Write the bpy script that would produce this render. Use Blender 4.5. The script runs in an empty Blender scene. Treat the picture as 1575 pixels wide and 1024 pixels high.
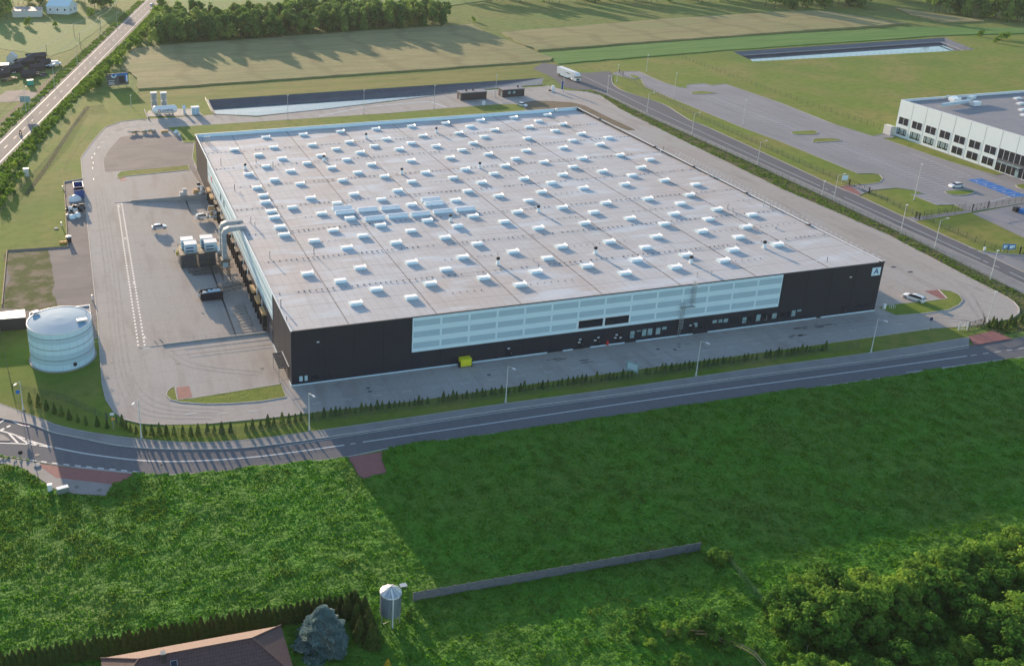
import bpy, math, random
from mathutils import Vector, Matrix, geometry
from mathutils import noise as mnoise
random.seed(7)
R = math.radians
scene = bpy.context.scene
C = scene.collection

# ------------------------------------------------------------------ camera
CAM = Vector((-35.6416, -169.2851, 99.9622)); YAW, PIT, ROL = 0.236924, 0.372081, -0.007768
FPX, PX, PY = 1540.375, 486.609, 357.552
SW, SH = 1575.0, 1024.0
_f = Vector((math.sin(YAW)*math.cos(PIT), math.cos(YAW)*math.cos(PIT), -math.sin(PIT)))
_r = Vector((math.cos(YAW), -math.sin(YAW), 0)); _u = _r.cross(_f)
RT = _r*math.cos(ROL) + _u*math.sin(ROL); UP = _u*math.cos(ROL) - _r*math.sin(ROL); FW = _f
cd = bpy.data.cameras.new('camera'); cam = bpy.data.objects.new('camera', cd); C.objects.link(cam)
cam.matrix_world = Matrix(((RT.x, UP.x, -FW.x, CAM.x), (RT.y, UP.y, -FW.y, CAM.y), (RT.z, UP.z, -FW.z, CAM.z), (0, 0, 0, 1)))
cd.sensor_fit = 'HORIZONTAL'; cd.sensor_width = 36; cd.lens = FPX/SW*36
cd.shift_x = (SW/2-PX)/SW; cd.shift_y = (PY-SH/2)/SW
cd.clip_start = 1; cd.clip_end = 6000
scene.camera = cam

def G(px, py, z=0.0):
    """where the line of sight through a pixel of the photograph meets the height z"""
    d = FW*FPX + RT*(px-PX) - UP*(py-PY)
    t = (z-CAM.z)/d.z
    return CAM + d*t
def PJ(p):
    d = Vector(p)-CAM; w = d.dot(FW)
    return PX+FPX*d.dot(RT)/w, PY-FPX*d.dot(UP)/w

# ------------------------------------------------------------------ light
SUN_EL, SUN_AZ = R(9.7), R(-7.5)          # azimuth from +Y towards +X
sdir = Vector((math.sin(SUN_AZ)*math.cos(SUN_EL), math.cos(SUN_AZ)*math.cos(SUN_EL), math.sin(SUN_EL)))
w = bpy.data.worlds.new('World'); scene.world = w; w.use_nodes = True
nt = w.node_tree; nt.nodes.clear()
sky = nt.nodes.new('ShaderNodeTexSky'); sky.sky_type = 'NISHITA'; sky.sun_disc = False
sky.sun_elevation = SUN_EL; sky.sun_rotation = SUN_AZ; sky.altitude = 200; sky.air_density = 1.0; sky.dust_density = 0.6; sky.ozone_density = 1.6
bg = nt.nodes.new('ShaderNodeBackground'); bg.inputs[1].default_value = 0.15
wo = nt.nodes.new('ShaderNodeOutputWorld')
nt.links.new(sky.outputs[0], bg.inputs[0]); nt.links.new(bg.outputs[0], wo.inputs[0])
ld = bpy.data.lights.new('sun', 'SUN'); ld.energy = 4.3; ld.angle = R(0.5); ld.color = (1.0, 0.76, 0.53)
lo = bpy.data.objects.new('sun', ld); C.objects.link(lo)
lo.rotation_mode = 'QUATERNION'; lo.rotation_quaternion = (-sdir).to_track_quat('-Z', 'Y')
scene.view_settings.view_transform = 'Standard'; scene.view_settings.look = 'None'
scene.view_settings.exposure = 1.08; scene.view_settings.gamma = 1.0; scene.view_settings.use_curve_mapping = False

# ------------------------------------------------------------------ materials
def mat(name, base, layers=(), rough=.85, bump=None, metallic=0.0, spec=.35, obj=False, coat=0, sss=0, rnd=0):
    m = bpy.data.materials.new(name); m.use_nodes = True; t = m.node_tree; n = t.nodes; L = t.links
    b = n['Principled BSDF']; b.inputs['Roughness'].default_value = rough; b.inputs['Metallic'].default_value = metallic
    b.inputs['Specular IOR Level'].default_value = spec
    if coat: b.inputs['Coat Weight'].default_value = coat; b.inputs['Coat Roughness'].default_value = .08
    if obj: co = n.new('ShaderNodeTexCoord').outputs['Object']
    else: co = n.new('ShaderNodeNewGeometry').outputs['Position']
    def tex(kind, sc, rot=0, detail=4):
        mp = n.new('ShaderNodeMapping'); L.new(co, mp.inputs[0]); mp.inputs['Rotation'].default_value = (0, 0, rot)
        mp.inputs['Scale'].default_value = sc if isinstance(sc, tuple) else (sc, sc, sc)
        if kind == 'noise':
            x = n.new('ShaderNodeTexNoise'); x.inputs['Scale'].default_value = 1; x.inputs['Detail'].default_value = detail; o = x.outputs[0]
        elif kind == 'wave':
            x = n.new('ShaderNodeTexWave'); x.inputs['Scale'].default_value = 1; x.inputs['Distortion'].default_value = 3; x.inputs['Detail'].default_value = 3; x.inputs['Detail Scale'].default_value = .6; o = x.outputs[1]
        elif kind == 'voro':
            x = n.new('ShaderNodeTexVoronoi'); x.inputs['Scale'].default_value = 1; o = x.outputs['Distance']
        elif kind == 'cell':
            x = n.new('ShaderNodeTexVoronoi'); x.inputs['Scale'].default_value = 1; x.distance = 'CHEBYCHEV'; x.inputs['Randomness'].default_value = 0.0
            s = n.new('ShaderNodeSeparateColor'); L.new(x.outputs['Color'], s.inputs[0]); o = s.outputs[0]
        elif kind == 'grid':
            x = n.new('ShaderNodeTexBrick'); x.offset = 0; x.squash = 1; x.inputs['Scale'].default_value = 1; x.inputs['Brick Width'].default_value = 1; x.inputs['Row Height'].default_value = 1
            x.inputs['Mortar Size'].default_value = .02; x.inputs['Mortar Smooth'].default_value = .3; o = x.outputs['Fac']
        L.new(mp.outputs[0], x.inputs['Vector'])
        return o, x
    cur = None
    for ly in layers:
        kind, sc, col, lo_, hi_, fac = ly[:6]; kw = ly[6] if len(ly) > 6 else {}
        o, x = tex(kind, sc, kw.get('rot', 0), kw.get('detail', 4))
        if kind == 'grid': x.inputs['Mortar Size'].default_value = kw.get('m', .02)
        mr = n.new('ShaderNodeMapRange'); L.new(o, mr.inputs[0]); mr.inputs[1].default_value = lo_; mr.inputs[2].default_value = hi_
        mr.inputs[3].default_value = 0; mr.inputs[4].default_value = fac
        mx = n.new('ShaderNodeMix'); mx.data_type = 'RGBA'; L.new(mr.outputs[0], mx.inputs[0])
        if cur is None: mx.inputs[6].default_value = (*base, 1)
        else: L.new(cur, mx.inputs[6])
        mx.inputs[7].default_value = (*col, 1); cur = mx.outputs[2]
    if rnd:
        oi = n.new('ShaderNodeObjectInfo'); hs = n.new('ShaderNodeHueSaturation')
        mr = n.new('ShaderNodeMapRange'); L.new(oi.outputs['Random'], mr.inputs[0]); mr.inputs[3].default_value = 1-rnd; mr.inputs[4].default_value = 1+rnd
        L.new(mr.outputs[0], hs.inputs['Value'])
        mr2 = n.new('ShaderNodeMapRange'); L.new(oi.outputs['Random'], mr2.inputs[0]); mr2.inputs[3].default_value = .5+rnd*.07; mr2.inputs[4].default_value = .5-rnd*.07
        L.new(mr2.outputs[0], hs.inputs['Hue'])
        if cur is None: hs.inputs['Color'].default_value = (*base, 1)
        else: L.new(cur, hs.inputs['Color'])
        cur = hs.outputs[0]
    if cur is None: b.inputs['Base Color'].default_value = (*base, 1)
    else: L.new(cur, b.inputs['Base Color'])
    if bump:
        o, x = tex(bump[0], bump[1], detail=bump[4] if len(bump) > 4 else 4)
        bn = n.new('ShaderNodeBump'); bn.inputs['Strength'].default_value = bump[2]; bn.inputs['Distance'].default_value = bump[3]
        L.new(o, bn.inputs['Height']); L.new(bn.outputs[0], b.inputs['Normal'])
    if sss:
        tr = n.new('ShaderNodeBsdfTranslucent'); ms = n.new('ShaderNodeMixShader'); ms.inputs[0].default_value = sss
        if cur is None: tr.inputs[0].default_value = (*base, 1)
        else: L.new(cur, tr.inputs[0])
        out = n['Material Output']; L.new(b.outputs[0], ms.inputs[1]); L.new(tr.outputs[0], ms.inputs[2]); L.new(ms.outputs[0], out.inputs[0])
    return m

MT = {}
MT['grass'] = mat('grass', (.15, .23, .05), [('noise', .03, (.21, .22, .06), .35, .7, .9), ('noise', .25, (.06, .11, .02), .45, .75, .7), ('noise', (1.2, 1.2, 1.2), (.05, .085, .015), .5, .8, .6)], bump=('noise', 1.5, .8, .4), rough=.95, spec=.15)
MT['lawn'] = mat('lawn', (.175, .24, .035), [('noise', .045, (.27, .24, .07), .42, .64, .85), ('noise', .02, (.11, .19, .025), .5, .68, .7), ('noise', .35, (.10, .17, .02), .45, .75, .75), ('noise', 2.5, (.10, .14, .02), .5, .8, .5)], bump=('noise', 2.5, .6, .2), rough=.95, spec=.15)
MT['dry'] = mat('dry_grass', (.27, .25, .08), [('noise', (.02, .1, .1), (.17, .22, .05), .4, .65, .9), ('noise', (.12, .6, .6), (.15, .14, .05), .45, .75, .7)], bump=('noise', (.5, 2, 2), .6, .3), rough=.95, spec=.1)
MT['meadow'] = mat('meadow', (.07, .22, .015), [('noise', .06, (.10, .19, .025), .4, .65, .8), ('noise', .5, (.045, .15, .012), .45, .7, .7), ('noise', 3, (.02, .06, .006), .5, .75, .6)], bump=('noise', 1.6, .9, .5, 6), rough=.9, spec=.2)
MT['blade'] = mat('grass_blade', (.115, .32, .018), [('noise', .08, (.16, .30, .03), .4, .65, .8), ('noise', .7, (.06, .19, .014), .4, .7, .8)], rough=.8, spec=.08, sss=.55)
MT['weed'] = mat('weed_blade', (.15, .28, .035), [('noise', .25, (.22, .27, .07), .5, .75, .6), ('noise', 1.0, (.10, .18, .025), .4, .7, .8)], rough=.8, spec=.1, sss=.5)
MT['wheat'] = mat('wheat', (.35, .31, .155), [('noise', (.012, .05, .05), (.25, .27, .12), .4, .7, .9), ('noise', (.05, .6, .5), (.22, .2, .10), .45, .7, .8), ('noise', (.8, 1.4, 1), (.2, .17, .08), .5, .8, .5), ('wave', (.01, .055, .05), (.2, .18, .09), .86, 1, .45)], bump=('noise', (.7, 1.6, 1), .7, .5), rough=.95, spec=.1)
MT['crop'] = mat('crop', (.10, .23, .05), [('noise', (.02, .25, .2), (.17, .27, .08), .4, .7, .9), ('noise', (.08, 1.2, 1), (.06, .15, .03), .45, .7, .7)], bump=('noise', (.5, 1.5, 1), .5, .3), rough=.95, spec=.12)
MT['field'] = mat('field', (.16, .25, .07), [('noise', .03, (.2, .24, .09), .4, .7, .8), ('noise', .4, (.1, .18, .045), .45, .7, .7)], bump=('noise', 1, .5, .3), rough=.95, spec=.12)
MT['paver'] = mat('paver', (.43, .39, .355), [('noise', .045, (.43, .41, .39), .4, .65, .8), ('noise', (.3, .06, .1), (.33, .285, .255), .5, .72, .7), ('noise', 1.3, (.33, .30, .28), .45, .8, .5), ('grid', (.33, .165, .2), (.24, .20, .175), 0, 1, .32, {'m': .016}), ('noise', .16, (.24, .20, .18), .64, .8, .6)], bump=('noise', 6, .25, .03), rough=.9, spec=.15)
MT['paver2'] = mat('paver_road', (.43, .41, .39), [('noise', .06, (.37, .345, .33), .4, .65, .8), ('noise', 1.3, (.35, .33, .31), .45, .8, .5), ('grid', (.25, .25, .2), (.24, .21, .19), 0, 1, .4, {'m': .012})], bump=('noise', 6, .25, .03), rough=.9, spec=.15)
MT['lot'] = mat('lot_paver', (.285, .28, .29), [('noise', .06, (.33, .315, .335), .4, .65, .8), ('noise', (.3, .05, .1), (.22, .21, .23), .5, .75, .6), ('noise', 1.5, (.2, .19, .2), .45, .8, .5)], bump=('noise', 6, .25, .03), rough=.9, spec=.15)
MT['asphalt'] = mat('asphalt', (.155, .155, .165), [('noise', .08, (.165, .165, .18), .4, .7, .7), ('noise', (.6, .04, .1), (.10, .10, .115), .5, .8, .4), ('noise', 2, (.10, .10, .112), .5, .8, .5)], bump=('noise', 12, .3, .02), rough=.85, spec=.12)
MT['asphalt_old'] = mat('asphalt_old', (.165, .165, .175), [('noise', (.5, .02, .1), (.20, .195, .20), .4, .7, .8, {'rot': .24}), ('noise', (.9, .15, .1), (.15, .14, .135), .6, .8, .8, {'rot': .24})], bump=('noise', 8, .3, .02), rough=.85, spec=.12)
MT['walk'] = mat('sidewalk', (.26, .255, .255), [('noise', .3, (.21, .205, .2), .4, .7, .8), ('grid', (.5, .5, .2), (.15, .14, .14), 0, 1, .4, {'m': .02})], rough=.75, bump=('noise', 8, .25, .02))
MT['gravel'] = mat('gravel', (.23, .20, .19), [('noise', .1, (.29, .25, .23), .4, .65, .8), ('noise', (.08, .35, .2), (.18, .17, .165), .45, .7, .7), ('noise', 3, (.12, .11, .10), .5, .8, .7)], bump=('noise', 3, .8, .12), rough=.9, spec=.2)
MT['dirt'] = mat('dirt', (.22, .165, .12), [('noise', .2, (.15, .13, .07), .4, .65, .8), ('noise', 3, (.12, .10, .08), .5, .8, .6)], bump=('noise', 3, .7, .12), rough=.95, spec=.15)
MT['red'] = mat('red_paver', (.30, .125, .115), [('noise', 1, (.24, .105, .10), .4, .7, .7)], rough=.8)
MT['kerb'] = mat('kerb_concrete', (.46, .44, .41), [('noise', 1, (.34, .32, .3), .4, .7, .7)], rough=.8)
MT['paint'] = mat('road_paint', (.58, .59, .59), [('noise', 3, (.5, .5, .5), .5, .75, .6)], rough=.6)
MT['paint_faint'] = mat('road_paint_worn', (.68, .68, .70), [('noise', 3, (.42, .42, .44), .4, .7, .7)], rough=.6)
MT['bluepaint'] = mat('blue_paint', (.02, .16, .50), [('noise', 1, (.03, .2, .55), .4, .7, .7)], rough=.6)
MT['liner'] = mat('pond_liner', (.10, .10, .115), [('noise', .2, (.14, .14, .15), .4, .7, .6)], rough=.45)
MT['concrete'] = mat('concrete', (.36, .35, .34), [('noise', .4, (.27, .26, .25), .4, .7, .7)], rough=.8, bump=('noise', 6, .3, .02))
MT['water'] = mat('water', (.06, .13, .15), [('noise', .08, (.03, .08, .10), .4, .7, .8)], rough=.06, spec=.9, bump=('noise', (.8, 1.6, 1), .08, .1))
MT['roof'] = mat('roof_membrane', (.53, .515, .51), [
    ('noise', (.035, .05, .05), (.57, .57, .58), .45, .62, .8), ('noise', (.05, .035, .05), (.52, .455, .42), .48, .66, .8),
    ('noise', (.18, .7, .3), (.46, .44, .43), .5, .75, .6), ('noise', (1.2, 3, 1), (.40, .38, .37), .55, .8, .35),
    ('grid', (.6, .18, .2), (.30, .28, .28), 0, 1, .55, {'m': .03}), ('noise', (.06, .22, .1), (.60, .64, .68), .53, .66, .75), ('noise', (.5, .05, .1), (.40, .36, .34), .56, .75, .45),
    ('noise', .14, (.33, .28, .25), .66, .8, .5)], bump=('noise', 1.2, .25, .08), rough=.78, spec=.28)
MT['roofgrey'] = mat('roof_grey', (.24, .24, .26), [('noise', .2, (.29, .28, .3), .4, .7, .8), ('noise', 1.2, (.18, .18, .2), .5, .8, .6)], rough=.75, bump=('noise', 2, .4, .1))
MT['white'] = mat('white_paint', (.80, .81, .82), [('noise', 1.5, (.68, .70, .72), .4, .75, .5)], rough=.45, obj=True)
MT['thicket'] = mat('thicket_leaf', (.15, .30, .04), [('noise', .9, (.21, .34, .05), .45, .65, .9), ('noise', .35, (.09, .21, .03), .4, .6, .8)], rough=.8, spec=.08, sss=.45, rnd=.3)
MT['stain'] = mat('stain', (.16, .15, .15), rough=.7)
MT['dome'] = mat('skylight_dome', (.88, .89, .90), [('noise', 2, (.8, .82, .84), .4, .75, .5)], rough=.3, obj=True)
MT['charcoal'] = mat('charcoal_panel', (.024, .026, .038), [('noise', .3, (.030, .031, .042), .4, .7, .8)], rough=.5, spec=.35)
MT['joint'] = mat('panel_joint', (.012, .012, .016), rough=.7)
MT['pale'] = mat('pale_panel', (.70, .86, .92), [('noise', .4, (.64, .80, .88), .4, .75, .6)], rough=.5)
MT['paleg'] = mat('grey_panel', (.44, .585, .66), [('noise', .4, (.40, .54, .62), .4, .75, .6)], rough=.5)
MT['offwall'] = mat('office_wall', (.72, .80, .82), [('noise', .4, (.65, .74, .77), .4, .75, .5)], rough=.6)
MT['glass'] = mat('window_glass', (.015, .02, .03), rough=.08, spec=.8)
MT['blind'] = mat('blind_glass', (.30, .42, .44), [('noise', .9, (.12, .18, .2), .5, .7, .8)], rough=.2, spec=.6)
MT['metal'] = mat('galvanised', (.55, .57, .58), [('noise', 2, (.42, .44, .45), .4, .7, .7)], rough=.4, metallic=.7, obj=True)
MT['pole'] = mat('pole_paint', (.62, .62, .60), rough=.5)
MT['dark'] = mat('dark_metal', (.03, .03, .035), rough=.5)
MT['black'] = mat('black_rubber', (.018, .018, .02), rough=.8)
MT['tan'] = mat('tan_curtain', (.62, .40, .19), [('noise', 2, (.5, .33, .17), .4, .7, .6)], rough=.8, obj=True)
MT['steel'] = mat('steel_frame', (.16, .15, .13), [('noise', 3, (.22, .17, .12), .45, .7, .7)], rough=.6, metallic=.3, obj=True)
MT['yellow'] = mat('yellow_paint', (.75, .70, .03), [('noise', 2, (.6, .55, .03), .4, .7, .5)], rough=.5, obj=True)
MT['hazard'] = mat('hazard_paint', (.72, .6, .04), [('wave', (3, 0, 3), (.02, .02, .02), .49, .51, 1)], rough=.6, obj=True)
MT['blue'] = mat('blue_tarp', (.03, .075, .26), [('noise', 2, (.05, .1, .32), .4, .7, .6)], rough=.6, obj=True)
MT['orange'] = mat('orange', (.75, .35, .08), rough=.6)
MT['redp'] = mat('red_paint', (.6, .05, .04), rough=.5)
MT['green'] = mat('green_paint', (.05, .38, .28), rough=.6)
MT['wood'] = mat('wood', (.42, .32, .2), [('noise', 3, (.3, .22, .13), .4, .7, .7)], rough=.85, obj=True)
MT['junk'] = mat('rusty_junk', (.12, .10, .10), [('noise', 1.2, (.45, .42, .40), .56, .62, .9), ('noise', .8, (.2, .10, .06), .5, .7, .7)], rough=.8, obj=True)
MT['tankw'] = mat('tank_panel', (.60, .79, .88), rough=.45)
MT['tankg'] = mat('tank_panel_grey', (.46, .63, .72), rough=.45)
MT['tankroof'] = mat('tank_roof', (.26, .42, .54), [('wave', (.0, .9, .0), (.40, .56, .68), .4, .6, .6)], rough=.75, spec=.15)
MT['tile'] = mat('roof_tile', (.125, .07, .068), [('grid', (2.6, 2.6, 2.6), (.06, .035, .035), 0, 1, .8, {'m': .08}), ('noise', 2, (.16, .09, .085), .4, .7, .5)], rough=.6, bump=('wave', (2.6, 0, 0), .5, .05))
MT['brown'] = mat('brown_panel', (.055, .045, .045), [('wave', (3, 0, 0), (.075, .06, .06), .4, .6, .6)], rough=.6, obj=True)
MT['plaster'] = mat('plaster', (.66, .64, .62), rough=.8, obj=True)
MT['carpaint'] = mat('car_white', (.80, .81, .83), rough=.3, coat=.6, obj=True)
MT['carsilver'] = mat('car_silver', (.50, .55, .62), rough=.3, metallic=.3, coat=.6, obj=True)
MT['leaf'] = mat('leaf', (.17, .29, .06), [('noise', .5, (.25, .36, .08), .45, .65, .8), ('noise', .18, (.10, .19, .05), .4, .6, .7)], rough=.75, spec=.12, sss=.45, rnd=.35)
MT['leafy'] = mat('leaf_bright', (.19, .33, .03), [('noise', .6, (.28, .38, .05), .45, .65, .8), ('noise', .3, (.09, .2, .025), .4, .6, .7)], rough=.7, spec=.12, sss=.45, rnd=.25)
MT['conifer'] = mat('conifer_leaf', (.08, .14, .03), [('noise', 2, (.09, .10, .025), .45, .65, .8)], rough=.85, spec=.15, sss=.2, rnd=.3)
MT['thuja'] = mat('thuja_leaf', (.055, .09, .016), [('noise', .6, (.075, .085, .02), .45, .65, .8)], rough=.85, spec=.15, sss=.2)
MT['tyre'] = mat('tyre_mark', (.355, .325, .30), [('noise', .5, (.40, .365, .335), .42, .55, 1)], rough=.9, spec=.1)
MT['wallc'] = mat('shaded_wall_concrete', (.155, .165, .19), [('noise', (1, 1, 4), (.10, .11, .13), .4, .7, .8)], rough=.9)  # darker, bluer concrete: the shade on the garden wall is in the colour
MT['silo'] = mat('silo_metal', (.19, .235, .28), [('noise', (3, 3, .6), (.14, .17, .21), .4, .7, .7)], rough=.5, metallic=.5, obj=True)
MT['ductm'] = mat('duct_shaded_grey', (.34, .38, .41), [('noise', 1, (.26, .30, .33), .4, .7, .7)], rough=.6, obj=True)  # white duct drawn grey, the shade on its sides put into the colour
MT['spruce'] = mat('spruce_leaf', (.20, .30, .28), [('noise', 1.2, (.09, .16, .16), .45, .65, .8)], rough=.8, spec=.2, sss=.2)
MT['golden'] = mat('golden_leaf', (.62, .42, .03), [('noise', 3, (.35, .30, .03), .45, .65, .8)], rough=.8, spec=.2, sss=.3)
MT['bark'] = mat('bark', (.10, .075, .055), rough=.95)
def mesh_wire():
    m = bpy.data.materials.new('wire_mesh'); m.use_nodes = True; t = m.node_tree; n = t.nodes; L = t.links
    b = n['Principled BSDF']; b.inputs['Base Color'].default_value = (.07, .12, .08, 1); b.inputs['Roughness'].default_value = .6
    co = n.new('ShaderNodeNewGeometry'); br = n.new('ShaderNodeTexBrick'); br.offset = 0
    sx = n.new('ShaderNodeSeparateXYZ'); cb = n.new('ShaderNodeCombineXYZ'); ad = n.new('ShaderNodeMath'); ad.operation = 'ADD'
    L.new(co.outputs['Position'], sx.inputs[0]); L.new(sx.outputs[0], ad.inputs[0]); L.new(sx.outputs[1], ad.inputs[1])
    L.new(ad.outputs[0], cb.inputs[0]); L.new(sx.outputs[2], cb.inputs[1])
    br.inputs['Scale'].default_value = 1; br.inputs['Brick Width'].default_value = .05; br.inputs['Row Height'].default_value = .2; br.inputs['Mortar Size'].default_value = .005; br.inputs['Mortar Smooth'].default_value = 0
    L.new(cb.outputs[0], br.inputs['Vector'])
    tr = n.new('ShaderNodeBsdfTransparent'); ms = n.new('ShaderNodeMixShader')
    L.new(br.outputs['Fac'], ms.inputs[0]); L.new(tr.outputs[0], ms.inputs[1]); L.new(b.outputs[0], ms.inputs[2]); L.new(ms.outputs[0], n['Material Output'].inputs[0])
    return m
MT['mesh'] = mesh_wire()

# ------------------------------------------------------------------ mesh helpers
class MB:
    def __init__(s): s.v = []; s.f = []; s.m = []; s.ms = []
    def mi(s, m):
        if m not in s.ms: s.ms.append(m)
        return s.ms.index(m)
    def add(s, vs, fs, m):
        o = len(s.v); i = s.mi(m); s.v += [tuple(v) for v in vs]
        for f in fs: s.f.append(tuple(o+k for k in f)); s.m.append(i)
        return s
    def box(s, c, d, m, rz=0, rx=0):
        x, y, z = d[0]/2, d[1]/2, d[2]/2; M = Matrix.Rotation(rz, 3, 'Z') @ Matrix.Rotation(rx, 3, 'X')
        vs = [Vector(c)+M @ Vector((a*x, b*y, e*z)) for a in (-1, 1) for b in (-1, 1) for e in (-1, 1)]
        return s.add(vs, [(0, 1, 3, 2), (4, 6, 7, 5), (0, 4, 5, 1), (2, 3, 7, 6), (0, 2, 6, 4), (1, 5, 7, 3)], m)
    def box0(s, x0, x1, y0, y1, z0, z1, m): return s.box(((x0+x1)/2, (y0+y1)/2, (z0+z1)/2), (x1-x0, y1-y0, z1-z0), m)
    def beam(s, a, b, w, h, m):
        a = Vector(a); b = Vector(b); d = (b-a); L_ = d.length; d.normalize()
        q = d.to_track_quat('X', 'Z').to_matrix(); vs = []
        for t in (0, L_):
            for y, z in ((-w/2, -h/2), (w/2, -h/2), (w/2, h/2), (-w/2, h/2)): vs.append(a+q @ Vector((t, y, z)))
        return s.add(vs, [(0, 3, 2, 1), (4, 5, 6, 7), (0, 1, 5, 4), (1, 2, 6, 5), (2, 3, 7, 6), (3, 0, 4, 7)], m)
    def tube(s, pts, r, m, n=6, r2=None):
        pts = [Vector(p) for p in pts]; k = len(pts); vs = []
        for i, p in enumerate(pts):
            d = (pts[min(i+1, k-1)]-pts[max(i-1, 0)]).normalized(); q = d.to_track_quat('Z', 'X').to_matrix()
            rr = r if r2 is None else r+(r2-r)*i/(k-1)
            for j in range(n): a = 2*math.pi*j/n; vs.append(p+q @ Vector((rr*math.cos(a), rr*math.sin(a), 0)))
        fs = [(i*n+j, i*n+(j+1) % n, (i+1)*n+(j+1) % n, (i+1)*n+j) for i in range(k-1) for j in range(n)]
        fs += [tuple(range(n-1, -1, -1)), tuple((k-1)*n+j for j in range(n))]
        return s.add(vs, fs, m)
    def lathe(s, prof, m, n=24, c=(0, 0, 0), arc=(0, 2*math.pi)):
        vs = []; c = Vector(c)
        for r, z in prof:
            for j in range(n): a = 2*math.pi*j/n; vs.append(c+Vector((r*math.cos(a), r*math.sin(a), z)))
        fs = [(i*n+j, i*n+(j+1) % n, (i+1)*n+(j+1) % n, (i+1)*n+j) for i in range(len(prof)-1) for j in range(n)]
        return s.add(vs, fs, m)
    def poly(s, pts, z, m):
        pts = [Vector((p[0], p[1], 0)) for p in pts]
        tr = geometry.tessellate_polygon([pts]); vs = [(p.x, p.y, z) for p in pts]; fs = []
        for a, b, c in tr:
            n_ = (pts[b]-pts[a]).cross(pts[c]-pts[a]).z
            fs.append((a, b, c) if n_ > 0 else (a, c, b))
        return s.add(vs, fs, m)
    def prism(s, pts, z0, z1, m, mside=None):
        s.poly(pts, z1, m); n = len(pts)
        ar = sum(pts[i][0]*pts[(i+1) % n][1]-pts[(i+1) % n][0]*pts[i][1] for i in range(n))
        vs = [(p[0], p[1], z0) for p in pts]+[(p[0], p[1], z1) for p in pts]
        fs = [((i, (i+1) % n, n+(i+1) % n, n+i) if ar > 0 else (i, n+i, n+(i+1) % n, (i+1) % n)) for i in range(n)]
        return s.add(vs, fs, mside or m)
    def ribbon(s, pts, w, z, m):
        pts = [Vector((p[0], p[1], 0)) for p in pts]; k = len(pts); vs = []
        for i, p in enumerate(pts):
            d = (pts[min(i+1, k-1)]-pts[max(i-1, 0)]); d.normalize(); nn = Vector((-d.y, d.x, 0))*w/2
            vs += [(p.x+nn.x, p.y+nn.y, z), (p.x-nn.x, p.y-nn.y, z)]
        return s.add(vs, [(2*i+1, 2*i+3, 2*i+2, 2*i) for i in range(k-1)], m)
    def kerb(s, pts, w, z0, z1, m):
        pts = [Vector((p[0], p[1], 0)) for p in pts]; k = len(pts); vs = []
        for i, p in enumerate(pts):
            d = (pts[min(i+1, k-1)]-pts[max(i-1, 0)]); d.normalize(); nn = Vector((-d.y, d.x, 0))*w/2
            for q, z in ((1, z0), (1, z1), (-1, z1), (-1, z0)): vs.append((p.x+q*nn.x, p.y+q*nn.y, z))
        fs = []
        for i in range(k-1):
            for j in range(3): fs.append((4*i+j, 4*i+4+j, 4*i+5+j, 4*i+1+j))
        fs += [(0, 1, 2, 3), (4*k-1, 4*k-2, 4*k-3, 4*k-4)]
        return s.add(vs, fs, m)
    def build(s, name, parent=None, loc=None, smooth=False):
        me = bpy.data.meshes.new(name); me.from_pydata(s.v, [], s.f)
        for m in s.ms: me.materials.append(MT[m])
        me.polygons.foreach_set('material_index', s.m)
        if smooth: me.polygons.foreach_set('use_smooth', [True]*len(me.polygons))
        me.update()
        o = bpy.data.objects.new(name, me); C.objects.link(o)
        if parent: o.parent = parent
        if loc is not None: o.location = loc
        return o

def thing(name, label, cat, loc=(0, 0, 0), rz=0, group=None):
    o = bpy.data.objects.new(name, None); C.objects.link(o); o.empty_display_size = .5
    o.location = loc; o.rotation_euler = (0, 0, rz); o['label'] = label; o['category'] = cat
    if group: o['group'] = group
    return o
def tag(o, label, cat, group=None):
    o['label'] = label; o['category'] = cat
    if group: o['group'] = group
    return o
def kids(o): return [c for c in bpy.data.objects if c.parent == o]
def dup(root, loc, rz=0, label=None, group=None, scale=None, tree=None):
    def cp(o, par):
        c = o.copy(); C.objects.link(c)
        if par: c.parent = par
        return c
    tree = tree if tree is not None else kids(root)
    r = cp(root, None); r.location = loc; r.rotation_euler = (0, 0, rz)
    if scale: r.scale = (scale[0], scale[0], scale[1]) if isinstance(scale, tuple) else (scale,)*3
    if label: r['label'] = label
    if group: r['group'] = group
    for ch in tree:
        c = cp(ch, r)
        for g in kids(ch): cp(g, c)
    return r
def struct(mb, name):
    o = mb.build(name); o['kind'] = 'structure'; return o
def smooth(pts, n=6, closed=False):
    pts = [Vector((p[0], p[1], 0)) for p in pts]; k = len(pts); out = []
    for i in range(k if closed else k-1):
        p0 = pts[(i-1) % k] if closed or i > 0 else pts[0]; p1 = pts[i]; p2 = pts[(i+1) % k]; p3 = pts[(i+2) % k] if closed or i+2 < k else pts[-1]
        for j in range(n):
            t = j/n; out.append(.5*((2*p1)+(p2-p0)*t+(2*p0-5*p1+4*p2-p3)*t*t+(3*p1-p0-3*p2+p3)*t**3))
    if not closed: out.append(pts[-1])
    return out
def GP(pts, z=0): return [G(x, y, z) for x, y in pts]
def jag(pts, step, amp, seed=0):
    out = []; n = len(pts)
    for i in range(n):
        a = Vector((pts[i][0], pts[i][1], 0)); b = Vector((pts[(i+1) % n][0], pts[(i+1) % n][1], 0)); k = max(1, int((b-a).length/step))
        for j in range(k):
            p = a.lerp(b, j/k); out.append(p+Vector((mnoise.noise((p.x*.15, p.y*.15, seed)), mnoise.noise((p.x*.15, p.y*.15, seed+9)), 0))*amp*2)
    return out
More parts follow.
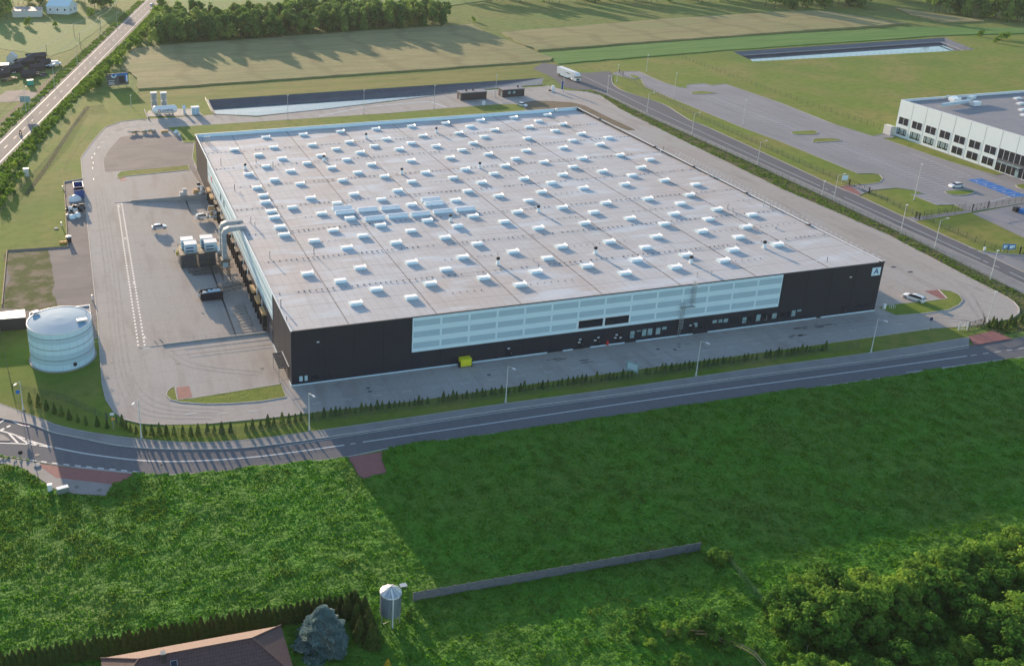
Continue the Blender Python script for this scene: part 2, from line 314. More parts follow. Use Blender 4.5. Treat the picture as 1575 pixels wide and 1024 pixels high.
def sheet(name, pts, z, m, holes=(), kind='structure'):
    loops = [[Vector((p[0], p[1], 0)) for p in pts]]+[[Vector((p[0], p[1], 0)) for p in h] for h in holes]
    fl = [p for l in loops for p in l]; mb = MB(); fs = []
    for a, b, c in geometry.tessellate_polygon(loops):
        n_ = (fl[b]-fl[a]).cross(fl[c]-fl[a]).z
        if abs(n_) > 1e-9: fs.append((a, b, c) if n_ > 0 else (a, c, b))
    mb.add([(p.x, p.y, z) for p in fl], fs, m); o = mb.build(name); o['kind'] = kind; return o
def dashes(mb, pts, dash, gap, w, z, m, start=0):
    pts = [Vector((p[0], p[1], 0)) for p in pts]; cum = [0]
    for a, b in zip(pts, pts[1:]): cum.append(cum[-1]+(b-a).length)
    def at(s_):
        s_ = min(max(s_, 0), cum[-1])
        for i in range(len(pts)-1):
            if s_ <= cum[i+1]: return pts[i].lerp(pts[i+1], (s_-cum[i])/max(1e-6, cum[i+1]-cum[i]))
        return pts[-1]
    s_ = start
    while s_+dash <= cum[-1]:
        mb.ribbon([at(s_), at(s_+dash/2), at(s_+dash)], w, z, m); s_ += dash+gap
def inpoly(p, poly):
    x, y = p[0], p[1]; c = False; n = len(poly)
    for i in range(n):
        x1, y1 = poly[i][0], poly[i][1]; x2, y2 = poly[i-1][0], poly[i-1][1]
        if (y1 > y) != (y2 > y) and x < (x2-x1)*(y-y1)/(y2-y1)+x1: c = not c
    return c
MT['verge'] = mat('rough_verge', (.115, .13, .045), [('noise', .3, (.17, .13, .075), .45, .65, .8), ('noise', 1.5, (.06, .075, .025), .45, .75, .7)], bump=('noise', 1.5, 1, .5), rough=.95, spec=.1)
# ================================================================== SETTING
POND1 = [Vector((x, y, 0)) for x, y in [(16, 214.4), (31.6, 207), (60, 210.6), (89.2, 216.4), (115, 221.8), (142.9, 226.6), (162, 227), (168.9, 239.5), (16.6, 238.6)]]
POND2 = [Vector((x, y, 0)) for x, y in [(281, 245.3), (404.5, 240.2), (416.5, 271.6), (286.2, 268.8)]]
PITX0, PY0, PY1, PZ = -26.0, 23.9, 118.4, -1.15
PIT = [Vector(p) for p in [(PITX0, PY0, 0), (.6, PY0, 0), (.6, PY1, 0), (PITX0, PY1, 0)]]
base = sheet('ground', [(-900, -350), (1700, -350), (1700, 2000), (-900, 2000)], 0, 'grass', [POND1, POND2, PIT])

# --- fields (real crop height)
def field(name, px, m, h=.5, amp=.6, step=6):
    pts = jag(GP(px), step, amp, len(px)); mb = MB(); mb.prism(pts, 0, h, m); o = mb.build(name); o['kind'] = 'structure'; return o
field('wheat_field', [(186, 109), (203, 77), (255, 71), (400, 61), (560, 49), (690, 41), (724, 39), (745, 50), (850, 91), (846, 94), (800, 98), (600, 112), (400, 126), (300, 133), (213, 139), (208, 122), (200, 113)], 'wheat', .6)
field('wheat_field', [(771, 52), (1000, 33), (1200, 20), (1264, 18.5), (1396, 38), (1200, 51.5), (1000, 66), (828, 79), (800, 69)], 'wheat', .8)
field('wheat_field', [(1376, 14), (1513, 34), (1452, 36.5), (1400, 24)], 'wheat', .8)
field('crop_field', [(833, 82.5), (1000, 68.5), (1200, 54), (1419, 43), (1575, 44), (1700, 46), (1700, 52), (1574, 52), (1452, 55.5), (1200, 72.5), (1105, 79), (901, 95.5), (858, 99.5)], 'crop', .35)
field('crop_field', [(-200, 40), (30, 31), (150, 30), (178, 26), (150, 47), (112, 75), (80, 87), (0, 75), (-200, 85)], 'field', .1)
field('green_field', [(255, 20), (262, 0), (300, -12), (800, -30), (800, -6), (690, 10), (560, 16), (400, 26)], 'field', .3)
sheet('dry_grass_strip', jag(GP([(213, 140.5), (400, 127.5), (800, 99), (850, 93), (858, 101), (849, 116)])+[Vector((169, 240, 0)), Vector((16, 239, 0))]+GP([(214, 160)]), 6, .3), .02, 'dry')
sheet('lawn', jag(GP([(130, 152), (213, 141), (214, 160), (318, 154), (330, 177), (225, 184), (162, 196), (124, 244), (147, 468), (155, 562), (157.5, 592), (175, 633), (216, 652), (254, 653), (400, 645), (484, 634), (937, 574), (1429, 506), (1495, 503), (1500, 522), (1337, 543), (933, 600), (475, 664), (305, 681), (127, 663), (66, 645.7), (0, 621), (-60, 600), (-60, 350), (12, 300)]), 8, .0), .02, 'lawn')
sheet('lawn', jag(GP([(858, 101), (1120, 77), (1450, 54), (1575, 54), (1750, 50), (1750, 520), (1575, 437), (1375, 345), (1175, 255), (993, 174), (937, 147), (914, 138), (890, 113)]), 8, 0), .02, 'lawn', [POND2])
# rough verge between the east yard and the road
VERGE = GP([(868, 139), (901, 141.5), (922, 147), (952, 168), (1054, 219), (1200, 290), (1365, 361.5), (1505, 435), (1548, 457), (1564, 467), (1568, 480), (1557, 491), (1500, 502), (1540, 515), (1600, 505), (1750, 500), (1575, 452), (1489, 411), (1375, 354), (1175, 260), (993, 177.5), (937, 149.5), (914, 140.5), (893, 139)])
sheet('grass_verge', VERGE, .03, 'verge')

# --- highway on the left
HL = [G(1, 218), G(226, 1)]; HR = [G(1, 251), G(246, 1)]
def ext(a, b, s0, s1):
    d = (b-a); return a-d*s0, b+d*s1
hl = ext(*HL, .4, 2.5); hr = ext(*HR, .4, 2.5)
mb = MB(); mb.poly([hl[0], hr[0], hr[1], hl[1]], .05, 'asphalt_old'); struct(mb, 'highway')
mb = MB()
dd = (HR[1]-HR[0]).normalized(); nn = Vector((dd.y, -dd.x, 0))
mb.poly([hr[0], hr[0]+nn*1.3, hr[1]+nn*1.3, hr[1]], .04, 'gravel'); mb.poly([hl[0]-nn*1.1, hl[0], hl[1], hl[1]-nn*1.1], .04, 'gravel'); struct(mb, 'gravel_shoulder')
mb = MB()
for a, b, o_ in ((hl[0], hl[1], .45), (hr[0], hr[1], -.45)): mb.ribbon([a+nn*o_, b+nn*o_], .28, .072, 'paint')
c0 = (hl[0]+hr[0])/2; c1 = (hl[1]+hr[1])/2
dashes(mb, [c0, c1], 4, 8, .16, .072, 'paint', 3); struct(mb, 'road_marking')
# field track beside the highway, ditch path and side driveway
mb = MB(); mb.ribbon(smooth(GP([(-30, 215), (0, 190), (33, 160), (50, 148), (90, 112), (150, 60), (190, 25), (215, 2)])), 2.6, .035, 'dirt'); struct(mb, 'dirt_track')
mb = MB(); mb.ribbon(smooth(GP([(92, 268), (108, 242), (125, 215), (150, 186), (178, 168), (186, 163)])), .9, .034, 'dry'); mb.ribbon(smooth(GP([(40, 300), (75, 252), (105, 205), (130, 172), (136, 164)])), 1.6, .033, 'verge'); struct(mb, 'worn_grass_track')
mb = MB(); mb.poly(jag(GP([(-5, 150), (10, 140), (40, 138), (66, 147), (76, 147), (70, 155), (30, 156), (-5, 158)]), 4, .6), .045, 'gravel'); struct(mb, 'gravel_driveway')

# --- yard
YARD = GP([(225, 183.5), (311, 178.5), (330, 176.5), (395, 180.5), (471, 171), (600, 157), (657, 148), (771, 137.5), (836, 133.5), (843, 132), (866, 138.5), (901, 141), (922, 146.5), (952, 167.5), (1054, 218.7), (1200, 290), (1365.5, 361.6), (1505, 435), (1530.6, 448), (1548, 457), (1560, 465), (1567.4, 474), (1567, 482), (1556, 490), (1530.6, 495), (1505, 499), (1490, 502), (1457, 504), (1429, 506), (1180, 541), (937.5, 574), (780, 596), (628.6, 617.5), (484, 634), (440, 640), (400, 644.5), (317.5, 652), (254, 653.5), (216, 651.5), (190.5, 645), (175, 633), (163, 615), (157.5, 592), (155, 562), (150, 491), (147.3, 468.6), (138.4, 382), (127, 275.5), (124.5, 244), (128, 238), (145, 215), (162.5, 196), (188, 187)])
sheet('concrete_yard', YARD, .05, 'paver', [PIT])
mb = MB(); mb.ribbon([v+Vector((0, 0, 0)) for v in YARD[42:]+YARD[:2]], .3, 0, 'kerb')
mb = MB(); mb.kerb(YARD[37:]+[YARD[0]], .22, 0, .16, 'kerb'); mb.kerb(YARD[21:26], .25, 0, .18, 'kerb'); mb.kerb(YARD[28:37], .2, 0, .15, 'kerb'); mb.kerb(YARD[11:22], .2, 0, .15, 'kerb'); struct(mb, 'kerb')
def island(name, pts, m, z=.12, kerb=True):
    sheet(name, pts, z, m)
    if kerb: k = MB(); k.kerb(list(pts)+[pts[0]], .2, .03, z+.03, 'kerb'); struct(k, 'kerb')
island('grass_strip', GP([(256, 197), (292, 194.5), (443, 184.8), (600, 174.5), (688, 167), (762, 161.4), (800, 160.5)])+[Vector((128, 145, 0)), Vector((.3, 145, 0)), Vector((.2, 158, 0))]+GP([(298.5, 220), (282, 220), (277, 209)]), 'lawn')
sheet('gravel_area', jag(GP([(161.5, 264.5), (160, 244), (170, 228), (185.5, 211), (205, 209), (277, 209), (282, 220), (298, 220)])+[Vector((-.3, 150, 0)), Vector((-.3, 122, 0))]+GP([(289.5, 255)]), 4, .15), .07, 'gravel')
island('grass_strip', smooth(GP([(181, 274), (180, 270), (184, 266), (192, 263.5), (240, 259), (289.5, 254.5)]), 4)+GP([(292, 261.6), (193, 271.7), (186, 275)]), 'lawn')
island('grass_strip', smooth(GP([(296, 612.8), (400, 596), (433, 591)]), 3)[:]+GP([(440, 611), (400, 617.6), (355, 620.8), (317, 621.6), (279, 619), (262, 615), (256, 608), (257.5, 602), (262, 598), (269, 595.5), (273, 615)]), 'lawn')
island('grass_strip', GP([(1350, 473), (1378, 486), (1424, 482), (1459, 477), (1474, 470), (1481, 462), (1475, 454), (1462, 448), (1444, 446), (1457, 459.4), (1421, 464.4), (1388, 467), (1363, 470)]), 'lawn')
sheet('gravel_strip', GP([(800, 160.5), (808, 157.5), (822, 155.5), (850, 156), (880, 158), (900, 163), (920, 173), (940, 183), (978, 200.5), (965, 201), (930, 187)])+[Vector((135.5, 150, 0)), Vector((128, 145, 0))], .08, 'dirt')
mb = MB()
mb.poly(GP([(271.7, 596.2), (290.8, 593.7), (295.9, 610.7), (274.3, 614.7)]), .07, 'red')
mb.poly(GP([(1422, 448), (1442, 446.3), (1456, 459.6), (1449, 461)]), .07, 'red')
mb.poly(GP([(182, 272.5), (193, 272), (195, 278), (185, 279)]), .07, 'red')
mb.poly(GP([(1490, 518), (1525.5, 510), (1556, 521.6), (1497.5, 532)]), .175, 'red')
mb.poly(GP([(1530, 561), (1575, 552), (1640, 545), (1640, 590), (1575, 574)]), .06, 'red')
mb.poly(GP([(532, 703.5), (588, 695), (586, 703), (594, 727), (560, 735.5), (551, 731), (543, 714)]), .06, 'red')
mb.poly(GP([(53, 711.7), (101, 718.5), (208, 728), (195.6, 737), (172.7, 744.8), (86, 734.6)]), .06, 'red')
mb.poly(GP([(-10, 637), (8, 638), (47, 653), (42, 656.5), (25, 650), (8, 644), (-10, 648)]), .07, 'red')
mb.poly(GP([(1289, 289), (1305, 284), (1324, 298), (1318, 301)]), .075, 'red')
struct(mb, 'red_paving')
# gravel storage plots on the left
sheet('gravel_plot', jag(GP([(98.5, 281), (127.5, 276), (138.4, 382), (147.3, 468), (150, 520), (100, 520), (0, 480), (3, 470), (11, 386), (104.5, 380), (103, 340)]), 4, .1), .035, 'gravel')
MT['mix'] = mat('patchy_grass', (.10, .125, .035), [('noise', .22, (.27, .215, .15), .45, .6, .95), ('noise', .6, (.06, .09, .02), .5, .75, .8), ('noise', 2, (.16, .14, .1), .5, .8, .6)], bump=('noise', 2, .8, .3), rough=.95, spec=.1)
sheet('patchy_grass', jag(GP([(12, 388), (75, 384), (82, 420), (84, 470), (60, 474), (5, 474)]), 2, .8), .05, 'mix')
mb = MB(); mb.kerb(GP([(98.5, 281), (104, 380), (11, 386), (3, 470)]), .2, 0, .35, 'wood'); mb.kerb(GP([(98.5, 281), (127, 276)]), .2, 0, .35, 'kerb'); struct(mb, 'kerb')
# pit (sunk loading dock)
mb = MB(); d0 = -6.75
mb.add([(PITX0, PY0, .05), (d0-.2, PY0, PZ), (d0-.2, PY1, PZ), (PITX0, PY1, .05)], [(0, 1, 2, 3)], 'paver')
mb.add([(d0+.2, PY0, PZ), (.6, PY0, PZ), (.6, PY1, PZ), (d0+.2, PY1, PZ)], [(0, 1, 2, 3)], 'paver')
mb.add([(d0-.2, PY0, PZ-.03), (d0+.2, PY0, PZ-.03), (d0+.2, PY1, PZ-.03), (d0-.2, PY1, PZ-.03)], [(0, 1, 2, 3)], 'dark')
struct(mb, 'loading_dock_floor')
mb = MB()
for yy, s_ in ((PY0, -1), (PY1, 1)):
    y0, y1 = sorted((yy, yy+.3*s_)); mb.box0(PITX0+3, -.05, y0, y1, PZ-.1, .34, 'concrete')
    mb.box0(PITX0-2, PITX0+3, y0, y1, -.1, .12, 'concrete')
struct(mb, 'retaining_wall')

# --- ponds
def pond(rim, inner, zw, wname, steps, m='liner'):
    n = len(rim); mb = MB(); vs = [(p.x, p.y, 0.01) for p in rim]+[(p[0], p[1], zw-.4) for p in inner]
    mb.add(vs, [(i, (i+1) % n, n+(i+1) % n, n+i) for i in range(n)], m); struct(mb, 'pond_bank')
    w_ = MB(); w_.poly([(p[0]*.5+q.x*.5, p[1]*.5+q.y*.5) if 0 else (p[0], p[1]) for p, q in zip(inner, rim)], zw, 'water'); struct(w_, wname)
pin1 = [(17.6, 216), (32.2, 208.2), (60, 211.8), (89, 217.6), (114.5, 223), (128, 226), (129, 228), (112, 232), (18, 233.5)]
n1 = len(POND1)
pond(POND1, pin1, -2.3, 'water', 1)
pin2 = [(284, 246.5), (400, 242), (407, 262), (290, 260.5)]
pond(POND2, pin2, -2.0, 'water', 1)
mb = MB(); mb.kerb(POND1[:7]+[], .35, 0, .2, 'concrete'); mb.kerb([POND1[0], POND1[-1]], .6, 0, .3, 'concrete'); struct(mb, 'kerb')
# berm shelf inside the far pond
mb = MB(); mb.ribbon([(289, 263.7), (408, 266.2)], 1.6, -1.0, 'concrete'); mb.ribbon([(409, 266), (401, 243)], 1.4, -.9, 'concrete'); struct(mb, 'pond_shelf')

# --- south road
NED = smooth(GP([(-80, 622), (0, 643), (48, 653), (81, 665), (119, 673), (178, 685), (244, 690.5), (330, 691), (400, 686.5), (542, 667), (755.6, 633.8), (937, 609), (1175, 576), (1378, 549.5), (1490, 531.7), (1575, 518), (1750, 489)]))
SED = smooth(GP([(-80, 699), (0, 701.6), (51, 709), (101.6, 717), (203, 728), (254, 730.5), (330, 726), (400, 718), (524, 704), (613, 687), (755.6, 667.6), (937, 642), (1150, 611), (1393, 576), (1429, 570), (1530, 557), (1575, 551), (1750, 528)]))
TED = smooth(GP([(-80, 596), (0, 621.6), (38, 635.6), (66, 645.7), (89, 654.6), (127, 663.5), (178, 671.5), (216, 676), (254, 679.5), (305, 681), (340, 680), (400, 675), (475.7, 665), (613, 645.4), (777, 621.5), (933, 600.5), (1175, 565.3), (1337.5, 543.5), (1491, 519.5)]))
sheet('road', NED+SED[::-1], .04, 'asphalt')
sheet('pavement', TED+[p for p in NED if p.x < G(1492, 532).x][::-1], .15, 'walk')
mb = MB(); mb.kerb([p for p in NED if p.x < G(1492, 532).x], .2, 0, .19, 'kerb'); mb.kerb(TED, .12, 0, .18, 'kerb'); mb.kerb([p for p in SED], .18, 0, .1, 'kerb'); struct(mb, 'kerb')
sheet('pavement', GP([(-20, 702), (0, 703), (51, 710), (86, 734.6), (172.7, 744.8), (162.5, 762), (114, 759.5), (84, 752), (56, 733), (33, 719), (5, 713), (-20, 714)]), .055, 'walk')
mb = MB()
cl = smooth(GP([(84, 688.5), (140, 699), (221, 708.5), (300, 709), (400, 702), (529.8, 684.6)])); mb.ribbon(cl, .32, .062, 'paint')
mb.ribbon(GP([(539, 683), (547, 682)]), .2, .062, 'paint')
mb.ribbon(smooth(GP([(558, 680), (755, 651), (937, 624), (1105, 600), (1271.5, 577.5), (1487.4, 547.7)])), .26, .062, 'paint')
dashes(mb, GP([(1493, 547), (1575, 535.4), (1650, 525)]), 1.5, 1.5, .2, .062, 'paint')
mb.ribbon([p+Vector((0, .0, 0)) for p in smooth(GP([(430, 687), (542, 669.5), (755.6, 636.5), (937, 611.5), (1175, 578.5), (1378, 552), (1490, 534.5)]))], .14, .062, 'paint')
mb.ribbon(smooth(GP([(1393, 573.5), (1530, 555), (1600, 546)])), .16, .062, 'paint')
mb.ribbon(smooth(GP([(120, 718), (203, 726.5)])), .1, .062, 'paint')
dashes(mb, smooth(GP([(46, 707.5), (101, 714.5), (203, 725), (215, 726)])), 1.1, 1.0, .3, .062, 'paint')
# taper and zebra lines at the left junction
mb.ribbon(smooth(GP([(-20, 681), (20, 682), (50, 684), (84, 689)])), .3, .063, 'paint')
mb.ribbon(smooth(GP([(-5, 661), (20, 668), (50, 679), (84, 689)])), .3, .063, 'paint')
for a, b in (((14, 667), (28, 682)), ((26, 671), (46, 684)), ((38, 675), (60, 685.5))): mb.ribbon(GP([a, b]), .35, .063, 'paint')
dashes(mb, GP([(1, 662), (23, 651)]), .8, .5, .5, .064, 'paint')
mb.ribbon(smooth(GP([(-10, 657), (5, 647), (9, 642), (30, 653), (46, 656)])), .3, .08, 'paint')
struct(mb, 'road_marking')
sheet('traffic_island', smooth(GP([(-30, 668), (0, 668), (12, 674), (15, 677), (11, 679), (-30, 677)]), 3), .14, 'walk')

# --- east road
EL = smooth(GP([(820, 106), (848, 119), (868, 134), (893, 138.5), (914, 138.5), (937, 147), (993, 174), (1100, 221), (1175, 254.6), (1284, 303), (1375, 345.5), (1438, 374), (1511, 407), (1575, 437.5), (1750, 520)]))
ER = smooth(GP([(835, 97), (862, 102), (891, 112), (930, 110.5), (941, 112), (941, 122), (944, 131), (962.5, 142), (1018, 160), (1044, 175), (1064, 187), (1087, 195.6), (1200, 247.6), (1286, 287.6), (1320, 301.6), (1375, 327), (1444.8, 359.4), (1497.5, 383), (1575, 419), (1750, 500)]))
sheet('road', EL+ER[::-1], .045, 'asphalt')
EW = smooth(GP([(914, 140.5), (937, 149.5), (993, 177.5), (1175, 260), (1375, 354), (1436, 384), (1489, 411), (1575, 453), (1750, 540)]))
sheet('pavement', EW+[p for p in EL if p.x > G(1700, 500).x or p.y < G(914, 138.5).y][::-1], .14, 'walk')
mb = MB(); mb.kerb([p for p in EL if p.y < G(914, 138.5).y], .2, 0, .18, 'kerb'); mb.kerb([p for p in ER if p.y < G(941, 115).y], .25, 0, .18, 'kerb'); struct(mb, 'kerb')
mb = MB()
mb.ribbon(smooth(GP([(870, 112), (895, 117), (946, 141), (1003, 168.5), (1100, 213), (1200, 259), (1262, 287)])), .22, .068, 'paint')
dashes(mb, GP([(1268, 290), (1294, 302)]), 1.6, 1.6, .22, .068, 'paint')
mb.ribbon(GP([(1298, 303.5), (1375, 338), (1440, 367.6), (1508, 399)]), .22, .068, 'paint')
dashes(mb, GP([(1512, 401), (1550, 418)]), 1.6, 1.6, .22, .068, 'paint'); mb.ribbon(GP([(1553, 419), (1700, 489)]), .22, .068, 'paint')
struct(mb, 'road_marking')
sheet('side_road', smooth(GP([(1490, 381), (1503, 385.5), (1521, 388.5), (1575, 393), (1720, 400)]), 3)+GP([(1720, 470), (1575, 417)]), .05, 'lot')
mb = MB(); mb.kerb(smooth(GP([(1490, 381), (1503, 385.5), (1521, 388.5), (1575, 393), (1720, 400)]), 3), .25, 0, .18, 'kerb'); struct(mb, 'kerb')
# --- car park on the east
LOT = GP([(943, 113), (953, 110.5), (983, 110.5), (1000.6, 119), (1022, 128), (1044, 134.6), (1056.5, 136), (1056.5, 131), (1084, 129), (1094.6, 132), (1115, 129.5), (1200, 158.7), (1284, 192), (1342.6, 210), (1363, 205), (1378, 209), (1372, 212.5), (1356, 213), (1454, 247), (1530.6, 270), (1562, 264), (1720, 330), (1720, 300), (1575, 312), (1493, 326), (1484, 323), (1467, 315), (1440.4, 315.6), (1401, 299.5), (1421, 298), (1404, 292.7), (1378, 289), (1340, 292.7), (1320, 301), (1288, 288), (1317, 285), (1340, 283.5), (1353, 281), (1358, 275), (1353, 269), (1342.6, 266.8), (1319.8, 267.3), (1200, 218), (1143, 197), (1033.7, 152), (993, 134.6), (985.4, 121.4), (975, 122), (960, 119), (944, 115)])
LOT = [p for i, p in enumerate(LOT) if i not in (21, 22)]
LOT = LOT[:21]+GP([(1600, 275), (1720, 310), (1600, 308)])+LOT[21:]
sheet('car_park', LOT, .055, 'lot')
mb = MB(); mb.kerb(LOT+[LOT[0]], .2, 0, .14, 'kerb'); struct(mb, 'kerb')
sheet('car_park', GP([(1495, 328.5), (1575, 313), (1720, 290), (1720, 430), (1575, 366)]), .05, 'lot')
sheet('footpath', GP([(1393, 334), (1407, 341), (1416, 339), (1494, 327), (1486, 323.5), (1408, 334)]), .052, 'lot')
for px in ([(1064, 145), (1066, 142), (1080, 141), (1094, 142.5), (1101, 144), (1082, 145.5)], [(1217, 205), (1222, 203), (1250, 201.5), (1257.5, 205), (1250, 207.5), (1225, 207.5)], [(1250, 217.5), (1255, 214), (1280, 213.5), (1294, 217), (1275, 218.5), (1252, 219.5)], [(1453, 296), (1462, 294), (1485, 293), (1498, 294.5), (1495, 298), (1480, 300.8), (1465, 300)], [(968, 117), (975, 116), (984, 119.5), (978, 121)], [(1562, 286), (1575, 284), (1590, 290), (1575, 292)]):
    island('grass_island', smooth(GP(px), 4, True), 'lawn', .16)
mb = MB()
def baylines(a, b, n, L1, L2, m='paint_faint', w_=.16, spine=True):
    a = G(*a); b = G(*b); d = (b-a).normalized(); q = Vector((1, 0, 0))
    if spine: mb.ribbon([a, b], w_, .08, m)
    for i in range(n+1):
        p = a.lerp(b, i/n)
        if L1+L2 > 0: mb.ribbon([p-q*L1, p+q*L2], w_, .082, m)
baylines((1084.4, 144.8), (1226, 201), 22, 5, 5)
baylines((1274, 218), (1458, 290), 26, 5, 5)
baylines((1402, 236.5), (1492, 271), 13, 5, 0)
baylines((1060, 131.2), (1084, 129.2), 6, 0, 0)
for i in range(6): p = G(1060+i*5, 131.5-.3*i); mb.ribbon([p, p+Vector((0, -4.5, 0))], .15, .082, 'paint_faint')
for i in range(6): p = G(1405+i*7.2, 299.5+i*3.3); mb.ribbon([p, p+Vector((4.5, 0, 0))], .18, .082, 'paint')
baylines((1522, 311), (1574, 296.5), 4, 0, 2.5)
struct(mb, 'road_marking')
# disabled bays
BB = GP([(1486, 276.5), (1508, 272.5), (1600, 304), (1574, 304), (1556, 304)])
mb = MB(); a0 = G(1487, 276.8); a1 = G(1558, 304); ex = Vector((5.2, 0, 0))
mb.poly([a0, a1, a1+ex, a0+ex], .085, 'bluepaint'); struct(mb, 'blue_parking_bay')
mb = MB()
for i in range(6):
    p = a0.lerp(a1, i/5.0); mb.ribbon([p, p+ex], .16, .1, 'paint')
for i in range(5):
    p = a0.lerp(a1, (i+.5)/5)+Vector((1.6, 0, 0))      # wheelchair pictogram: wheel ring, seat, back, head
    ring = [p+Vector((math.cos(t)*.42, math.sin(t)*.42, 0)) for t in [k*math.pi/5 for k in range(11)]]
    mb.ribbon(ring, .13, .1, 'paint'); mb.ribbon([p+Vector((.1, .1, 0)), p+Vector((.85, .05, 0))], .16, .103, 'paint')
    mb.ribbon([p+Vector((.1, .1, 0)), p+Vector((.1, -.5, 0)), p+Vector((-.4, -.8, 0))], .14, .106, 'paint')
    mb.poly([p+Vector((1.05+math.cos(t)*.16, math.sin(t)*.16, 0)) for t in [k*math.pi/4 for k in range(8)]], .1, 'paint')
struct(mb, 'road_marking')
# --- yard markings
mb = MB()
for pts in (GP([(181, 314), (213.5, 537)]), GP([(187.5, 314), (223.5, 537)])): dashes(mb, pts, .85, .85, .38, .075, 'paint')
for a, b in (((180, 314.5), (188, 313.5)), ((219, 536.5), (231, 535))): mb.ribbon(GP([a, b]), .3, .075, 'paint')
E1 = [Vector((143.0, y, 0)) for y in (103, 4)]
def ped(p, s=1.0, ang=0):
    M = Matrix.Rotation(ang, 3, 'Z')
    def T(x, y): return p+M @ Vector((x*s, y*s, 0))
    mb.poly([T(.22*math.cos(k*.785), 1.15+.22*math.sin(k*.785)) for k in range(8)], .078, 'paint')
    mb.ribbon([T(0, .9), T(.03, .1)], .28*s, .078, 'paint'); mb.ribbon([T(0, .2), T(-.35, -.8)], .2*s, .081, 'paint')
    mb.ribbon([T(.03, .2), T(.42, -.75)], .2*s, .084, 'paint'); mb.ribbon([T(-.5, .25), T(0, .8), T(.5, .3)], .15*s, .081, 'paint')
for c_ in ((183.5, 318), (192.5, 367.5), (206, 435.5), (223, 520)): ped(G(*c_), .75)
# east side dashed walkway, following the photographed rows
for o_ in (0, 1.6):
    a = G(1043, 235.5)+Vector((-1.0+o_, 0, 0)); b = G(1352, 402)+Vector((.2+o_, -1, 0))
    dashes(mb, [a, b], 1.0, 1.0, .4, .075, 'paint')
for c_ in ((1047, 238.5), (1125, 279), (1225, 330.5), (1343, 393.5)): ped(G(*c_), .7)
# perimeter lane dashes
for c_, d in (((141.5, 243), (0, 1)), ((142.5, 259), (0, 1)), ((144, 276), (0, 1)), ((143.5, 251), (0, 1)), ((145.5, 237), (0, 1)), ((152, 227), (.5, .8)), ((157.5, 219), (.6, .7)), ((164, 211), (.7, .7)), ((174, 204), (.8, .5)), ((195, 199), (1, .2))):
    p = G(*c_); mb.ribbon([p-Vector((*d, 0))*1.0, p+Vector((*d, 0))*1.0], .3, .075, 'paint')
DASH = GP([(487.6, 620.8), (534, 614), (580.3, 608), (626, 601.5), (671, 595.4), (715, 589.5), (758, 584)])
d_ = (DASH[-1]-DASH[0])/6
for i in range(26):
    p = DASH[0]+d_*i
    if p.x > 138: break
    mb.ribbon([p-d_.normalized()*.95, p+d_.normalized()*.95], .16, .075, 'paint')
for c_ in ((294, 636.5), (342, 636), (391, 632.5)): p = G(*c_); mb.ribbon([p-Vector((1, 0, 0)), p+Vector((1, .0, 0))], .2, .0765, 'paint')
struct(mb, 'road_marking')
# walkway outline north and dark slab joints
mb = MB()
mb.ribbon(smooth(GP([(490, 179.5), (505, 176.5), (560, 166), (640, 158), (662, 157), (668, 159), (687, 166)]), 4), .8, .074, 'paint')
struct(mb, 'white_kerb_line')
mb = MB()
for k in range(3):
    yy = PY0-3.2-k*1.2
    mb.ribbon([(-22+k, yy), (-.4, yy-.1)], .12, .073, 'liner') if k != 1 else None
for k in range(18): x = -22+k*1.25*2; 
struct(mb, 'drain_channel')
# manholes, oil and tar stains
mb = MB()
for c_ in ((569, 602.5), (752, 577), (400+655/3.9375, 380+855/3.9375), (1038, 538), (1012, 537.5), (273.5, 559), (403, 567), (303, 463.5), (172, 556), (118, 749), (153, 754), (57, 700), (176, 713), (237, 682.5), (352, 682)):
    p = G(*c_); mb.poly([p+Vector((.42*math.cos(k*.628), .42*math.sin(k*.628), 0)) for k in range(10)], .16 if c_[1] in (682.5, 682) else .07805, 'stain')
for c_ in ((1418, 456), (1231, 516), (1421, 459.5), (1400, 418.5), (1374, 411)):
    p = G(*c_); mb.box0(p.x-.6, p.x+.6, p.y-.3, p.y+.3, .05, .085, 'dark')
struct(mb, 'manhole_cover')
mb = MB(); rr = random.Random(3)
for cx, cy, sx, n_ in ((1250, 503, 26, 9), (1230, 517, 16, 4), (855, 554, 12, 6), (903, 556, 8, 4), (1275, 499, 16, 5), (1053, 531, 10, 3)):
    for i in range(n_):
        p = G(cx+rr.uniform(-sx, sx), cy+rr.uniform(-2.5, 2.5)-.12*rr.uniform(-sx, sx)); a = rr.uniform(.5, 1.6); b = rr.uniform(.12, .3)
        mb.poly([p+Vector((a*math.cos(k*.6)*rr.uniform(.7, 1), b*math.sin(k*.6)*rr.uniform(.6, 1), 0)) for k in range(10)], .0785+.0004*i, 'stain')
struct(mb, 'oil_stain')

mb = MB(); r5 = random.Random(8)
for pts in ([(1512, 500), (1500, 480), (1465, 440), (1380, 395), (1200, 305)], [(1516, 499), (1510, 478), (1480, 440), (1400, 397), (1230, 312)], [(1508, 499), (1440, 492), (1300, 500), (1000, 535), (700, 575)], [(1510, 497), (1440, 486), (1300, 494), (1000, 528), (700, 568)], [(150, 300), (165, 420), (180, 560), (215, 630), (330, 642)], [(160, 300), (178, 420), (195, 560), (235, 620), (340, 633)], [(240, 520), (290, 560), (400, 575)], [(165, 250), (150, 230), (172, 205), (220, 193), (330, 186)]):
    c_ = smooth(GP(pts), 8)
    for o_ in (-.9, .9): mb.ribbon([p+Vector((o_*.6+.2*mnoise.noise((p.x*.1, p.y*.1, 1)), o_*.6, 0)) for p in c_], .3, .0615, 'tyre')
struct(mb, 'tyre_mark')
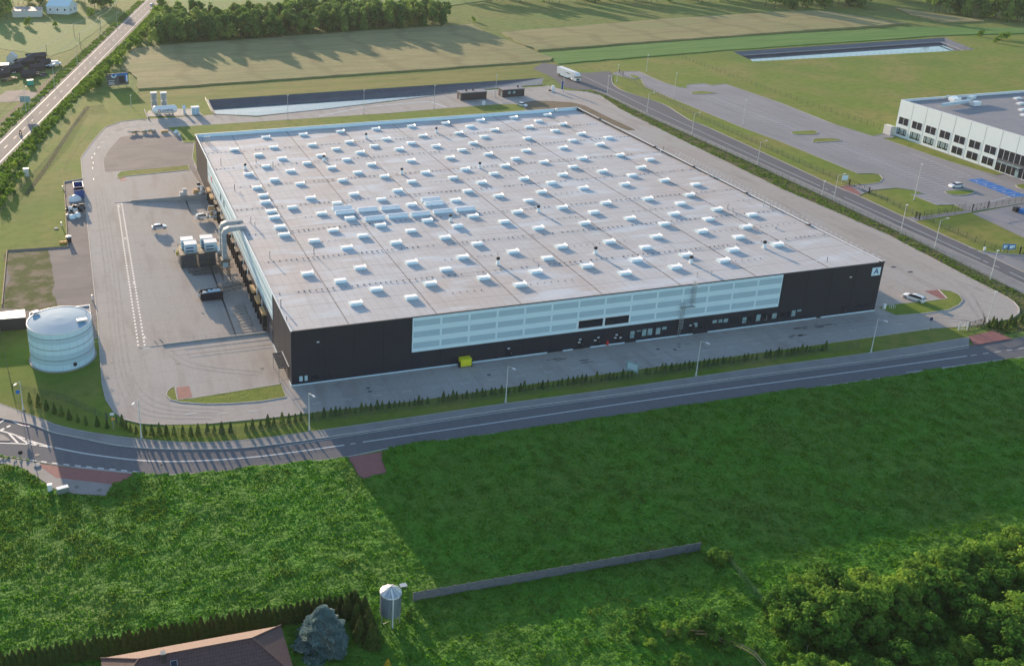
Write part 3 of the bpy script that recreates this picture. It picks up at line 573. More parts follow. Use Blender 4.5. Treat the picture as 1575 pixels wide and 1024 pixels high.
# ------------------------------------------------------------------ foreground meadow
MEADOW = [p for p in SED]+[Vector((260, -60, 0)), Vector((220, -140, 0)), Vector((-110, -120, 0)), Vector((-110, -30, 0))]
HOLES = [GP([(528, 690), (590, 688), (588, 703), (596, 728), (560, 738), (549, 732), (541, 714)]), GP([(-40, 700), (51, 709), (208, 727), (196, 738), (174, 746), (163, 764), (114, 761.5), (82, 753.5), (54, 734), (31, 720.5), (-30, 713)])]
def inmeadow(p): return inpoly(p, MEADOW) and not any(inpoly(p, h) for h in HOLES)
def mh(x, y):
    return .14*mnoise.noise((x*.22, y*.22, 1))+.09*mnoise.noise((x*.7, y*1.1, 5))+.10*mnoise.noise((x*1.9, y*2.6, 9))+.10
mb = MB(); st = .55; X0, X1, Y0_, Y1_ = -80, 150, -100, -9; nx = int((X1-X0)/st); ny = int((Y1_-Y0_)/st); idx = {}; vs = []; fs = []
def gv(i, j):
    k = (i, j)
    if k not in idx:
        x = X0+i*st+.2*mnoise.noise((i*3.1, j*1.7, 0)); y = Y0_+j*st+.2*mnoise.noise((i*2.3, j*2.9, 7)); idx[k] = len(vs); vs.append((x, y, .02+max(.02, mh(x, y)*1.5+.08)))
    return idx[k]
cellok = set()
for i in range(nx):
    for j in range(ny):
        if inmeadow((X0+(i+.5)*st, Y0_+(j+.5)*st)): cellok.add((i, j)); fs.append((gv(i, j), gv(i+1, j), gv(i+1, j+1), gv(i, j+1)))
mb.add(vs, fs, 'meadow'); o = mb.build('meadow', smooth=True); o['kind'] = 'structure'
sheet('meadow', [(150, -30), (400, 0), (400, -100), (150, -100)], .012, 'meadow')
cells = sorted(cellok); rr = random.Random(11); mb = MB(); vs = []; fs = []; mb2 = MB(); v2 = []; f2 = []
for _ in range(330000):
    i, j = cells[int(rr.random()*len(cells))]; x = X0+(i+rr.random())*st; y = Y0_+(j+rr.random())*st
    px, py = PJ((x, y, 0))
    if px < -30 or px > 1610 or py > 1060: continue
    dn = mnoise.noise((x*.12, y*.12, 3)); dn2 = mnoise.noise((x*.5, y*.5, 13))
    if rr.random() > .75+dn*.4+dn2*.6: continue
    near_road = y > -26+.0*x
    wd = (x < -28 and y > -44 and dn > -.1) or (dn < -.36)
    h = rr.uniform(.10, .25)*(1+.7*dn2)+(.10 if wd else 0)
    a = rr.random()*6.28; w_ = rr.uniform(.06, .14); lx = rr.uniform(-.16, .16); ly = rr.uniform(-.16, .08); z0 = .05+mh(x, y)*1.4
    V, F = (v2, f2) if wd else (vs, fs)
    for b in range(2):
        aa = a+b*1.5; o_ = len(V); dx = math.cos(aa)*w_; dy = math.sin(aa)*w_
        V += [(x-dx, y-dy, z0), (x+dx, y+dy, z0), (x+dx*.5+lx, y+dy*.5+ly, z0+h), (x-dx*.3+lx, y-dy*.3+ly, z0+h*.8)]; F.append((o_, o_+1, o_+2, o_+3))
mb.add(vs, fs, 'blade'); o = mb.build('grass_tufts'); tag(o, 'thick bright green meadow grass below the road in the foreground', 'grass'); o['kind'] = 'stuff'
mb2.add(v2, f2, 'weed'); o = mb2.build('weed_tufts'); tag(o, 'duller coarse weeds mixed through the foreground meadow', 'weeds'); o['kind'] = 'stuff'
# tufts on the east verge and along the highway
mb = MB(); vs = []; fs = []; strips = [(VERGE, 4500, .12, .32)]
HV = GP([(0, 258), (130, 121), (190, 65), (246, 6), (256, 3), (212, 60), (180, 92), (140, 132), (100, 172), (36, 256), (0, 320)]); strips.append((HV, 8000, .25, .8))
HV2 = GP([(0, 213), (222, 2), (212, 2), (150, 58), (88, 113), (60, 145), (30, 165), (0, 192)]); strips.append((HV2, 4000, .2, .55))
for poly, n_, h0, h1 in strips:
    xs = [p.x for p in poly]; ys = [p.y for p in poly]; k = 0; tries = 0
    while k < n_ and tries < n_*60:
        tries += 1; x = rr.uniform(min(xs), max(xs)); y = rr.uniform(min(ys), max(ys))
        if not inpoly((x, y), poly): continue
        px, py = PJ((x, y, 0))
        if px < -40 or px > 1620 or py < -20: continue
        if rr.random() > .5+1.2*mnoise.noise((x*.3, y*.3, 4)): continue
        k += 1; h = rr.uniform(h0, h1)
        for b in range(3):
            aa = rr.random()*6.28; w_ = h*.5; o_ = len(vs); dx = math.cos(aa)*w_; dy = math.sin(aa)*w_; lx = rr.uniform(-.3, .3)
            vs += [(x-dx, y-dy, .03), (x+dx, y+dy, .03), (x+dx*.6+lx, y+dy*.6, h), (x-dx*.5+lx, y-dy*.5, h*.8)]; fs.append((o_, o_+1, o_+2, o_+3))
mb.add(vs, fs, 'weed'); o = mb.build('verge_tufts'); tag(o, 'uneven rough grass and weeds along the road verges', 'grass'); o['kind'] = 'stuff'
# ================================================================== WAREHOUSE
WX, WY, WH = 135.1, 144.3, 12.0
def deck(y): return 11.93-.85*min(1, max(0, y/WY))
SKY = [(15.5,8.9),(27.4,8.8),(51.7,9.0),(76.2,8.9),(88.6,9.1),(101.0,9.6),(21.5,14.5),(33.5,14.4),(45.6,14.3),(57.9,14.5),(70.2,14.6),(82.4,14.9),(94.7,14.6),(106.8,14.6),(118.7,14.8),(15.4,20.5),(39.4,20.6),(63.8,20.8),(88.4,20.9),(113.0,21.1),(9.4,26.1),(21.4,26.3),(33.4,26.3),(45.5,26.3),(57.8,26.3),(69.9,26.4),(82.1,26.3),(94.4,26.4),(106.8,26.7),(118.9,26.6),(51.8,32.9),(100.9,33.4),(113.2,33.5),(125.5,33.5),(21.7,38.4),(33.6,38.5),(45.9,38.6),(70.0,38.7),(82.4,38.9),(94.8,39.0),(107.1,39.1),(119.5,39.3),(15.4,44.5),(27.4,44.6),(39.5,44.7),(51.6,45.0),(63.8,44.8),(88.4,45.3),(113.0,45.4),(9.3,50.2),(21.4,50.0),(33.5,50.3),(45.7,50.5),(57.8,50.5),(69.8,50.6),(82.3,50.7),(94.7,50.9),(106.9,51.0),(119.1,50.9),(9.4,55.5),(27.6,56.8),(76.3,57.6),(125.7,58.0),(9.4,62.5),(21.5,62.1),(45.7,62.6),(57.9,62.9),(70.2,63.3),(82.5,63.2),(94.8,63.3),(107.2,63.3),(119.5,63.5),(9.5,66.9),(15.4,68.5),(39.4,68.4),(27.4,68.6),(63.8,68.9),(88.5,69.5),(113.2,69.7),(9.4,74.3),(21.6,74.4),(33.5,74.4),(45.7,74.3),(70.1,74.8),(82.7,74.8),(94.7,75.3),(107.0,75.3),(119.4,75.5),(9.9,79.6),(51.9,80.4),(64.1,80.6),(76.5,81.0),(101.0,81.1),(126.0,81.7),(9.5,86.5),(21.5,86.6),(33.7,86.7),(45.9,86.8),(58.1,87.2),(70.2,87.1),(82.5,87.4),(94.8,87.6),(107.4,87.9),(119.7,88.1),(15.4,91.9),(39.7,92.1),(88.4,92.7),(9.3,98.8),(21.4,98.6),(33.6,98.6),(45.6,98.6),(57.8,99.0),(70.0,98.8),(82.4,99.3),(94.8,99.6),(107.0,99.6),(119.6,99.9),(15.6,104.7),(27.8,104.6),(39.9,104.9),(76.4,105.1),(113.6,105.9),(125.9,105.9),(21.6,111.0),(33.5,111.0),(45.8,111.0),(58.2,111.3),(70.2,111.4),(82.5,111.5),(101.1,112.0),(119.8,112.3),(39.7,116.3),(51.9,116.4),(64.0,116.5),(15.6,116.6),(88.7,117.3),(113.4,117.7),(21.5,123.1),(33.6,122.8),(45.6,122.8),(57.7,122.8),(70.2,123.4),(82.3,123.3),(9.4,123.7),(94.9,123.8),(107.2,124.2),(119.5,124.5),(88.9,129.9),(113.5,130.1),(21.4,134.8),(33.6,134.9),(46.1,135.2),(58.1,135.1),(70.4,135.3),(82.6,135.9),(95.1,136.2),(107.4,136.7),(119.9,136.9)]
def redeck(x, y, z0=12.3, dz=.35):
    px, py = PJ((x, y, z0)); p = G(px, py, z0)
    for _ in range(4): p = G(px, py, deck(p.y)+dz)
    return p.x, p.y
MT['seam'] = mat('seam_dark', (.13, .12, .12), rough=.8)
wh = thing('warehouse', 'huge flat-roofed warehouse clad in charcoal with pale blue panel bands and rows of white skylights', 'warehouse')
mb = MB()
mb.box0(0, WX, .0, .3, -1.4, WH-.06, 'charcoal'); mb.box0(0, .3, .3, WY, -1.4, WH-.06, 'charcoal')
mb.box0(WX-.3, WX, .3, WY, -1.4, WH-.06, 'charcoal'); mb.box0(.3, WX-.3, WY-.3, WY, -1.4, WH-.06, 'charcoal')
k = 0
while .55+6.07*k < WX:
    x = .55+6.07*k; mb.box0(x-.04, x+.04, -.012, .01, .25, WH-.08, 'joint'); k += 1
for y in [5.9, 11.8, 17.6]+[116+i*4.9 for i in range(6)]: mb.box0(-.012, .01, y-.05, y+.05, .1, WH-.08, 'joint')
wall = mb.build('wall', wh)
mb = MB(); x = .4
for a, b in ((.0, 54.6), (58.2, 60.5), (64.5, 72.5), (75.2, 88.8), (92.5, 119.8), (121.0, 135.1)): mb.box0(a, b, -.09, -.015, .0, .28, 'pale')
mb.box0(-.12, -.015, 0, 2.0, 0, .25, 'pale'); mb.box0(-.12, -.015, 9.5, 18, 0, .25, 'pale')
mb.build('plinth', wh)
# roof
mb = MB()
n_ = 48
for i in range(n_):
    y0 = .25+(WY-.5)*i/n_; y1 = .25+(WY-.5)*(i+1)/n_
    xs = [.25]+[11.8+18.25*k for k in range(7)]+[WX-.25]; pts = []
    for k in range(len(xs)-1):
        for t in (0, .5): pts.append((xs[k]+(xs[k+1]-xs[k])*t, .0 if t == 0 and 0 < k else .14))
    pts.append((xs[-1], .12)); pts[0] = (xs[0], .1)
    vs = [(x, y0, deck(y0)-.14+h) for x, h in pts]+[(x, y1, deck(y1)-.14+h) for x, h in pts]; m_ = len(pts)
    mb.add(vs, [(q, q+1, m_+q+1, m_+q) for q in range(m_-1)], 'roof')
roof = mb.build('roof', wh)
mb = MB()
mb.box0(0, WX, WY-.35, WY+.05, deck(WY)-.4, WH+.02, 'pale'); mb.box0(-.03, WX+.03, WY-.42, WY+.1, WH+.02, WH+.1, 'metal')
mb.box0(-.06, .26, 0, WY-.42, WH-.06, WH+.03, 'metal'); mb.box0(WX-.26, WX+.08, 0, WY-.42, WH-.06, WH+.02, 'white')
mb.box0(.26, WX-.26, -.05, .26, WH-.06, WH+.02, 'dark')
mb.build('parapet', wh)
# seams, drains and lightning wires
rr = random.Random(5)
for k in range(7):
    mb = MB(); x = 11.8+18.25*k; yy = 1; mb.box0(x-.05, x+.05, .3, WY-.5, deck(WY)-.3, deck(WY)-.1, 'junk') if 0 else None
    while yy < WY-2:
        L_ = rr.uniform(2.2, 3.6); mb.box0(x-.045, x+.045, yy, yy+L_, deck(yy)-.16, deck(yy)-.06, 'seam'); yy += L_+rr.uniform(.25, .5)
    mb.build('seam_gutter', wh)
mb = MB()
for r_, y in enumerate((17.9, 35.5, 53.2, 71.6, 90, 108, 125)):
    x = 1.5
    while x < WX-1:
        if rr.random() < .82: s = rr.uniform(.09, .17); mb.box0(x-s, x+s, y-s*.7, y+s*.7, deck(y)-.05, deck(y)+.13, 'liner')
        x += rr.uniform(1.1, 1.5)
for y in (9, 26.5, 44.5, 62, 80.5):
    x = 3
    while x < WX-1:
        if mnoise.noise((x*.06, y, 2)) > .05: mb.box0(x-.09, x+.09, y-.08, y+.08, deck(y)-.05, deck(y)+.08, 'liner')
        x += 1.6
o = mb.build('conductor_block', wh); o['kind'] = 'stuff'
mb = MB()
for y in (17.9, 35.5, 53.2, 71.6, 90, 108, 125): mb.box0(.5, WX-.5, y-.012, y+.012, deck(y)+.1, deck(y)+.125, 'seam')
mb.build('conductor_wire', wh)
# skylights: 100 nearest as parts with their dome, the rest as one part
def skylight_mb(kind):  # dome tops tilted toward the sun, shaped to come out brighter
    a = MB(); a.box((0, 0, .16), (2.55, 1.55, .42), 'pale'); b = MB()
    if kind:
        b.add([(-1.3, -.8, .37), (1.3, -.8, .37), (1.3, .8, .37), (-1.3, .8, .37), (-1.22, -.72, .62), (1.22, -.72, .62), (1.22, .72, .50), (-1.22, .72, .50)], [(0, 1, 5, 4), (1, 2, 6, 5), (2, 3, 7, 6), (3, 0, 4, 7), (4, 5, 6, 7)], 'dome')
    else:
        b.add([(-1.0, -.78, .37), (1.0, -.78, .37), (1.0, .78, .37), (-1.0, .78, .37), (-.98, -.70, .6), (.98, -.70, .6), (.98, .70, .47), (-.98, .70, .47)], [(0, 1, 5, 4), (1, 2, 6, 5), (2, 3, 7, 6), (3, 0, 4, 7), (4, 5, 6, 7)], 'dome')
        for s in (-1, 1):     # wind deflectors at both ends
            b.add([(s*1.02, -.82, .3), (s*1.02, .82, .3), (s*1.34, .82, .72), (s*1.34, -.82, .72), (s*1.08, -.82, .3), (s*1.08, .82, .3), (s*1.39, .82, .70), (s*1.39, -.82, .70)], [(0, 1, 2, 3), (7, 6, 5, 4), (2, 6, 7, 3), (0, 3, 7, 4), (1, 5, 6, 2)], 'dome')
    return a, b
protos = {}
for kd in (0, 1):
    a, b = skylight_mb(kd); protos[kd] = (a, b)
sk = []
for x, y in SKY:
    X, Y = redeck(x, y); sk.append((X, Y, 1 if (abs(((x-15.4)/12.2)-round((x-15.4)/12.2)) < .15 and (y > 10 or 20 < x < 40)) else 0))
sk.sort(key=lambda s: s[1])
made = {}
for i, (x, y, kd) in enumerate(sk[:100]):
    if kd not in made:
        a = protos[kd][0].build('skylight', wh); b = protos[kd][1].build('skylight_dome', a); made[kd] = (a, b)
    else:
        a = made[kd][0].copy(); C.objects.link(a); b = made[kd][1].copy(); C.objects.link(b); b.parent = a
    a.location = (x, y, deck(y)-.02)
mb = MB()
for x, y, kd in sk[100:]:
    for q in protos[kd]:
        o_ = len(mb.v)
        for mname in q.ms:
            fs = [f for f, m_ in zip(q.f, q.m) if q.ms[m_] == mname]
            mb.add([(v[0]+x, v[1]+y, v[2]+deck(y)-.02) for v in q.v], fs, mname)
o = mb.build('skylight', wh); o['kind'] = 'stuff'
# barrel rooflights
for x, y in [(27.7, 64.8), (27.6, 61.7), (33.7, 62.1), (33.6, 55.5), (39.7, 61.8), (39.7, 55.7), (51.9, 65.1), (51.7, 62.1), (45.7, 55.6), (51.8, 55.9), (57.9, 55.9)]:
    X, Y = redeck(x, y, 12.3, .5); mb = MB(); z = deck(Y); mb.box((0, 0, .15), (5.1, 1.6, .4), 'pale'); vs = []; fs = []
    for s in (-2.5, 2.5):
        for t in range(8): a = math.pi*t/7; vs.append((s, math.cos(a)*.78, .35+math.sin(a)*.5))
    fs = [(t, t+1, 9+t, 8+t) for t in range(7)]+[tuple(range(7, -1, -1)), tuple(range(8, 16))]
    mb.add(vs, fs, 'dome'); mb.build('barrel_rooflight', wh, (X, Y, z))
# roof fans and stub pipes
def fan_mb():
    m_ = MB(); m_.box((0, 0, .3), (.75, .75, .6), 'white'); m_.lathe([(.28, .6), (.28, 1.2), (0, 1.2)], 'pale', 12); m_.lathe([(.3, 1.2), (.42, 1.35), (.42, 1.75), (.2, 1.85), (0, 1.85)], 'dark', 12); return m_
fm = None
for px, py in [(563, 209), (671, 200), (618, 263), (738, 254), (693, 335), (828, 321), (916, 385), (766, 401), (498, 243), (377, 256), (1176, 376), (1063, 399)]:
    z = 11.7; p = G(px, py, z)
    for _ in range(3): p = G(px, py, deck(p.y)+.9)
    if fm is None: fm = fan_mb().build('roof_fan', wh); o = fm
    else: o = fm.copy(); C.objects.link(o)
    o.location = (p.x, p.y, deck(p.y)-.05)
for px, py, h, r_ in [(316, 220, 1.9, .14), (319, 219.5, 1.9, .14), (322, 219, 1.9, .14), (312, 222, 2.1, .05), (340, 254, 2.2, .07), (394, 250, 2, .07), (420, 258, 2, .07), (361, 293, 1.9, .08), (386, 344, 1.9, .1), (392, 348, 1.2, .1), (415, 397, 1.8, .1), (483, 391, 1.8, .08), (423, 257, .6, .1), (369, 297, .5, .12), (432, 471, 1.6, .12), (441, 494, 1.2, .06), (820, 400, .4, .1), (1020, 233, 1.6, .06), (954, 202, 1.2, .06), (908, 177, 1.2, .06), (1016, 235, .8, .18), (1090, 271, 1.2, .14), (1097, 274, .7, .14), (1174, 317, 1.3, .14), (1184, 319, .8, .18), (1119, 321, 1.3, .16), (1127, 325, .8, .18), (1272, 402, 1.2, .06), (1072, 425, 1.0, .1), (1094, 422.5, 1.0, .1), (1193, 351, .4, .2), (532, 277, .8, .1)]:
    p = G(px, py, 11.8); p = G(px, py, deck(p.y)); mb = MB(); z = deck(p.y)-.1
    mb.tube([(0, 0, 0), (0, 0, h)], r_, 'metal' if r_ > .09 else 'dark', 8); mb.lathe([(r_*1.5, h), (r_*1.5, h+.12), (0, h+.18)], 'metal', 8) if r_ > .09 else None
    mb.build('vent_pipe', wh, (p.x, p.y, z))
# small things along the east eave
mb = MB()
for px, py in ((1072, 256), (1150, 297), (1245, 346), (1371, 402), (1008, 226), (940, 182)):
    p = G(px, py, 12); mb.box((WX-.5, p.y, 12.05), (.9, .35, .3), 'dark'); mb.box((WX-.9, p.y+.5, 12.0), (.3, .25, .2), 'junk')
mb.build('roof_outlet', wh)
mb = MB(); p = G(855, 166, 12.4); mb.lathe([(.0, 1.3), (.35, 1.25), (.55, .9), (.55, .2), (.35, 0)], 'white', 14, (p.x, WY-1.2, 11.2)); mb.box((p.x, WY-1.2, 11.1), (.9, .9, .3), 'metal'); mb.build('roof_cowl', wh)
# front band: pale panels with grey strips
mb = MB(); BX0, BX1, BZ0, BZ1 = 24.75, 109.3, 4.2, 11.86
mb.box0(BX0, BX1, -.06, -.014, BZ0, BZ1, 'pale')
nb = 14; bw = (BX1-BX0)/nb
for b in range(nb):
    for r_ in range(3):
        z1 = BZ1-.65-r_*2.45; z0 = z1-1.3; xa, xb = BX0+b*bw+.22, BX0+(b+1)*bw-.22
        if b in (6, 7) and r_ == 2: continue
        if b in (6, 7) and r_ == 2: z0 = 6.6
        mb.box0(xa, xb, -.075, -.061, z0, z1, 'paleg')
mb.build('pale_band', wh)
for b in (6, 7):
    xa, xb = BX0+b*bw+.12, BX0+(b+1)*bw-.12
    f = MB(); 
    for q in ((xa, xb, 4.75, 4.9), (xa, xb, 6.7, 6.85)): f.box0(q[0], q[1], -.16, -.078, q[2], q[3], 'white')
    f.box0(xa, xa+.12, -.16, -.078, 4.9, 6.7, 'white'); f.box0(xb-.12, xb, -.16, -.078, 4.9, 6.7, 'white'); fr = f.build('window', wh)
    g = MB(); g.box0(xa+.12, xb-.12, -.11, -.079, 4.9, 6.7, 'glass'); 
    g.build('pane', fr)
def win(x0, x1, z0, z1, glass='blind', frame='dark'):
    f = MB()
    for q in ((x0, x1, z0, z0+.07), (x0, x1, z1-.07, z1)): f.box0(q[0], q[1], -.07, -.016, q[2], q[3], frame)
    for q in ((x0, x0+.07), (x1-.07, x1)): f.box0(q[0], q[1], -.07, -.016, z0+.07, z1-.07, frame)
    o = f.build('window', wh); g = MB(); g.box0(x0+.07, x1-.07, -.04, -.0165, z0+.07, z1-.07, glass); g.build('pane', o)
def zx(px, py):      # intersect with the front wall plane y=0
    d = FW*FPX+RT*(px-PX)-UP*(py-PY); t = (0-CAM.y)/d.y; p = CAM+d*t; return p.x, p.z
def zy(px, py):      # intersect with the west wall plane x=0
    d = FW*FPX+RT*(px-PX)-UP*(py-PY); t = (0-CAM.x)/d.x; p = CAM+d*t; return p.y, p.z
def w6(u, v): return (780+u/3.9375, 380+v/3.9375)
def wpx(o, a, b, glass='blind'):
    x0, z1 = zx(o[0]+a[0]/3.9375, o[1]+a[1]/3.9375); x1, _z = zx(o[0]+b[0]/3.9375, o[1]+a[1]/3.9375); _x, z0 = zx(o[0]+a[0]/3.9375, o[1]+b[1]/3.9375)
    win(x0, x1, max(.5, z0), z1, glass)
O6 = (780, 380); O2 = (1175, 340); O5 = (400, 380)
for a, b, g in (((745, 508), (774, 553), 'blind'), ((783, 503), (812, 514), 'blind'), ((783, 516), (812, 545), 'glass'), ((817, 497), (846, 540), 'blind'), ((851, 492), (882, 535), 'blind'), ((901, 488), (931, 530), 'blind'), ((937, 482), (968, 502), 'blind'), ((1128, 458), (1156, 486), 'blind'), ((1164, 455), (1190, 490), 'glass'), ((1215, 445), (1238, 488), 'glass'), ((1243, 441), (1272, 462), 'blind'), ((1279, 437), (1306, 460), 'blind'), ((1311, 433), (1340, 458), 'blind'), ((1279, 464), (1306, 484), 'glass'), ((1350, 428), (1410, 475), 'glass'), ((1425, 425), (1452, 462), 'blind'), ((1458, 420), (1486, 455), 'glass'), ((1510, 408), (1538, 450), 'blind'), ((1545, 405), (1572, 440), 'glass')): wpx(O6, a, b, g)
for a, b, g in (((0, 570), (20, 600), 'blind'), ((25, 565), (45, 600), 'glass'), ((50, 558), (80, 592), 'blind'), ((95, 550), (128, 585), 'glass'), ((140, 545), (160, 582), 'glass'), ((168, 540), (195, 578), 'blind'), ((200, 535), (228, 550), 'blind'), ((552, 503), (575, 532), 'glass'), ((580, 500), (612, 528), 'glass'), ((617, 497), (642, 525), 'glass')): wpx(O2, a, b, g)
for a, b, g in (((235, 780), (260, 815), 'paleg'), ((267, 776), (290, 811), 'paleg'), ((305, 772), (355, 803), 'glass'), ((413, 755), (435, 793), 'glass')): wpx(O5, a, b, g)
MT['doorm'] = mat('door_charcoal', (.02, .02, .026), rough=.5)
for px, py in ((783, 548), (893, 531), (919, 527), (951, 520), (1063, 512), (1298, 474)):
    x, _ = zx(px, py); d = MB(); d.box0(x-.65, x+.65, -.05, -.016, .05, 2.4, 'doorm'); o = d.build('door', wh); h = MB(); h.box0(x+.4, x+.52, -.1, -.05, 1.05, 1.15, 'metal'); h.build('handle', o)
for px, py in ((489, 525.5), (782, 535.5), (892, 521.5), (890.5, 526), (920, 518.5), (915, 523), (948, 514.5), (946, 519), (954, 518.5), (1061.5, 500), (1308, 426)):
    x, z = zx(px, py); l = MB(); l.box((x, -.12, z), (.5, .2, .18), 'white'); l.build('wall_lamp', wh)
x, z = zx(933.5, 527); l = MB(); l.box((x, -.2, z), (.5, .35, .8), 'redp'); l.box((x, -.2, z+.5), (.25, .2, .25), 'redp'); l.build('hydrant_box', wh)
# caged roof ladder in two flights
def ladder(x, z0, z1, y, cage0):
    m_ = MB()
    for s in (-.25, .25): m_.box0(x+s-.03, x+s+.03, y-.03, y+.03, z0, z1, 'metal')
    z = z0+.2
    while z < z1: m_.box0(x-.22, x+.22, y-.02, y+.02, z, z+.035, 'metal'); z += .3
    z = cage0
    hoop = [(x+.4*math.cos(t), y-.35-.38*math.sin(t)+.0) for t in [k*math.pi/6 for k in range(7)]]
    while z < z1:
        pts = [(x+.38, y)+(z,)]+[(a, b, z) for a, b in hoop]+[(x-.38, y, z)]
        m_.tube(pts, .03, 'metal', 4); z += .75
    for a, b in hoop[1::2]: m_.box0(a-.025, a+.025, b-.025, b+.025, cage0, z1, 'metal')
    return m_
xa, _ = zx(1043.5, 505); m_ = ladder(xa, .1, 8.3, -.35, 2.3); m_.build('caged_ladder', wh)
xb = xa+2.1; m_ = ladder(xb, 7.2, 13.1, -.35, 8.0); m_.box0(xa-.5, xb+.6, -1.1, -.2, 7.1, 7.2, 'metal'); m_.tube([(xa+.6, -1.05, 7.2), (xa+.6, -1.05, 8.2), (xb+.5, -1.05, 8.2), (xb+.5, -1.05, 7.2)], .03, 'metal', 4); m_.build('caged_ladder', wh)
# letter sign
def text_mb(s, size, m, loc, rot, ext=.02, name='lettering', parent=None, align='CENTER'):
    cu = bpy.data.curves.new(name, 'FONT'); cu.body = s; cu.size = size; cu.extrude = ext; cu.align_x = align; cu.align_y = 'CENTER'; cu.offset = size*.012
    t = bpy.data.objects.new(name+'_tmp', cu); C.objects.link(t); dg = bpy.context.evaluated_depsgraph_get(); me = bpy.data.meshes.new_from_object(t.evaluated_get(dg)); bpy.data.objects.remove(t)
    me.materials.clear(); me.materials.append(MT[m]); o = bpy.data.objects.new(name, me); C.objects.link(o); o.location = loc; o.rotation_euler = rot
    if parent: o.parent = parent
    return o
(xa_, z1_), (xb_, z0_) = zx(1348.5, 412.5), zx(1358, 421)
mb = MB(); mb.box0(132.2, 134.4, -.14, -.014, 9.0, 10.9, 'pale'); sg = mb.build('letter_sign', wh)
text_mb('A', 1.9, 'blue', (133.3, -.16, 9.95), (math.pi/2, 0, 0), parent=sg)
# west side: pale band, dock doors, dark recess
mb = MB(); mb.box0(-.08, -.014, 18.0, 115.8, 5.9, 11.86, 'pale')
for z in (10.3, 8.3, 6.5):
    y = 18.4
    while y < 115.3: mb.box0(-.095, -.081, y, min(y+5.7, 115.5), z-.45, z+.45, 'paleg'); y += 6.07
mb.build('pale_band', wh)
mb = MB()
for px, py, h in ((340, 303, 1.5), (345, 313, 1.5)):
    y, z = zy(px, py); mb.box0(-.13, -.096, y-.7, y+.7, z-.9, z+.9, 'glass')
mb.build('window', wh)
mb = MB(); y, z = zy(326, 275); mb.box0(-.14, -.096, y-1.0, y+1.0, z-.5, z+.5, 'redp'); mb.box0(-.14, -.096, y-.3, y+.3, z-1.2, z-.55, 'redp'); mb.build('red_logo_panel', wh)
dock_y = [27.2+6.07*i for i in range(15)]
sh = None
for i, y in enumerate(dock_y):
    if 54 < y < 80: col = 'dark'
    else: col = 'tan' if i in (0, 1, 2, 13, 14) else 'dark'
    out = .95 if col == 'tan' else .6
    m_ = MB(); m_.box0(-out, -.016, -1.75, -1.35, -.1, 3.5, 'dark'); m_.box0(-out, -.016, 1.35, 1.75, -.1, 3.5, 'dark'); m_.box0(-out-.02, -.016, -1.78, 1.78, 3.5, 4.05, col)
    m_.box0(-.35, -.016, -1.6, 1.6, -.35, -.1, 'black'); a = m_.build('dock_shelter', wh, (0, y, 0))
    d = MB(); d.box0(-.06, -.016, -1.35, 1.35, -.1, 3.4, 'charcoal' if i % 3 else 'liner')
    for z in (.6, 1.3, 2.0, 2.7): d.box0(-.075, -.061, -1.33, 1.33, z, z+.03, 'joint')
    d.build('dock_door', a)
    for s in (-1.1, 1.1): q = MB(); q.box0(-.55, -.016, s-.14, s+.14, -.55, -.12, 'black'); q.build('dock_bumper', a)
mb = MB()
for i in range(16):
    y = 24.2+6.07*i; mb.box0(-.1, -.016, y-.25, y+.25, .1, 5.9, 'junk' if i % 3 == 0 else 'pale')
mb.box0(-.2, -.016, 24, 116, 5.55, 5.88, 'liner')
mb.build('wall_pier', wh)
# side door canopy near the south west corner
cn = MB(); cn.box0(-2.1, -.016, 2.2, 8.6, 3.0, 3.12, 'charcoal')
for i in range(9): cn.box0(-2.12, -.02, 2.3+i*.77, 2.42+i*.77, 3.12, 3.2, 'liner')
cn.box0(-.14, -.02, 2.1, 8.7, 3.2, 3.3, 'white'); cn.build('canopy', wh)
mb = MB()
for y in (2.5, 8.3): mb.tube([(-2, y, 0), (-2, y, 3.0)], .06, 'metal', 6)
mb.tube([(-1.8, 1.0, 0), (-1.8, 1.0, 1.1), (-.1, 1.0, 1.1)], .04, 'metal', 5); mb.build('canopy_post', wh)
d = MB(); d.box0(-.06, -.016, 3.5, 5.0, .05, 2.4, 'glass'); d.build('door', wh)
d = MB(); d.box0(-.06, -.016, 18.8, 22.5, .0, 3.6, 'liner'); d.build('rolling_door', wh)

# ================================================================== WHITE OFFICE BUILDING (east)
OX, OY, OH = 248.0, 119.8, 13.1
ob = thing('office_building', 'white two-storey office and hall block with grey flat roof at the right edge', 'office building', (OX, OY, 0))
mb = MB(); LY = 95; LX = 130
mb.box0(0, .3, -LY, 0, 0, OH, 'offwall'); mb.box0(.3, LX, -.3, 0, 0, OH, 'offwall'); mb.box0(LX-.3, LX, -LY, -.3, 0, OH, 'offwall'); mb.box0(.3, LX-.3, -LY, -LY+.3, 0, OH, 'offwall')
for i in range(1, 16): mb.box0(-.015, .005, -6.05*i-.03, -6.05*i+.03, .2, OH-.1, 'joint')
mb.build('wall', ob)
mb = MB(); mb.box0(.3, LX-.3, -LY+.3, -.3, OH-1.0, OH-.75, 'roofgrey'); mb.build('roof', ob)
mb = MB(); mb.box0(-.04, .36, -LY, .04, OH, OH+.07, 'white'); mb.box0(.36, LX, -.36, .04, OH, OH+.07, 'white'); mb.build('parapet', ob)
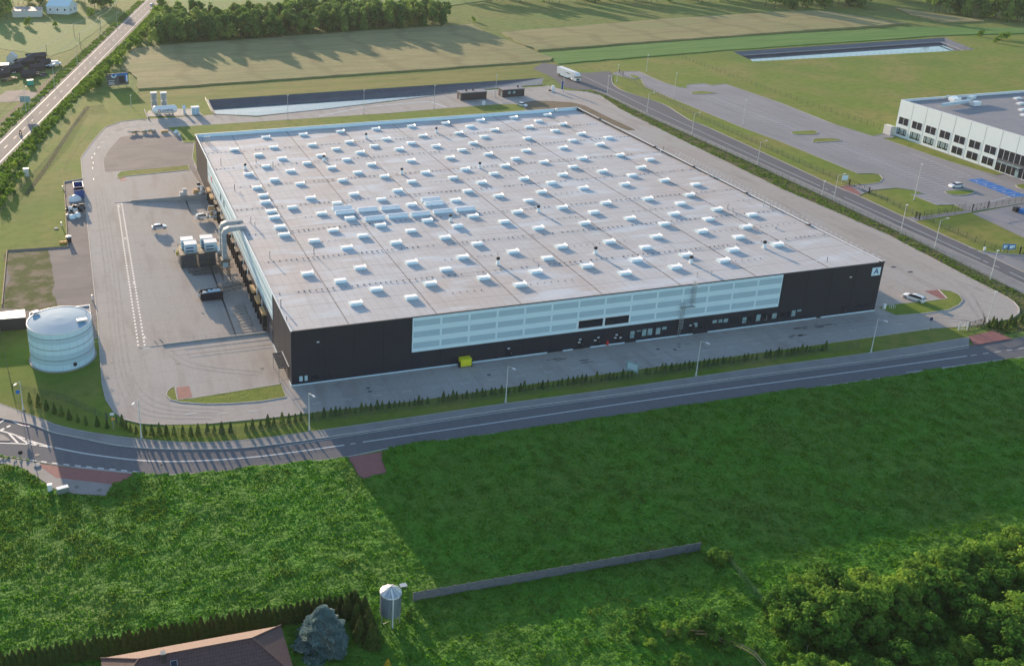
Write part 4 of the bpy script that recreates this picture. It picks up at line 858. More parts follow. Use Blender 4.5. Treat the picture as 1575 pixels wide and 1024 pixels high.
def owin(y0, y1, z0, z1, gl='glass', n=2):
    f = MB(); f.box0(-.03, -.006, y0, y1, z0, z0+.08, 'white')
    for k in range(n+1): y = y0+(y1-y0)*k/n; f.box0(-.05, -.006, y-.06, y+.06, z0+.08, z1, 'white')
    w_ = f.build('window', ob)
    for k in range(n):
        ya, yb = y0+(y1-y0)*k/n+.06, y0+(y1-y0)*(k+1)/n-.06
        q = MB(); q.box0(-.025, -.006, ya, yb, z0+.08, z1, gl)
        for t in (.33, .66): yy = ya+(yb-ya)*t; q.box0(-.04, -.0255, yy-.025, yy+.025, z0+.08, z1, 'joint')
        q.build('pane', w_)
for i in range(7):
    yc = -6.05*i-3.05
    owin(yc-2.2, yc+2.2, 4.6, 7.2); owin(yc-2.2, yc+2.2, .9, 3.4, 'glass')
    if i < 4:
        mb = MB()
        for k in range(4): mb.box0(-.06, -.052, yc-1.9+k*1.05, yc-1.3+k*1.05, 1.5, 3.3, 'blind')
        mb.build('window_blind', ob)
for i in range(7, 15):
    yc = -6.05*i-3.05; owin(yc-3.0, yc+3.0, .2, 7.4, 'glass', 3)
    mb = MB(); mb.box0(-.08, -.052, yc-2.9, yc+2.9, 3.6, 4.3, 'liner'); mb.build('spandrel', ob)
mb = MB(); mb.box0(-1.6, -.06, -52, -43.5, 3.5, 3.62, 'blind'); mb.build('entrance_canopy', ob)
d = MB(); d.box0(-.12, -.06, -51, -49.8, .1, 2.6, 'blind'); d.build('door', ob)
mb = MB(); mb.box0(-.25, -.016, -42, .5, .0, .15, 'concrete'); mb.build('plinth', ob)
def og(px, py, z): p = G(px, py, z); return p.x-OX, p.y-OY
for (a, b, zz, w_, h_) in (((1449, 163.5), (1490, 157.5), 1.2, 1.0, .9), ((1456, 149), (1478, 153), .9, .8, .8), ((1490, 155), (1497, 152.5), 1.6, 1.6, 1.0)):
    x0, y0 = og(*a, OH); x1, y1 = og(*b, OH); m_ = MB(); m_.beam((x0, y0, OH-.75+zz), (x1, y1, OH-.75+zz), w_, h_, 'paleg'); 
    for t in (.15, .5, .85): m_.box((x0+(x1-x0)*t, y0+(y1-y0)*t, OH-.75+zz/2), (.15, .15, zz), 'metal')
    m_.build('roof_duct', ob)
for a in ((1470, 154), (1501, 159), (1467, 152)):
    x0, y0 = og(*a, OH); m_ = MB(); m_.box((x0, y0, OH-.1), (3.0, 1.8, 1.3), 'white'); m_.box((x0, y0, OH+.6), (2.6, 1.5, .1), 'pale'); m_.build('air_unit', ob)
for a in ((1565, 152), (1570, 160), (1573, 169.5), (1576, 177.5)):
    x0, y0 = og(*a, OH-.6); m_ = MB(); m_.box((x0, y0, OH-.5), (2.6, 1.5, .5), 'white'); m_.box((x0, y0, OH-.2), (2.2, 1.1, .12), 'dome'); m_.build('skylight', ob)
mb = MB(); mb.box0(-1.6, -.1, .1, 3.5, 0, 3.3, 'plaster'); mb.box0(-1.3, -.2, 3.55, 3.6, .3, 2.4, 'dark'); mb.build('side_cabin', ob)
# ================================================================== OBJECTS
def at(mb, m_name=None): return mb
# ---- cars
def car(name, label, p, ang, kind='hatch', paint='carpaint', L_=4.3):
    t = thing(name, label, 'car', (p[0], p[1], p[2] if len(p) > 2 else .06), ang)
    h = L_/2; est = kind == 'estate'
    S = [(-h, .62, .62, .70, .62), (-h+.12, .88, .9, .86, .7), (-h+.35, .95, 1.18 if est else 1.05, .88, .66), (-h+(.55 if est else .85), .97, 1.42, .89, .62), (-.3, .97, 1.47, .90, .62), (.45, .95, 1.40, .90, .60), (h-1.15, .93, .96, .89, .66), (h-.5, .85, .87, .87, .66), (h-.1, .72, .73, .80, .62), (h, .5, .5, .66, .55)]
    def sec(x, b, tp, w_, wt):
        r_ = [(w_*.92, .2), (w_, .45), (w_*.97, b), (wt, tp)]
        return [(x, y, z) for y, z in r_]+[(x, -y, z) for y, z in reversed(r_)]
    B = MB(); Gm = MB(); vs = [v for s_ in S for v in sec(*s_)]; fb = []; fg = []
    for i in range(len(S)-1):
        for j in range(7):
            f = (8*i+j, 8*i+j+1, 8*(i+1)+j+1, 8*(i+1)+j)
            cab = 2 <= i <= 5
            if (j in (2, 4) and cab) or (j == 3 and (i == 5 or i == (1 if est else 2))): fg.append(f)
            else: fb.append(f)
        fb.append((8*i+7, 8*i, 8*(i+1), 8*(i+1)+7))
    fb += [tuple(range(7, -1, -1)), tuple(8*(len(S)-1)+k for k in range(8))]
    B.add(vs, fb, paint); B.build('body', t, smooth=False); Gm.add(vs, fg, 'glass'); Gm.build('window_glass', t)
    wh0 = None
    for x in (-h+.8, h-.82):
        for s_ in (-1, 1):
            if wh0 is None:
                W = MB(); W.tube([(0, -.1, 0), (0, .1, 0)], .33, 'black', 14); W.tube([(0, -.115, 0), (0, .115, 0)], .19, 'metal', 10); wh0 = W.build('wheel', t); wo_ = wh0
            else: wo_ = wh0.copy(); C.objects.link(wo_)
            wo_.location = (x, s_*.8, .33)
    q = MB()
    for s_ in (-1, 1): q.box((h-.16, s_*.6, .66), (.12, .26, .12), 'dome')
    q.build('headlight', t); q = MB()
    for s_ in (-1, 1): q.box((-h+.06, s_*.66, .78), (.1, .24, .14), 'redp')
    q.build('tail_light', t)
    if est:
        q = MB()
        for s_ in (-1, 1): q.box((-.5, s_*.58, 1.51), (2.2, .05, .05), 'metal')
        q.build('roof_rail', t)
    return t
car('parked_car', 'silver-white hatchback standing alone in the open loading yard', G(245, 352), R(4), 'hatch', 'carsilver')
car('parked_car', 'white car in the sunken dock beside the stack of cardboard by the warehouse wall', tuple(G(312, 336, -.8))[:2]+(-.75,), R(6), 'estate', 'carpaint')
car('parked_car', 'white estate car parked by the grass island near the lettered corner of the warehouse', G(1405, 461), R(112), 'estate', 'carpaint', 4.7)
car('parked_car', 'white hatchback parked beside the blue painted bays', G(1470, 288), R(175), 'hatch', 'carpaint')
car('parked_car', 'white car parked on the lane below the brown gate cabins', G(803, 163.5), R(-62), 'hatch', 'carpaint')
car('moving_car', 'small white car far up the country highway', tuple(G(234, 9))[:2]+(.07,), R(64), 'estate', 'carpaint', 4.6)
# ---- motorcycle with rider
t = thing('motorcycle', 'dark motorcycle riding along the highway at the left edge', 'motorcycle', tuple(G(31.5, 207))[:2]+(.06,), R(66))
W = MB(); W.tube([(0, -.07, 0), (0, .07, 0)], .31, 'black', 12); a = W.build('wheel', t, (-.7, 0, .31)); b = a.copy(); C.objects.link(b); b.location = (.72, 0, .31)
W = MB(); W.beam((-.75, 0, .72), (.1, 0, .75), .26, .16, 'dark'); W.beam((.0, 0, .85), (.45, 0, .88), .32, .28, 'redp'); W.beam((.72, 0, .31), (.5, 0, 1.05), .08, .08, 'metal'); W.beam((.48, -.36, 1.08), (.48, .36, 1.08), .05, .05, 'metal'); W.beam((-.5, 0, .45), (.4, 0, .45), .3, .32, 'metal'); W.build('frame', t)
def rider():
    # torso leaning forward, arms to the bar, legs to the pegs: one skinned body
    me = bpy.data.meshes.new('person'); V = [(-.35, 0, .92), (-.22, 0, 1.18), (-.05, 0, 1.42), (.02, 0, 1.52), (.08, 0, 1.68), (-.02, .2, 1.40), (.2, .3, 1.2), (.44, .3, 1.12), (-.02, -.2, 1.40), (.2, -.3, 1.2), (.44, -.3, 1.12), (-.33, .12, .9), (.1, .24, .82), (-.12, .24, .42), (.02, .24, .36), (-.33, -.12, .9), (.1, -.24, .82), (-.12, -.24, .42), (.02, -.24, .36)]
    E_ = [(0, 1), (1, 2), (2, 3), (3, 4), (2, 5), (5, 6), (6, 7), (2, 8), (8, 9), (9, 10), (0, 11), (11, 12), (12, 13), (13, 14), (0, 15), (15, 16), (16, 17), (17, 18)]
    rad = [.16, .17, .17, .07, .13, .08, .055, .04, .08, .055, .04, .11, .085, .06, .05, .11, .085, .06, .05]
    me.from_pydata(V, E_, []); o = bpy.data.objects.new('person', me); C.objects.link(o)
    m_ = o.modifiers.new('skin', 'SKIN'); o.modifiers.new('sub', 'SUBSURF').levels = 1
    for i, r_ in enumerate(rad): me.skin_vertices[0].data[i].radius = (r_, r_)
    me.skin_vertices[0].data[0].use_root = True; me.materials.append(MT['black']); return o
try:
    rd = rider(); rd.location = t.location; rd.rotation_euler = t.rotation_euler; tag(rd, 'rider in dark clothes and helmet leaning on the motorcycle', 'person')
except Exception as e: print('rider', e)
# ---- articulated lorry
p = G(889, 127); t = thing('articulated_lorry', 'white articulated lorry turning in by the site gate', 'lorry', (p.x, p.y+.2, .06), R(-86))
B = MB(); B.box((-9.3, 0, 2.45), (13.4, 2.5, 2.75), 'white'); B.box((-9.3, 0, 3.87), (13.3, 2.4, .08), 'white'); B.box((-9.3, 0, .98), (13.0, 1.0, .2), 'dark'); B.box((-9.4, -1.26, .95), (7, .06, .5), 'pale'); B.box((-9.4, 1.26, .95), (7, .06, .5), 'pale'); tr_ = B.build('trailer', t)
B = MB(); B.box((-6.5, -1.262, 2.7), (2.6, .012, .45), 'liner'); B.box((-9.2, -1.262, 2.5), (1.8, .012, .3), 'paleg'); B.box((-6.5, 1.262, 2.7), (2.6, .012, .45), 'liner'); B.build('side_lettering', tr_)
B = MB(); prof = [(-2.25, .5), (-.0, .5), (0, 1.5), (-.12, 2.6), (-.55, 3.3), (-1.2, 3.8), (-2.25, 3.85)]
vs = [(x, s_*1.24, z) for s_ in (-1, 1) for x, z in prof]; n_ = len(prof)
B.add(vs, [tuple(range(n_)), tuple(range(2*n_-1, n_-1, -1))]+[(i, n_+i, n_+(i+1) % n_, (i+1) % n_) for i in range(n_)], 'white'); cab = B.build('cab', t)
B = MB(); B.add([(.012, -1.1, 1.65), (.012, 1.1, 1.65), (-.1, 1.1, 2.55), (-.1, -1.1, 2.55)], [(0, 1, 2, 3)], 'glass'); B.box((-.05, 0, 1.05), (.14, 1.5, .7), 'dark')
for s_ in (-1, 1): B.box((-.75, s_*1.246, 2.1), (.9, .012, .75), 'glass')
B.build('windscreen', cab)
B = MB(); B.box((-3.4, 0, .85), (4.6, .9, .25), 'dark'); B.build('chassis', t)
for s_ in (-1, 1): B = MB(); B.tube([(-3.9, s_*1.0, .7), (-2.6, s_*1.0, .7)], .32, 'metal', 10); B.build('fuel_tank', t); B = MB(); B.box((-.15, s_*1.42, 2.3), (.12, .22, .6), 'dark'); B.build('wing_mirror', t); B = MB(); B.box((.02, s_*.95, .85), (.06, .35, .2), 'dome'); B.build('headlight', t)
w0 = None
for x in (-1.1, -4.7, -11.6, -12.9, -14.2):
    for s_ in (-1, 1):
        if w0 is None: W = MB(); W.tube([(0, -.16, 0), (0, .16, 0)], .5, 'black', 14); W.tube([(0, -.175, 0), (0, .175, 0)], .26, 'metal', 10); w0 = W.build('wheel', t); q = w0
        else: q = w0.copy(); C.objects.link(q)
        q.location = (x, s_*1.05, .5)

# ---- lamps
def lamp(h, arm, label, p, ang, kind='road', lean=0):
    t = thing('street_lamp', label, 'street lamp', (p[0], p[1], 0), ang)
    P_ = MB(); P_.tube([(0, 0, 0), (0, 0, h*.5), (0, 0, h)], .11, 'pole', 8, .06); P_.tube([(0, 0, 0), (0, 0, .9)], .15, 'pole', 8); P_.build('pole', t)
    if arm > .3:
        A = MB(); A.tube([(0, 0, h-.03), (arm*.5, 0, h+.12), (arm, 0, h+.2)], .045, 'pole', 6); A.build('arm', t)
        H = MB(); H.box((arm+.3, 0, h+.22), (.75, .28, .12), 'white', 0); H.box((arm+.3, 0, h+.15), (.5, .2, .02), 'dome'); H.build('lamp_head', t)
    else:
        H = MB(); H.box((.15, 0, h+.05), (.6, .35, .14), 'white'); H.box((.15, 0, h-.03), (.4, .25, .02), 'dome'); H.build('lamp_head', t)
    B = MB(); B.box((0, 0, .08), (.5, .5, .16), 'concrete'); B.build('base', t)
    return t
S_ = -math.pi/2
for (b, lab) in (((217.6, 673.6), 'white street lamp by the row of young conifers at the sunny road bend'), ((475.7, 662), 'white street lamp just below the near corner of the warehouse'), ((777.6, 618.7), 'white street lamp on the verge opposite the yellow bin'), ((1070.3, 578), 'white street lamp on the verge opposite the caged wall ladders'), ((1339.3, 542.7), 'white street lamp on the shaded verge short of the red crossing on the right')):
    p = G(*b); lamp(7.8, 1.3, lab, (p.x, p.y), S_+(R(18) if b[0] > 400 else R(-38)))
for (b, lab) in (((866, 141), 'white street lamp in front of the lorry at the site gate'), ((948.6, 127), 'white street lamp on the grass tip at the car park entrance'), ((933.8, 145.5), 'armless white lamp post where the pavement starts beside the road junction'), ((995, 174), 'second white street lamp down the east road, beside the kerb bulge'), ((1064.1, 207), 'third white street lamp down the east road'), ((1164.7, 253.5), 'fourth white street lamp down the east road'), ((1282.2, 308.4), 'fifth white street lamp on the east road, opposite the red gateway'), ((1437.2, 381.6), 'nearest white street lamp on the east road, opposite the footpath gate')):
    p = G(*b); arm = .2 if b[0] in (866, 948.6, 933.8) else 1.9; lamp(7.8, arm, lab, (p.x, p.y), R(4))
for (b, tp, lab) in (((443, 184), (442, 147), 'thin grey lamp post beside the left end of the pond'), ((559.5, 176), (559, 139), 'thin grey lamp post beside the middle of the pond'), ((667.5, 168), (668, 132), 'thin grey lamp post beside the left brown cabin'), ((762, 150), (762.5, 116), 'thin grey lamp post behind the brown gate cabins'), ((1036, 150), (1040.8, 113), 'thin lamp post at the far end of the car park'), ((1142, 193), (1147, 154), 'thin lamp post on the edge of the far car park rows'), ((994, 112), (997, 85), 'thin lamp post on the lawn beyond the car park entrance'), ((1405.6, 308), (1417.5, 253), 'tall thin lamp post on the grass corner near the parked hatchback'), ((1384.5, 361), (1393, 315.5), 'thin grey post on the pavement between the two nearest street lamps'), ((1523, 430), (1534, 385.7), 'thin grey lamp post at the verge right of the sunny yard bend'), ((1519, 496), (1532, 449), 'thin lamp post beside the open gate at the right corner'), ((1264, 301), (1267, 279), 'short grey post on the verge above the dashed walkway'), ((201.7, 163), (202.7, 147), 'small lamp post on the grass near the billboard shadow'), ((36, 631), (30, 587), 'white street lamp at the left edge by the blue round sign')):
    p = G(*b); gz = min(range(20, 130), key=lambda k: (PJ((p.x, p.y, k/10))[1]-tp[1])**2)/10
    lamp(gz, .25 if b[0] != 36 else 1.2, lab, (p.x, p.y), R(-120) if b[0] == 36 else 0)
for (b, tp, lab) in (((119, 99), (120, 69), 'roadside lamp on the left of the highway, above the white van'), ((84, 134), (81, 98), 'roadside lamp on the left of the highway, by the workshop junk'), ((40.5, 172), (35.5, 134), 'roadside lamp carrying the blue board on the left of the highway'), ((181, 46), (180, 20), 'farthest roadside lamp on the left of the highway'), ((154, 55), (153.5, 35), 'slim roadside lamp half way up the highway')):
    p = G(*b); gz = min(range(20, 130), key=lambda k: (PJ((p.x, p.y, k/10))[1]-tp[1])**2)/10; lamp(gz, .8, lab, (p.x, p.y), R(-20))

# ---- fences
fcount = {}
def fence(pts, h, label, step=2.5, m='mesh', post='steel', panel=True, pr=.03):
    pts = [Vector((p[0], p[1], 0)) for p in pts]; o0 = pts[0]; t = thing('wire_fence', label, 'fence', (o0.x, o0.y, 0))
    if panel:
        mb = MB(); vs = []
        for p in pts: q = p-o0; vs += [(q.x, q.y, .05), (q.x, q.y, h)]
        mb.add(vs, [(2*i, 2*i+2, 2*i+3, 2*i+1) for i in range(len(pts)-1)], m); mb.build('wire_panel', t)
    else:
        mb = MB()
        for z in (h-.03, h*.5): mb.tube([(p.x-o0.x, p.y-o0.y, z) for p in pts], .02, post, 4)
        mb.build('rail', t)
    cum = [0]
    for a, b in zip(pts, pts[1:]): cum.append(cum[-1]+(b-a).length)
    n = max(1, int(cum[-1]/step)); n = min(n, 99); pp = None
    for k in range(n+1):
        s_ = cum[-1]*k/n; i = max(0, min(len(pts)-2, next((j for j in range(len(pts)-1) if s_ <= cum[j+1]+1e-6), len(pts)-2)))
        q = pts[i].lerp(pts[i+1], (s_-cum[i])/max(1e-6, cum[i+1]-cum[i]))-o0
        if pp is None: P_ = MB(); P_.box((0, 0, h/2+.03), (pr*2, pr*2, h+.06), post); P_.box((0, 0, h+.075), (pr*2.4, pr*2.4, .03), 'dark'); pp = P_.build('post', t); w_ = pp
        else: w_ = pp.copy(); C.objects.link(w_)
        w_.location = (q.x, q.y, 0)
    return t
SF = [Vector((118.5, -14.6, 0)), Vector((80, -14.8, 0)), Vector((42, -14.6, 0)), Vector((2, -13.9, 0))]
fence(SF, 1.7, 'long grey-green wire fence along the shaded verge in front of the warehouse')
fence([Vector((1.8, -13.9, 0))]+GP([(400, 666), (330, 671.5), (254, 669), (200, 660), (155, 643), (127, 630), (100, 618), (76, 611), (46, 607), (20, 601)]), 1.7, 'wire fence behind the young conifers round the sunny bend')
fence(GP([(20, 601), (12, 570), (3, 520), (-10, 470)]), 1.6, 'wire fence on a low kerb at the left edge beside the tank')
fence(GP([(914, 142), (937, 151.3), (993, 179.5), (1100, 229)]), 1.6, 'green wire fence on the far part of the rough east verge', 2.8)
fence(GP([(1101, 229.5), (1175, 262.5), (1375, 357), (1436, 388), (1489, 416), (1545, 446)]), 1.6, 'green wire fence on the near part of the rough east verge', 2.8)
fence(GP([(957.5, 120), (985, 133), (1020, 152), (1069, 179), (1120, 202), (1200, 238.5), (1250, 261), (1306, 285)]), 1.7, 'dark post fence on the grass between the east road and the car park', 2.9, post='dark')
fence(GP([(1337, 297.5), (1413, 335.5)]), 1.7, 'short dark post fence between the sliding gate and the footpath gate', 2.6, post='dark')
fence(GP([(1424, 337.5), (1446, 349), (1484, 366), (1521, 383), (1540, 388), (1568, 389)]), 1.7, 'dark post fence on the lawn below the footpath', 2.9, post='dark')
fence(GP([(1420, 336.5), (1455, 331), (1491, 325)]), 1.6, 'dark post fence along the lower side of the footpath', 2.6, post='dark')
fence(GP([(1410, 334.5), (1445, 328.5), (1484, 321.5)]), 1.6, 'dark post fence along the upper side of the footpath', 2.6, post='dark')
fence(GP([(1521, 320), (1560, 313), (1600, 306)]), 1.7, 'dark post fence between the car park and the grey yard', 2.6, post='dark')
fence(GP([(1043.8, 87.6), (1120, 117), (1200, 147)]), 1.7, 'far half of the thin dark fence across the lawn behind the car park', 3.4, post='dark', panel=False, pr=.035)
fence(GP([(1200, 147), (1280, 174), (1363, 203.5)]), 1.7, 'near half of the thin dark fence across the lawn, ending at the office building', 3.2, post='dark', panel=False, pr=.035)
fence([p+Vector((0, -.6, 0)) for p in POND1[:7]], 1.5, 'thin wire fence along the near rim of the pond behind the warehouse', 2.9, post='metal', panel=False, pr=.02)
fence([p+Vector((-.9, 0, 0)) for p in (POND1[0], POND1[-1])], 1.4, 'pipe railing on the left end wall of the pond behind the warehouse', 2.2, post='metal', panel=False, pr=.035)
fence([POND2[0]+Vector((0, -.8, 0)), POND2[1]+Vector((0, -.8, 0))], 1.5, 'thin dark post fence along the near edge of the far pond', 3.2, post='dark', panel=False, pr=.03)
fence(GP([(0, 333), (12, 312), (60, 262), (100, 218), (130, 170), (160, 166)]), 1.5, 'pale wire fence along the weeds beside the highway', 3.2, post='metal')
fence([Vector((-19, PY0-.15, 0)), Vector((-10, PY0-.15, 0)), Vector((-.4, PY0-.15, 0))], 1.3, 'thin pipe railing on the near retaining wall of the sunken dock', 2.4, post='metal', panel=False, pr=.02)
fence(GP([(1115, 860), (1160, 915), (1205, 965), (1240, 1005)]), 1.5, 'sagging wire fence crossing the dark garden toward the thicket', 3.2, post='metal')
# gates
def gate(name, label, a, b, h, m='dark', braces=4):
    a = Vector((a[0], a[1], 0)); b = Vector((b[0], b[1], 0)); t = thing(name, label, 'gate', (a.x, a.y, 0)); d = b-a
    F_ = MB(); 
    for z in (.2, h): F_.beam((0, 0, z), (d.x, d.y, z), .08, .08, m)
    for k in range(braces+1): q = d*k/braces; F_.beam((q.x, q.y, .2), (q.x, q.y, h), .06, .06, m)
    for k in range(braces): q = d*k/braces; r_ = d*(k+1)/braces; F_.beam((q.x, q.y, .2 if k % 2 else h), (r_.x, r_.y, h if k % 2 else .2), .05, .05, m)
    F_.build('gate_leaf', t)
    for q in (Vector((0, 0, 0)), d): P_ = MB(); P_.box((q.x, q.y, h/2+.15), (.22, .22, h+.3), m); P_.build('gate_post', t)
    return t
gate('sliding_gate', 'black sliding gate across the red strip of the car park entrance', G(1306, 285), G(1336, 297.5), 1.7)
gate('lattice_gate', 'grey steel lattice gate at the right corner of the yard', G(1489, 507), G(1512, 500), 1.7, 'steel', 5)
gate('lattice_gate', 'pale gate section left of the open gateway at the right corner', G(1474, 508), G(1487, 507.5), 1.6, 'pole', 3)
gate('lattice_gate', 'black gate between the car park and the grey yard', G(1495, 325), G(1519, 320.5), 1.9, 'dark', 4)
gate('lattice_gate', 'small black gate where the footpath meets the east road', G(1408, 336), G(1413.5, 338.5), 1.8, 'dark', 1)
gate('lattice_gate', 'black folded gate at the far car park entrance', G(952, 113), G(958, 117), 1.6, 'dark', 2)
gate('lattice_gate', 'dark gate at the right edge beside the two info boards', G(1568, 391), G(1585, 394), 1.8, 'dark', 3)

# ---- water tank
tc = Vector((-43.7, 23.8, 0)); TR = 6.5; TH = 8.6
t = thing('water_tank', 'round pale blue water tank with grey bands standing on the grass', 'water tank', tc)
def ringband(z0, z1, m, r=TR, n=64):
    mb.lathe([(r, z0), (r, z1)], m, n)
mb = MB()
for z0, z1, m in ((.12, 1.35, 'tankw'), (1.35, 2.42, 'tankg'), (2.5, 3.75, 'tankg'), (3.75, 4.82, 'tankw'), (4.9, 6.15, 'tankw'), (6.15, 7.24, 'tankg'), (7.32, 8.55, 'tankw')): ringband(z0, z1, m)
for z in (2.42, 4.82, 7.24): mb.lathe([(TR, z), (TR+.03, z), (TR+.03, z+.08), (TR, z+.08)], 'dark', 64)
for k in range(24):
    a = k*math.pi/12; mb.box((math.cos(a)*TR, math.sin(a)*TR, 4.3), (.03, .05, 8.4), 'paleg', a)
mb.build('shell', t)
mb = MB(); mb.lathe([(TR+.06, 8.35), (TR+.06, 8.62), (TR-.1, 8.66), (TR-.1, 8.5)], 'white', 64); mb.build('rim', t)
mb = MB(); mb.lathe([(TR-.1, 8.56), (3.0, 8.86), (0, 9.0)], 'tankroof', 64); mb.build('roof', t)
mb = MB(); mb.lathe([(TR+.4, 0), (TR+.4, .16), (TR-.05, .16)], 'concrete', 48); mb.build('base_ring', t)
def hatch(px, py, w_, d_, ang):
    p = G(px, py, 8.9)-tc; m_ = MB(); m_.box((0, 0, 0), (w_, d_, .35), 'metal'); m_.box((0, 0, .2), (w_+.1, d_+.1, .06), 'white'); o = m_.build('hatch', t, (p.x, p.y, 8.95)); o.rotation_euler = (0, 0, ang)
hatch(54.5, 480.5, 1.3, .9, R(25)); hatch(126, 492.5, 2.0, 1.0, R(8))
m_ = MB(); p = G(96+20, 560.5, 1.0); a = math.atan2(17.3-23.8, 3.0)
m_.lathe([(.42, 0), (.42, .14), (0, .16)], 'dark', 16); o = m_.build('manhole', t, (math.cos(R(-68))*TR, math.sin(R(-68))*TR, 1.15)); o.rotation_euler = (0, math.pi/2, R(-68))
la = R(8); m_ = MB()
for s_ in (-.25, .25): m_.box0(TR+.12, TR+.17, s_-.03, s_+.03, .2, 9.6, 'metal')
for k in range(28): m_.box0(TR+.13, TR+.16, -.22, .22, .4+k*.32, .44+k*.32, 'metal')
for k in range(8): m_.tube([(TR+.15+.7*math.sin(q), .38*math.cos(q), 2.2+k*.9) for q in [i*math.pi/6 for i in range(7)]], .03, 'metal', 4)
for s_ in (-.4, .4): m_.tube([(TR-.9, s_, 8.6), (TR-.9, s_, 9.6), (TR+.2, s_, 9.6)], .03, 'metal', 4)
o = m_.build('caged_ladder', t); o.rotation_euler = (0, 0, la)
# pump house behind and shed at left
def boxhouse(name, label, cat, roofpts, h, wm, rm, trim=None, extra=None):
    t = thing(name, label, cat, (roofpts[0].x, roofpts[0].y, 0)); o0 = Vector((roofpts[0].x, roofpts[0].y, 0)); P_ = [(p.x-o0.x, p.y-o0.y) for p in roofpts]
    mb = MB(); mb.prism(P_, 0, h-.12, wm); mb.build('wall', t)
    mb = MB(); mb.prism(P_, h-.12, h, rm); r_ = mb.build('roof', t)
    if trim: mb = MB(); mb.kerb([(a, b) for a, b in P_+[P_[0]]], .25, h-.1, h+.25, trim); mb.build('parapet', t)
    return t
q0, q1 = G(46, 482, 3.0), G(138, 470, 3.0); v_ = (q1-q0); v_.z = 0
t2 = boxhouse('pump_house', 'low flat pump house with white parapet behind the round tank', 'pump house', [q0+Vector((0, -4.5, 0)), q1+Vector((0, -4.5, 0)), q1, q0], 3.0, 'plaster', 'roofgrey', 'white')
t2 = boxhouse('storage_shed', 'dark brown shed with a bright white flat roof at the left edge', 'shed', [G(-30, 493, 3), G(39, 487.5, 3), G(38, 475.6, 3), G(-30, 483, 3)], 3.0, 'brown', 'white')
# ---- silo
sp = G(600, 955); st_ = thing('grain_silo', 'small galvanised silo on legs with a pale cone roof', 'silo', (sp.x, sp.y, 0))
mb = MB(); n_ = 24; prof = [(.35, .9), (1.42, 1.7)]
for k in range(16): prof += [(1.45, 1.7+k*.21), (1.42, 1.8+k*.21)]
mb.lathe(prof, 'silo', n_); mb.build('cylinder', st_)
mb = MB(); mb.lathe([(1.55, 5.0), (1.5, 5.1), (.2, 5.85), (.2, 6.0), (0, 6.05)], 'metal', 12); rf = mb.build('cone_roof', st_)
mb = MB()
for k in range(12): a = k*math.pi/6; mb.beam((1.5*math.cos(a), 1.5*math.sin(a), 5.15), (.2*math.cos(a), .2*math.sin(a), 5.9), .05, .05, 'white')
mb.build('roof_rib', rf)
for k in range(6): a = k*math.pi/3+.3; mb = MB(); mb.beam((1.4*math.cos(a), 1.4*math.sin(a), 0), (1.42*math.cos(a), 1.42*math.sin(a), 3), .09, .09, 'metal'); mb.build('leg', st_)
mb = MB()
for k in range(6):
    a = k*math.pi/3+.3; b = a+math.pi/3; mb.beam((1.4*math.cos(a), 1.4*math.sin(a), .1), (1.4*math.cos(b), 1.4*math.sin(b), 1.4), .04, .04, 'metal')
mb.build('brace', st_)
mb = MB(); mb.tube([(-.15, -1.55, .2), (-.15, -1.55, 5.1), (-.1, -.4, 5.8)], .09, 'white', 8); mb.build('fill_pipe', st_)
mb = MB(); p = G(622, 925); mb.box((p.x-sp.x+.3, p.y-sp.y+1.5, 1.6), (1.0, .7, .1), 'metal'); 
for sx in (-.5, .5): mb.box((p.x-sp.x+.3+sx, p.y-sp.y+1.5, .8), (.08, .08, 1.6), 'metal')
o = mb.build('small_canopy'); o.location = (sp.x, sp.y, 0); tag(o, 'small pale metal canopy beside the silo', 'canopy')
# ---- farmhouse roof at the bottom
t = thing('farmhouse', 'house with a brown tiled hip roof cut off by the bottom edge', 'house', (-28, -75, 0))
eL = G(155, 1009, 3.6); eR = G(432, 958.5, 3.6); rA = G(222, 1009, 6.2); rB = G(378, 981.5, 6.2)
dirx = (eR-eL); dirx.z = 0; dirx.normalize(); nrm = Vector((dirx.y, -dirx.x, 0))
wid = 2*max(.1, (rB-eR).dot(nrm)); wid = max(9.0, min(12, wid))
o0 = Vector((-28, -75, 0))
A = eL; B_ = eR; Cc = eR+nrm*wid; Dd = eL+nrm*wid
r1 = eL+dirx*4.6+nrm*wid/2; r2 = eR-dirx*4.6+nrm*wid/2
for q in (A, B_, Cc, Dd): q.z = 3.3
r1.z = r2.z = 6.3
mb = MB(); vs = [q-o0 for q in (A, B_, Cc, Dd, r1, r2)]
mb.add(vs, [(1, 0, 4, 5), (2, 1, 5), (3, 2, 5, 4), (0, 3, 4)], 'tile'); 
mb.add([v-Vector((0, 0, .18)) for v in vs], [(0, 1, 5, 4), (1, 2, 5), (2, 3, 4, 5), (3, 0, 4)], 'brown'); rf = mb.build('roof', t)
mb = MB()
for a, b in ((r1, r2), (A, r1), (B_, r2), (Cc, r2), (Dd, r1)): mb.tube([a-o0+Vector((0, 0, .03)), b-o0+Vector((0, 0, .03))], .12, 'tile', 6)
mb.build('ridge_tile', rf)
mb = MB(); c_ = (A+B_+Cc+Dd)/4-o0; ang = math.atan2(dirx.y, dirx.x); mb.box((c_.x, c_.y, 1.6), ((B_-A).length-1.2, wid-1.2, 3.1), 'plaster', ang); mb.build('wall', t)
mb = MB(); q = r1+dirx*3.0+nrm*.6-o0; mb.box((q.x, q.y, 6.3), (.5, .5, 1.7), 'brown', ang); mb.box((q.x, q.y, 7.2), (.65, .65, .12), 'concrete', ang); mb.build('chimney', rf)
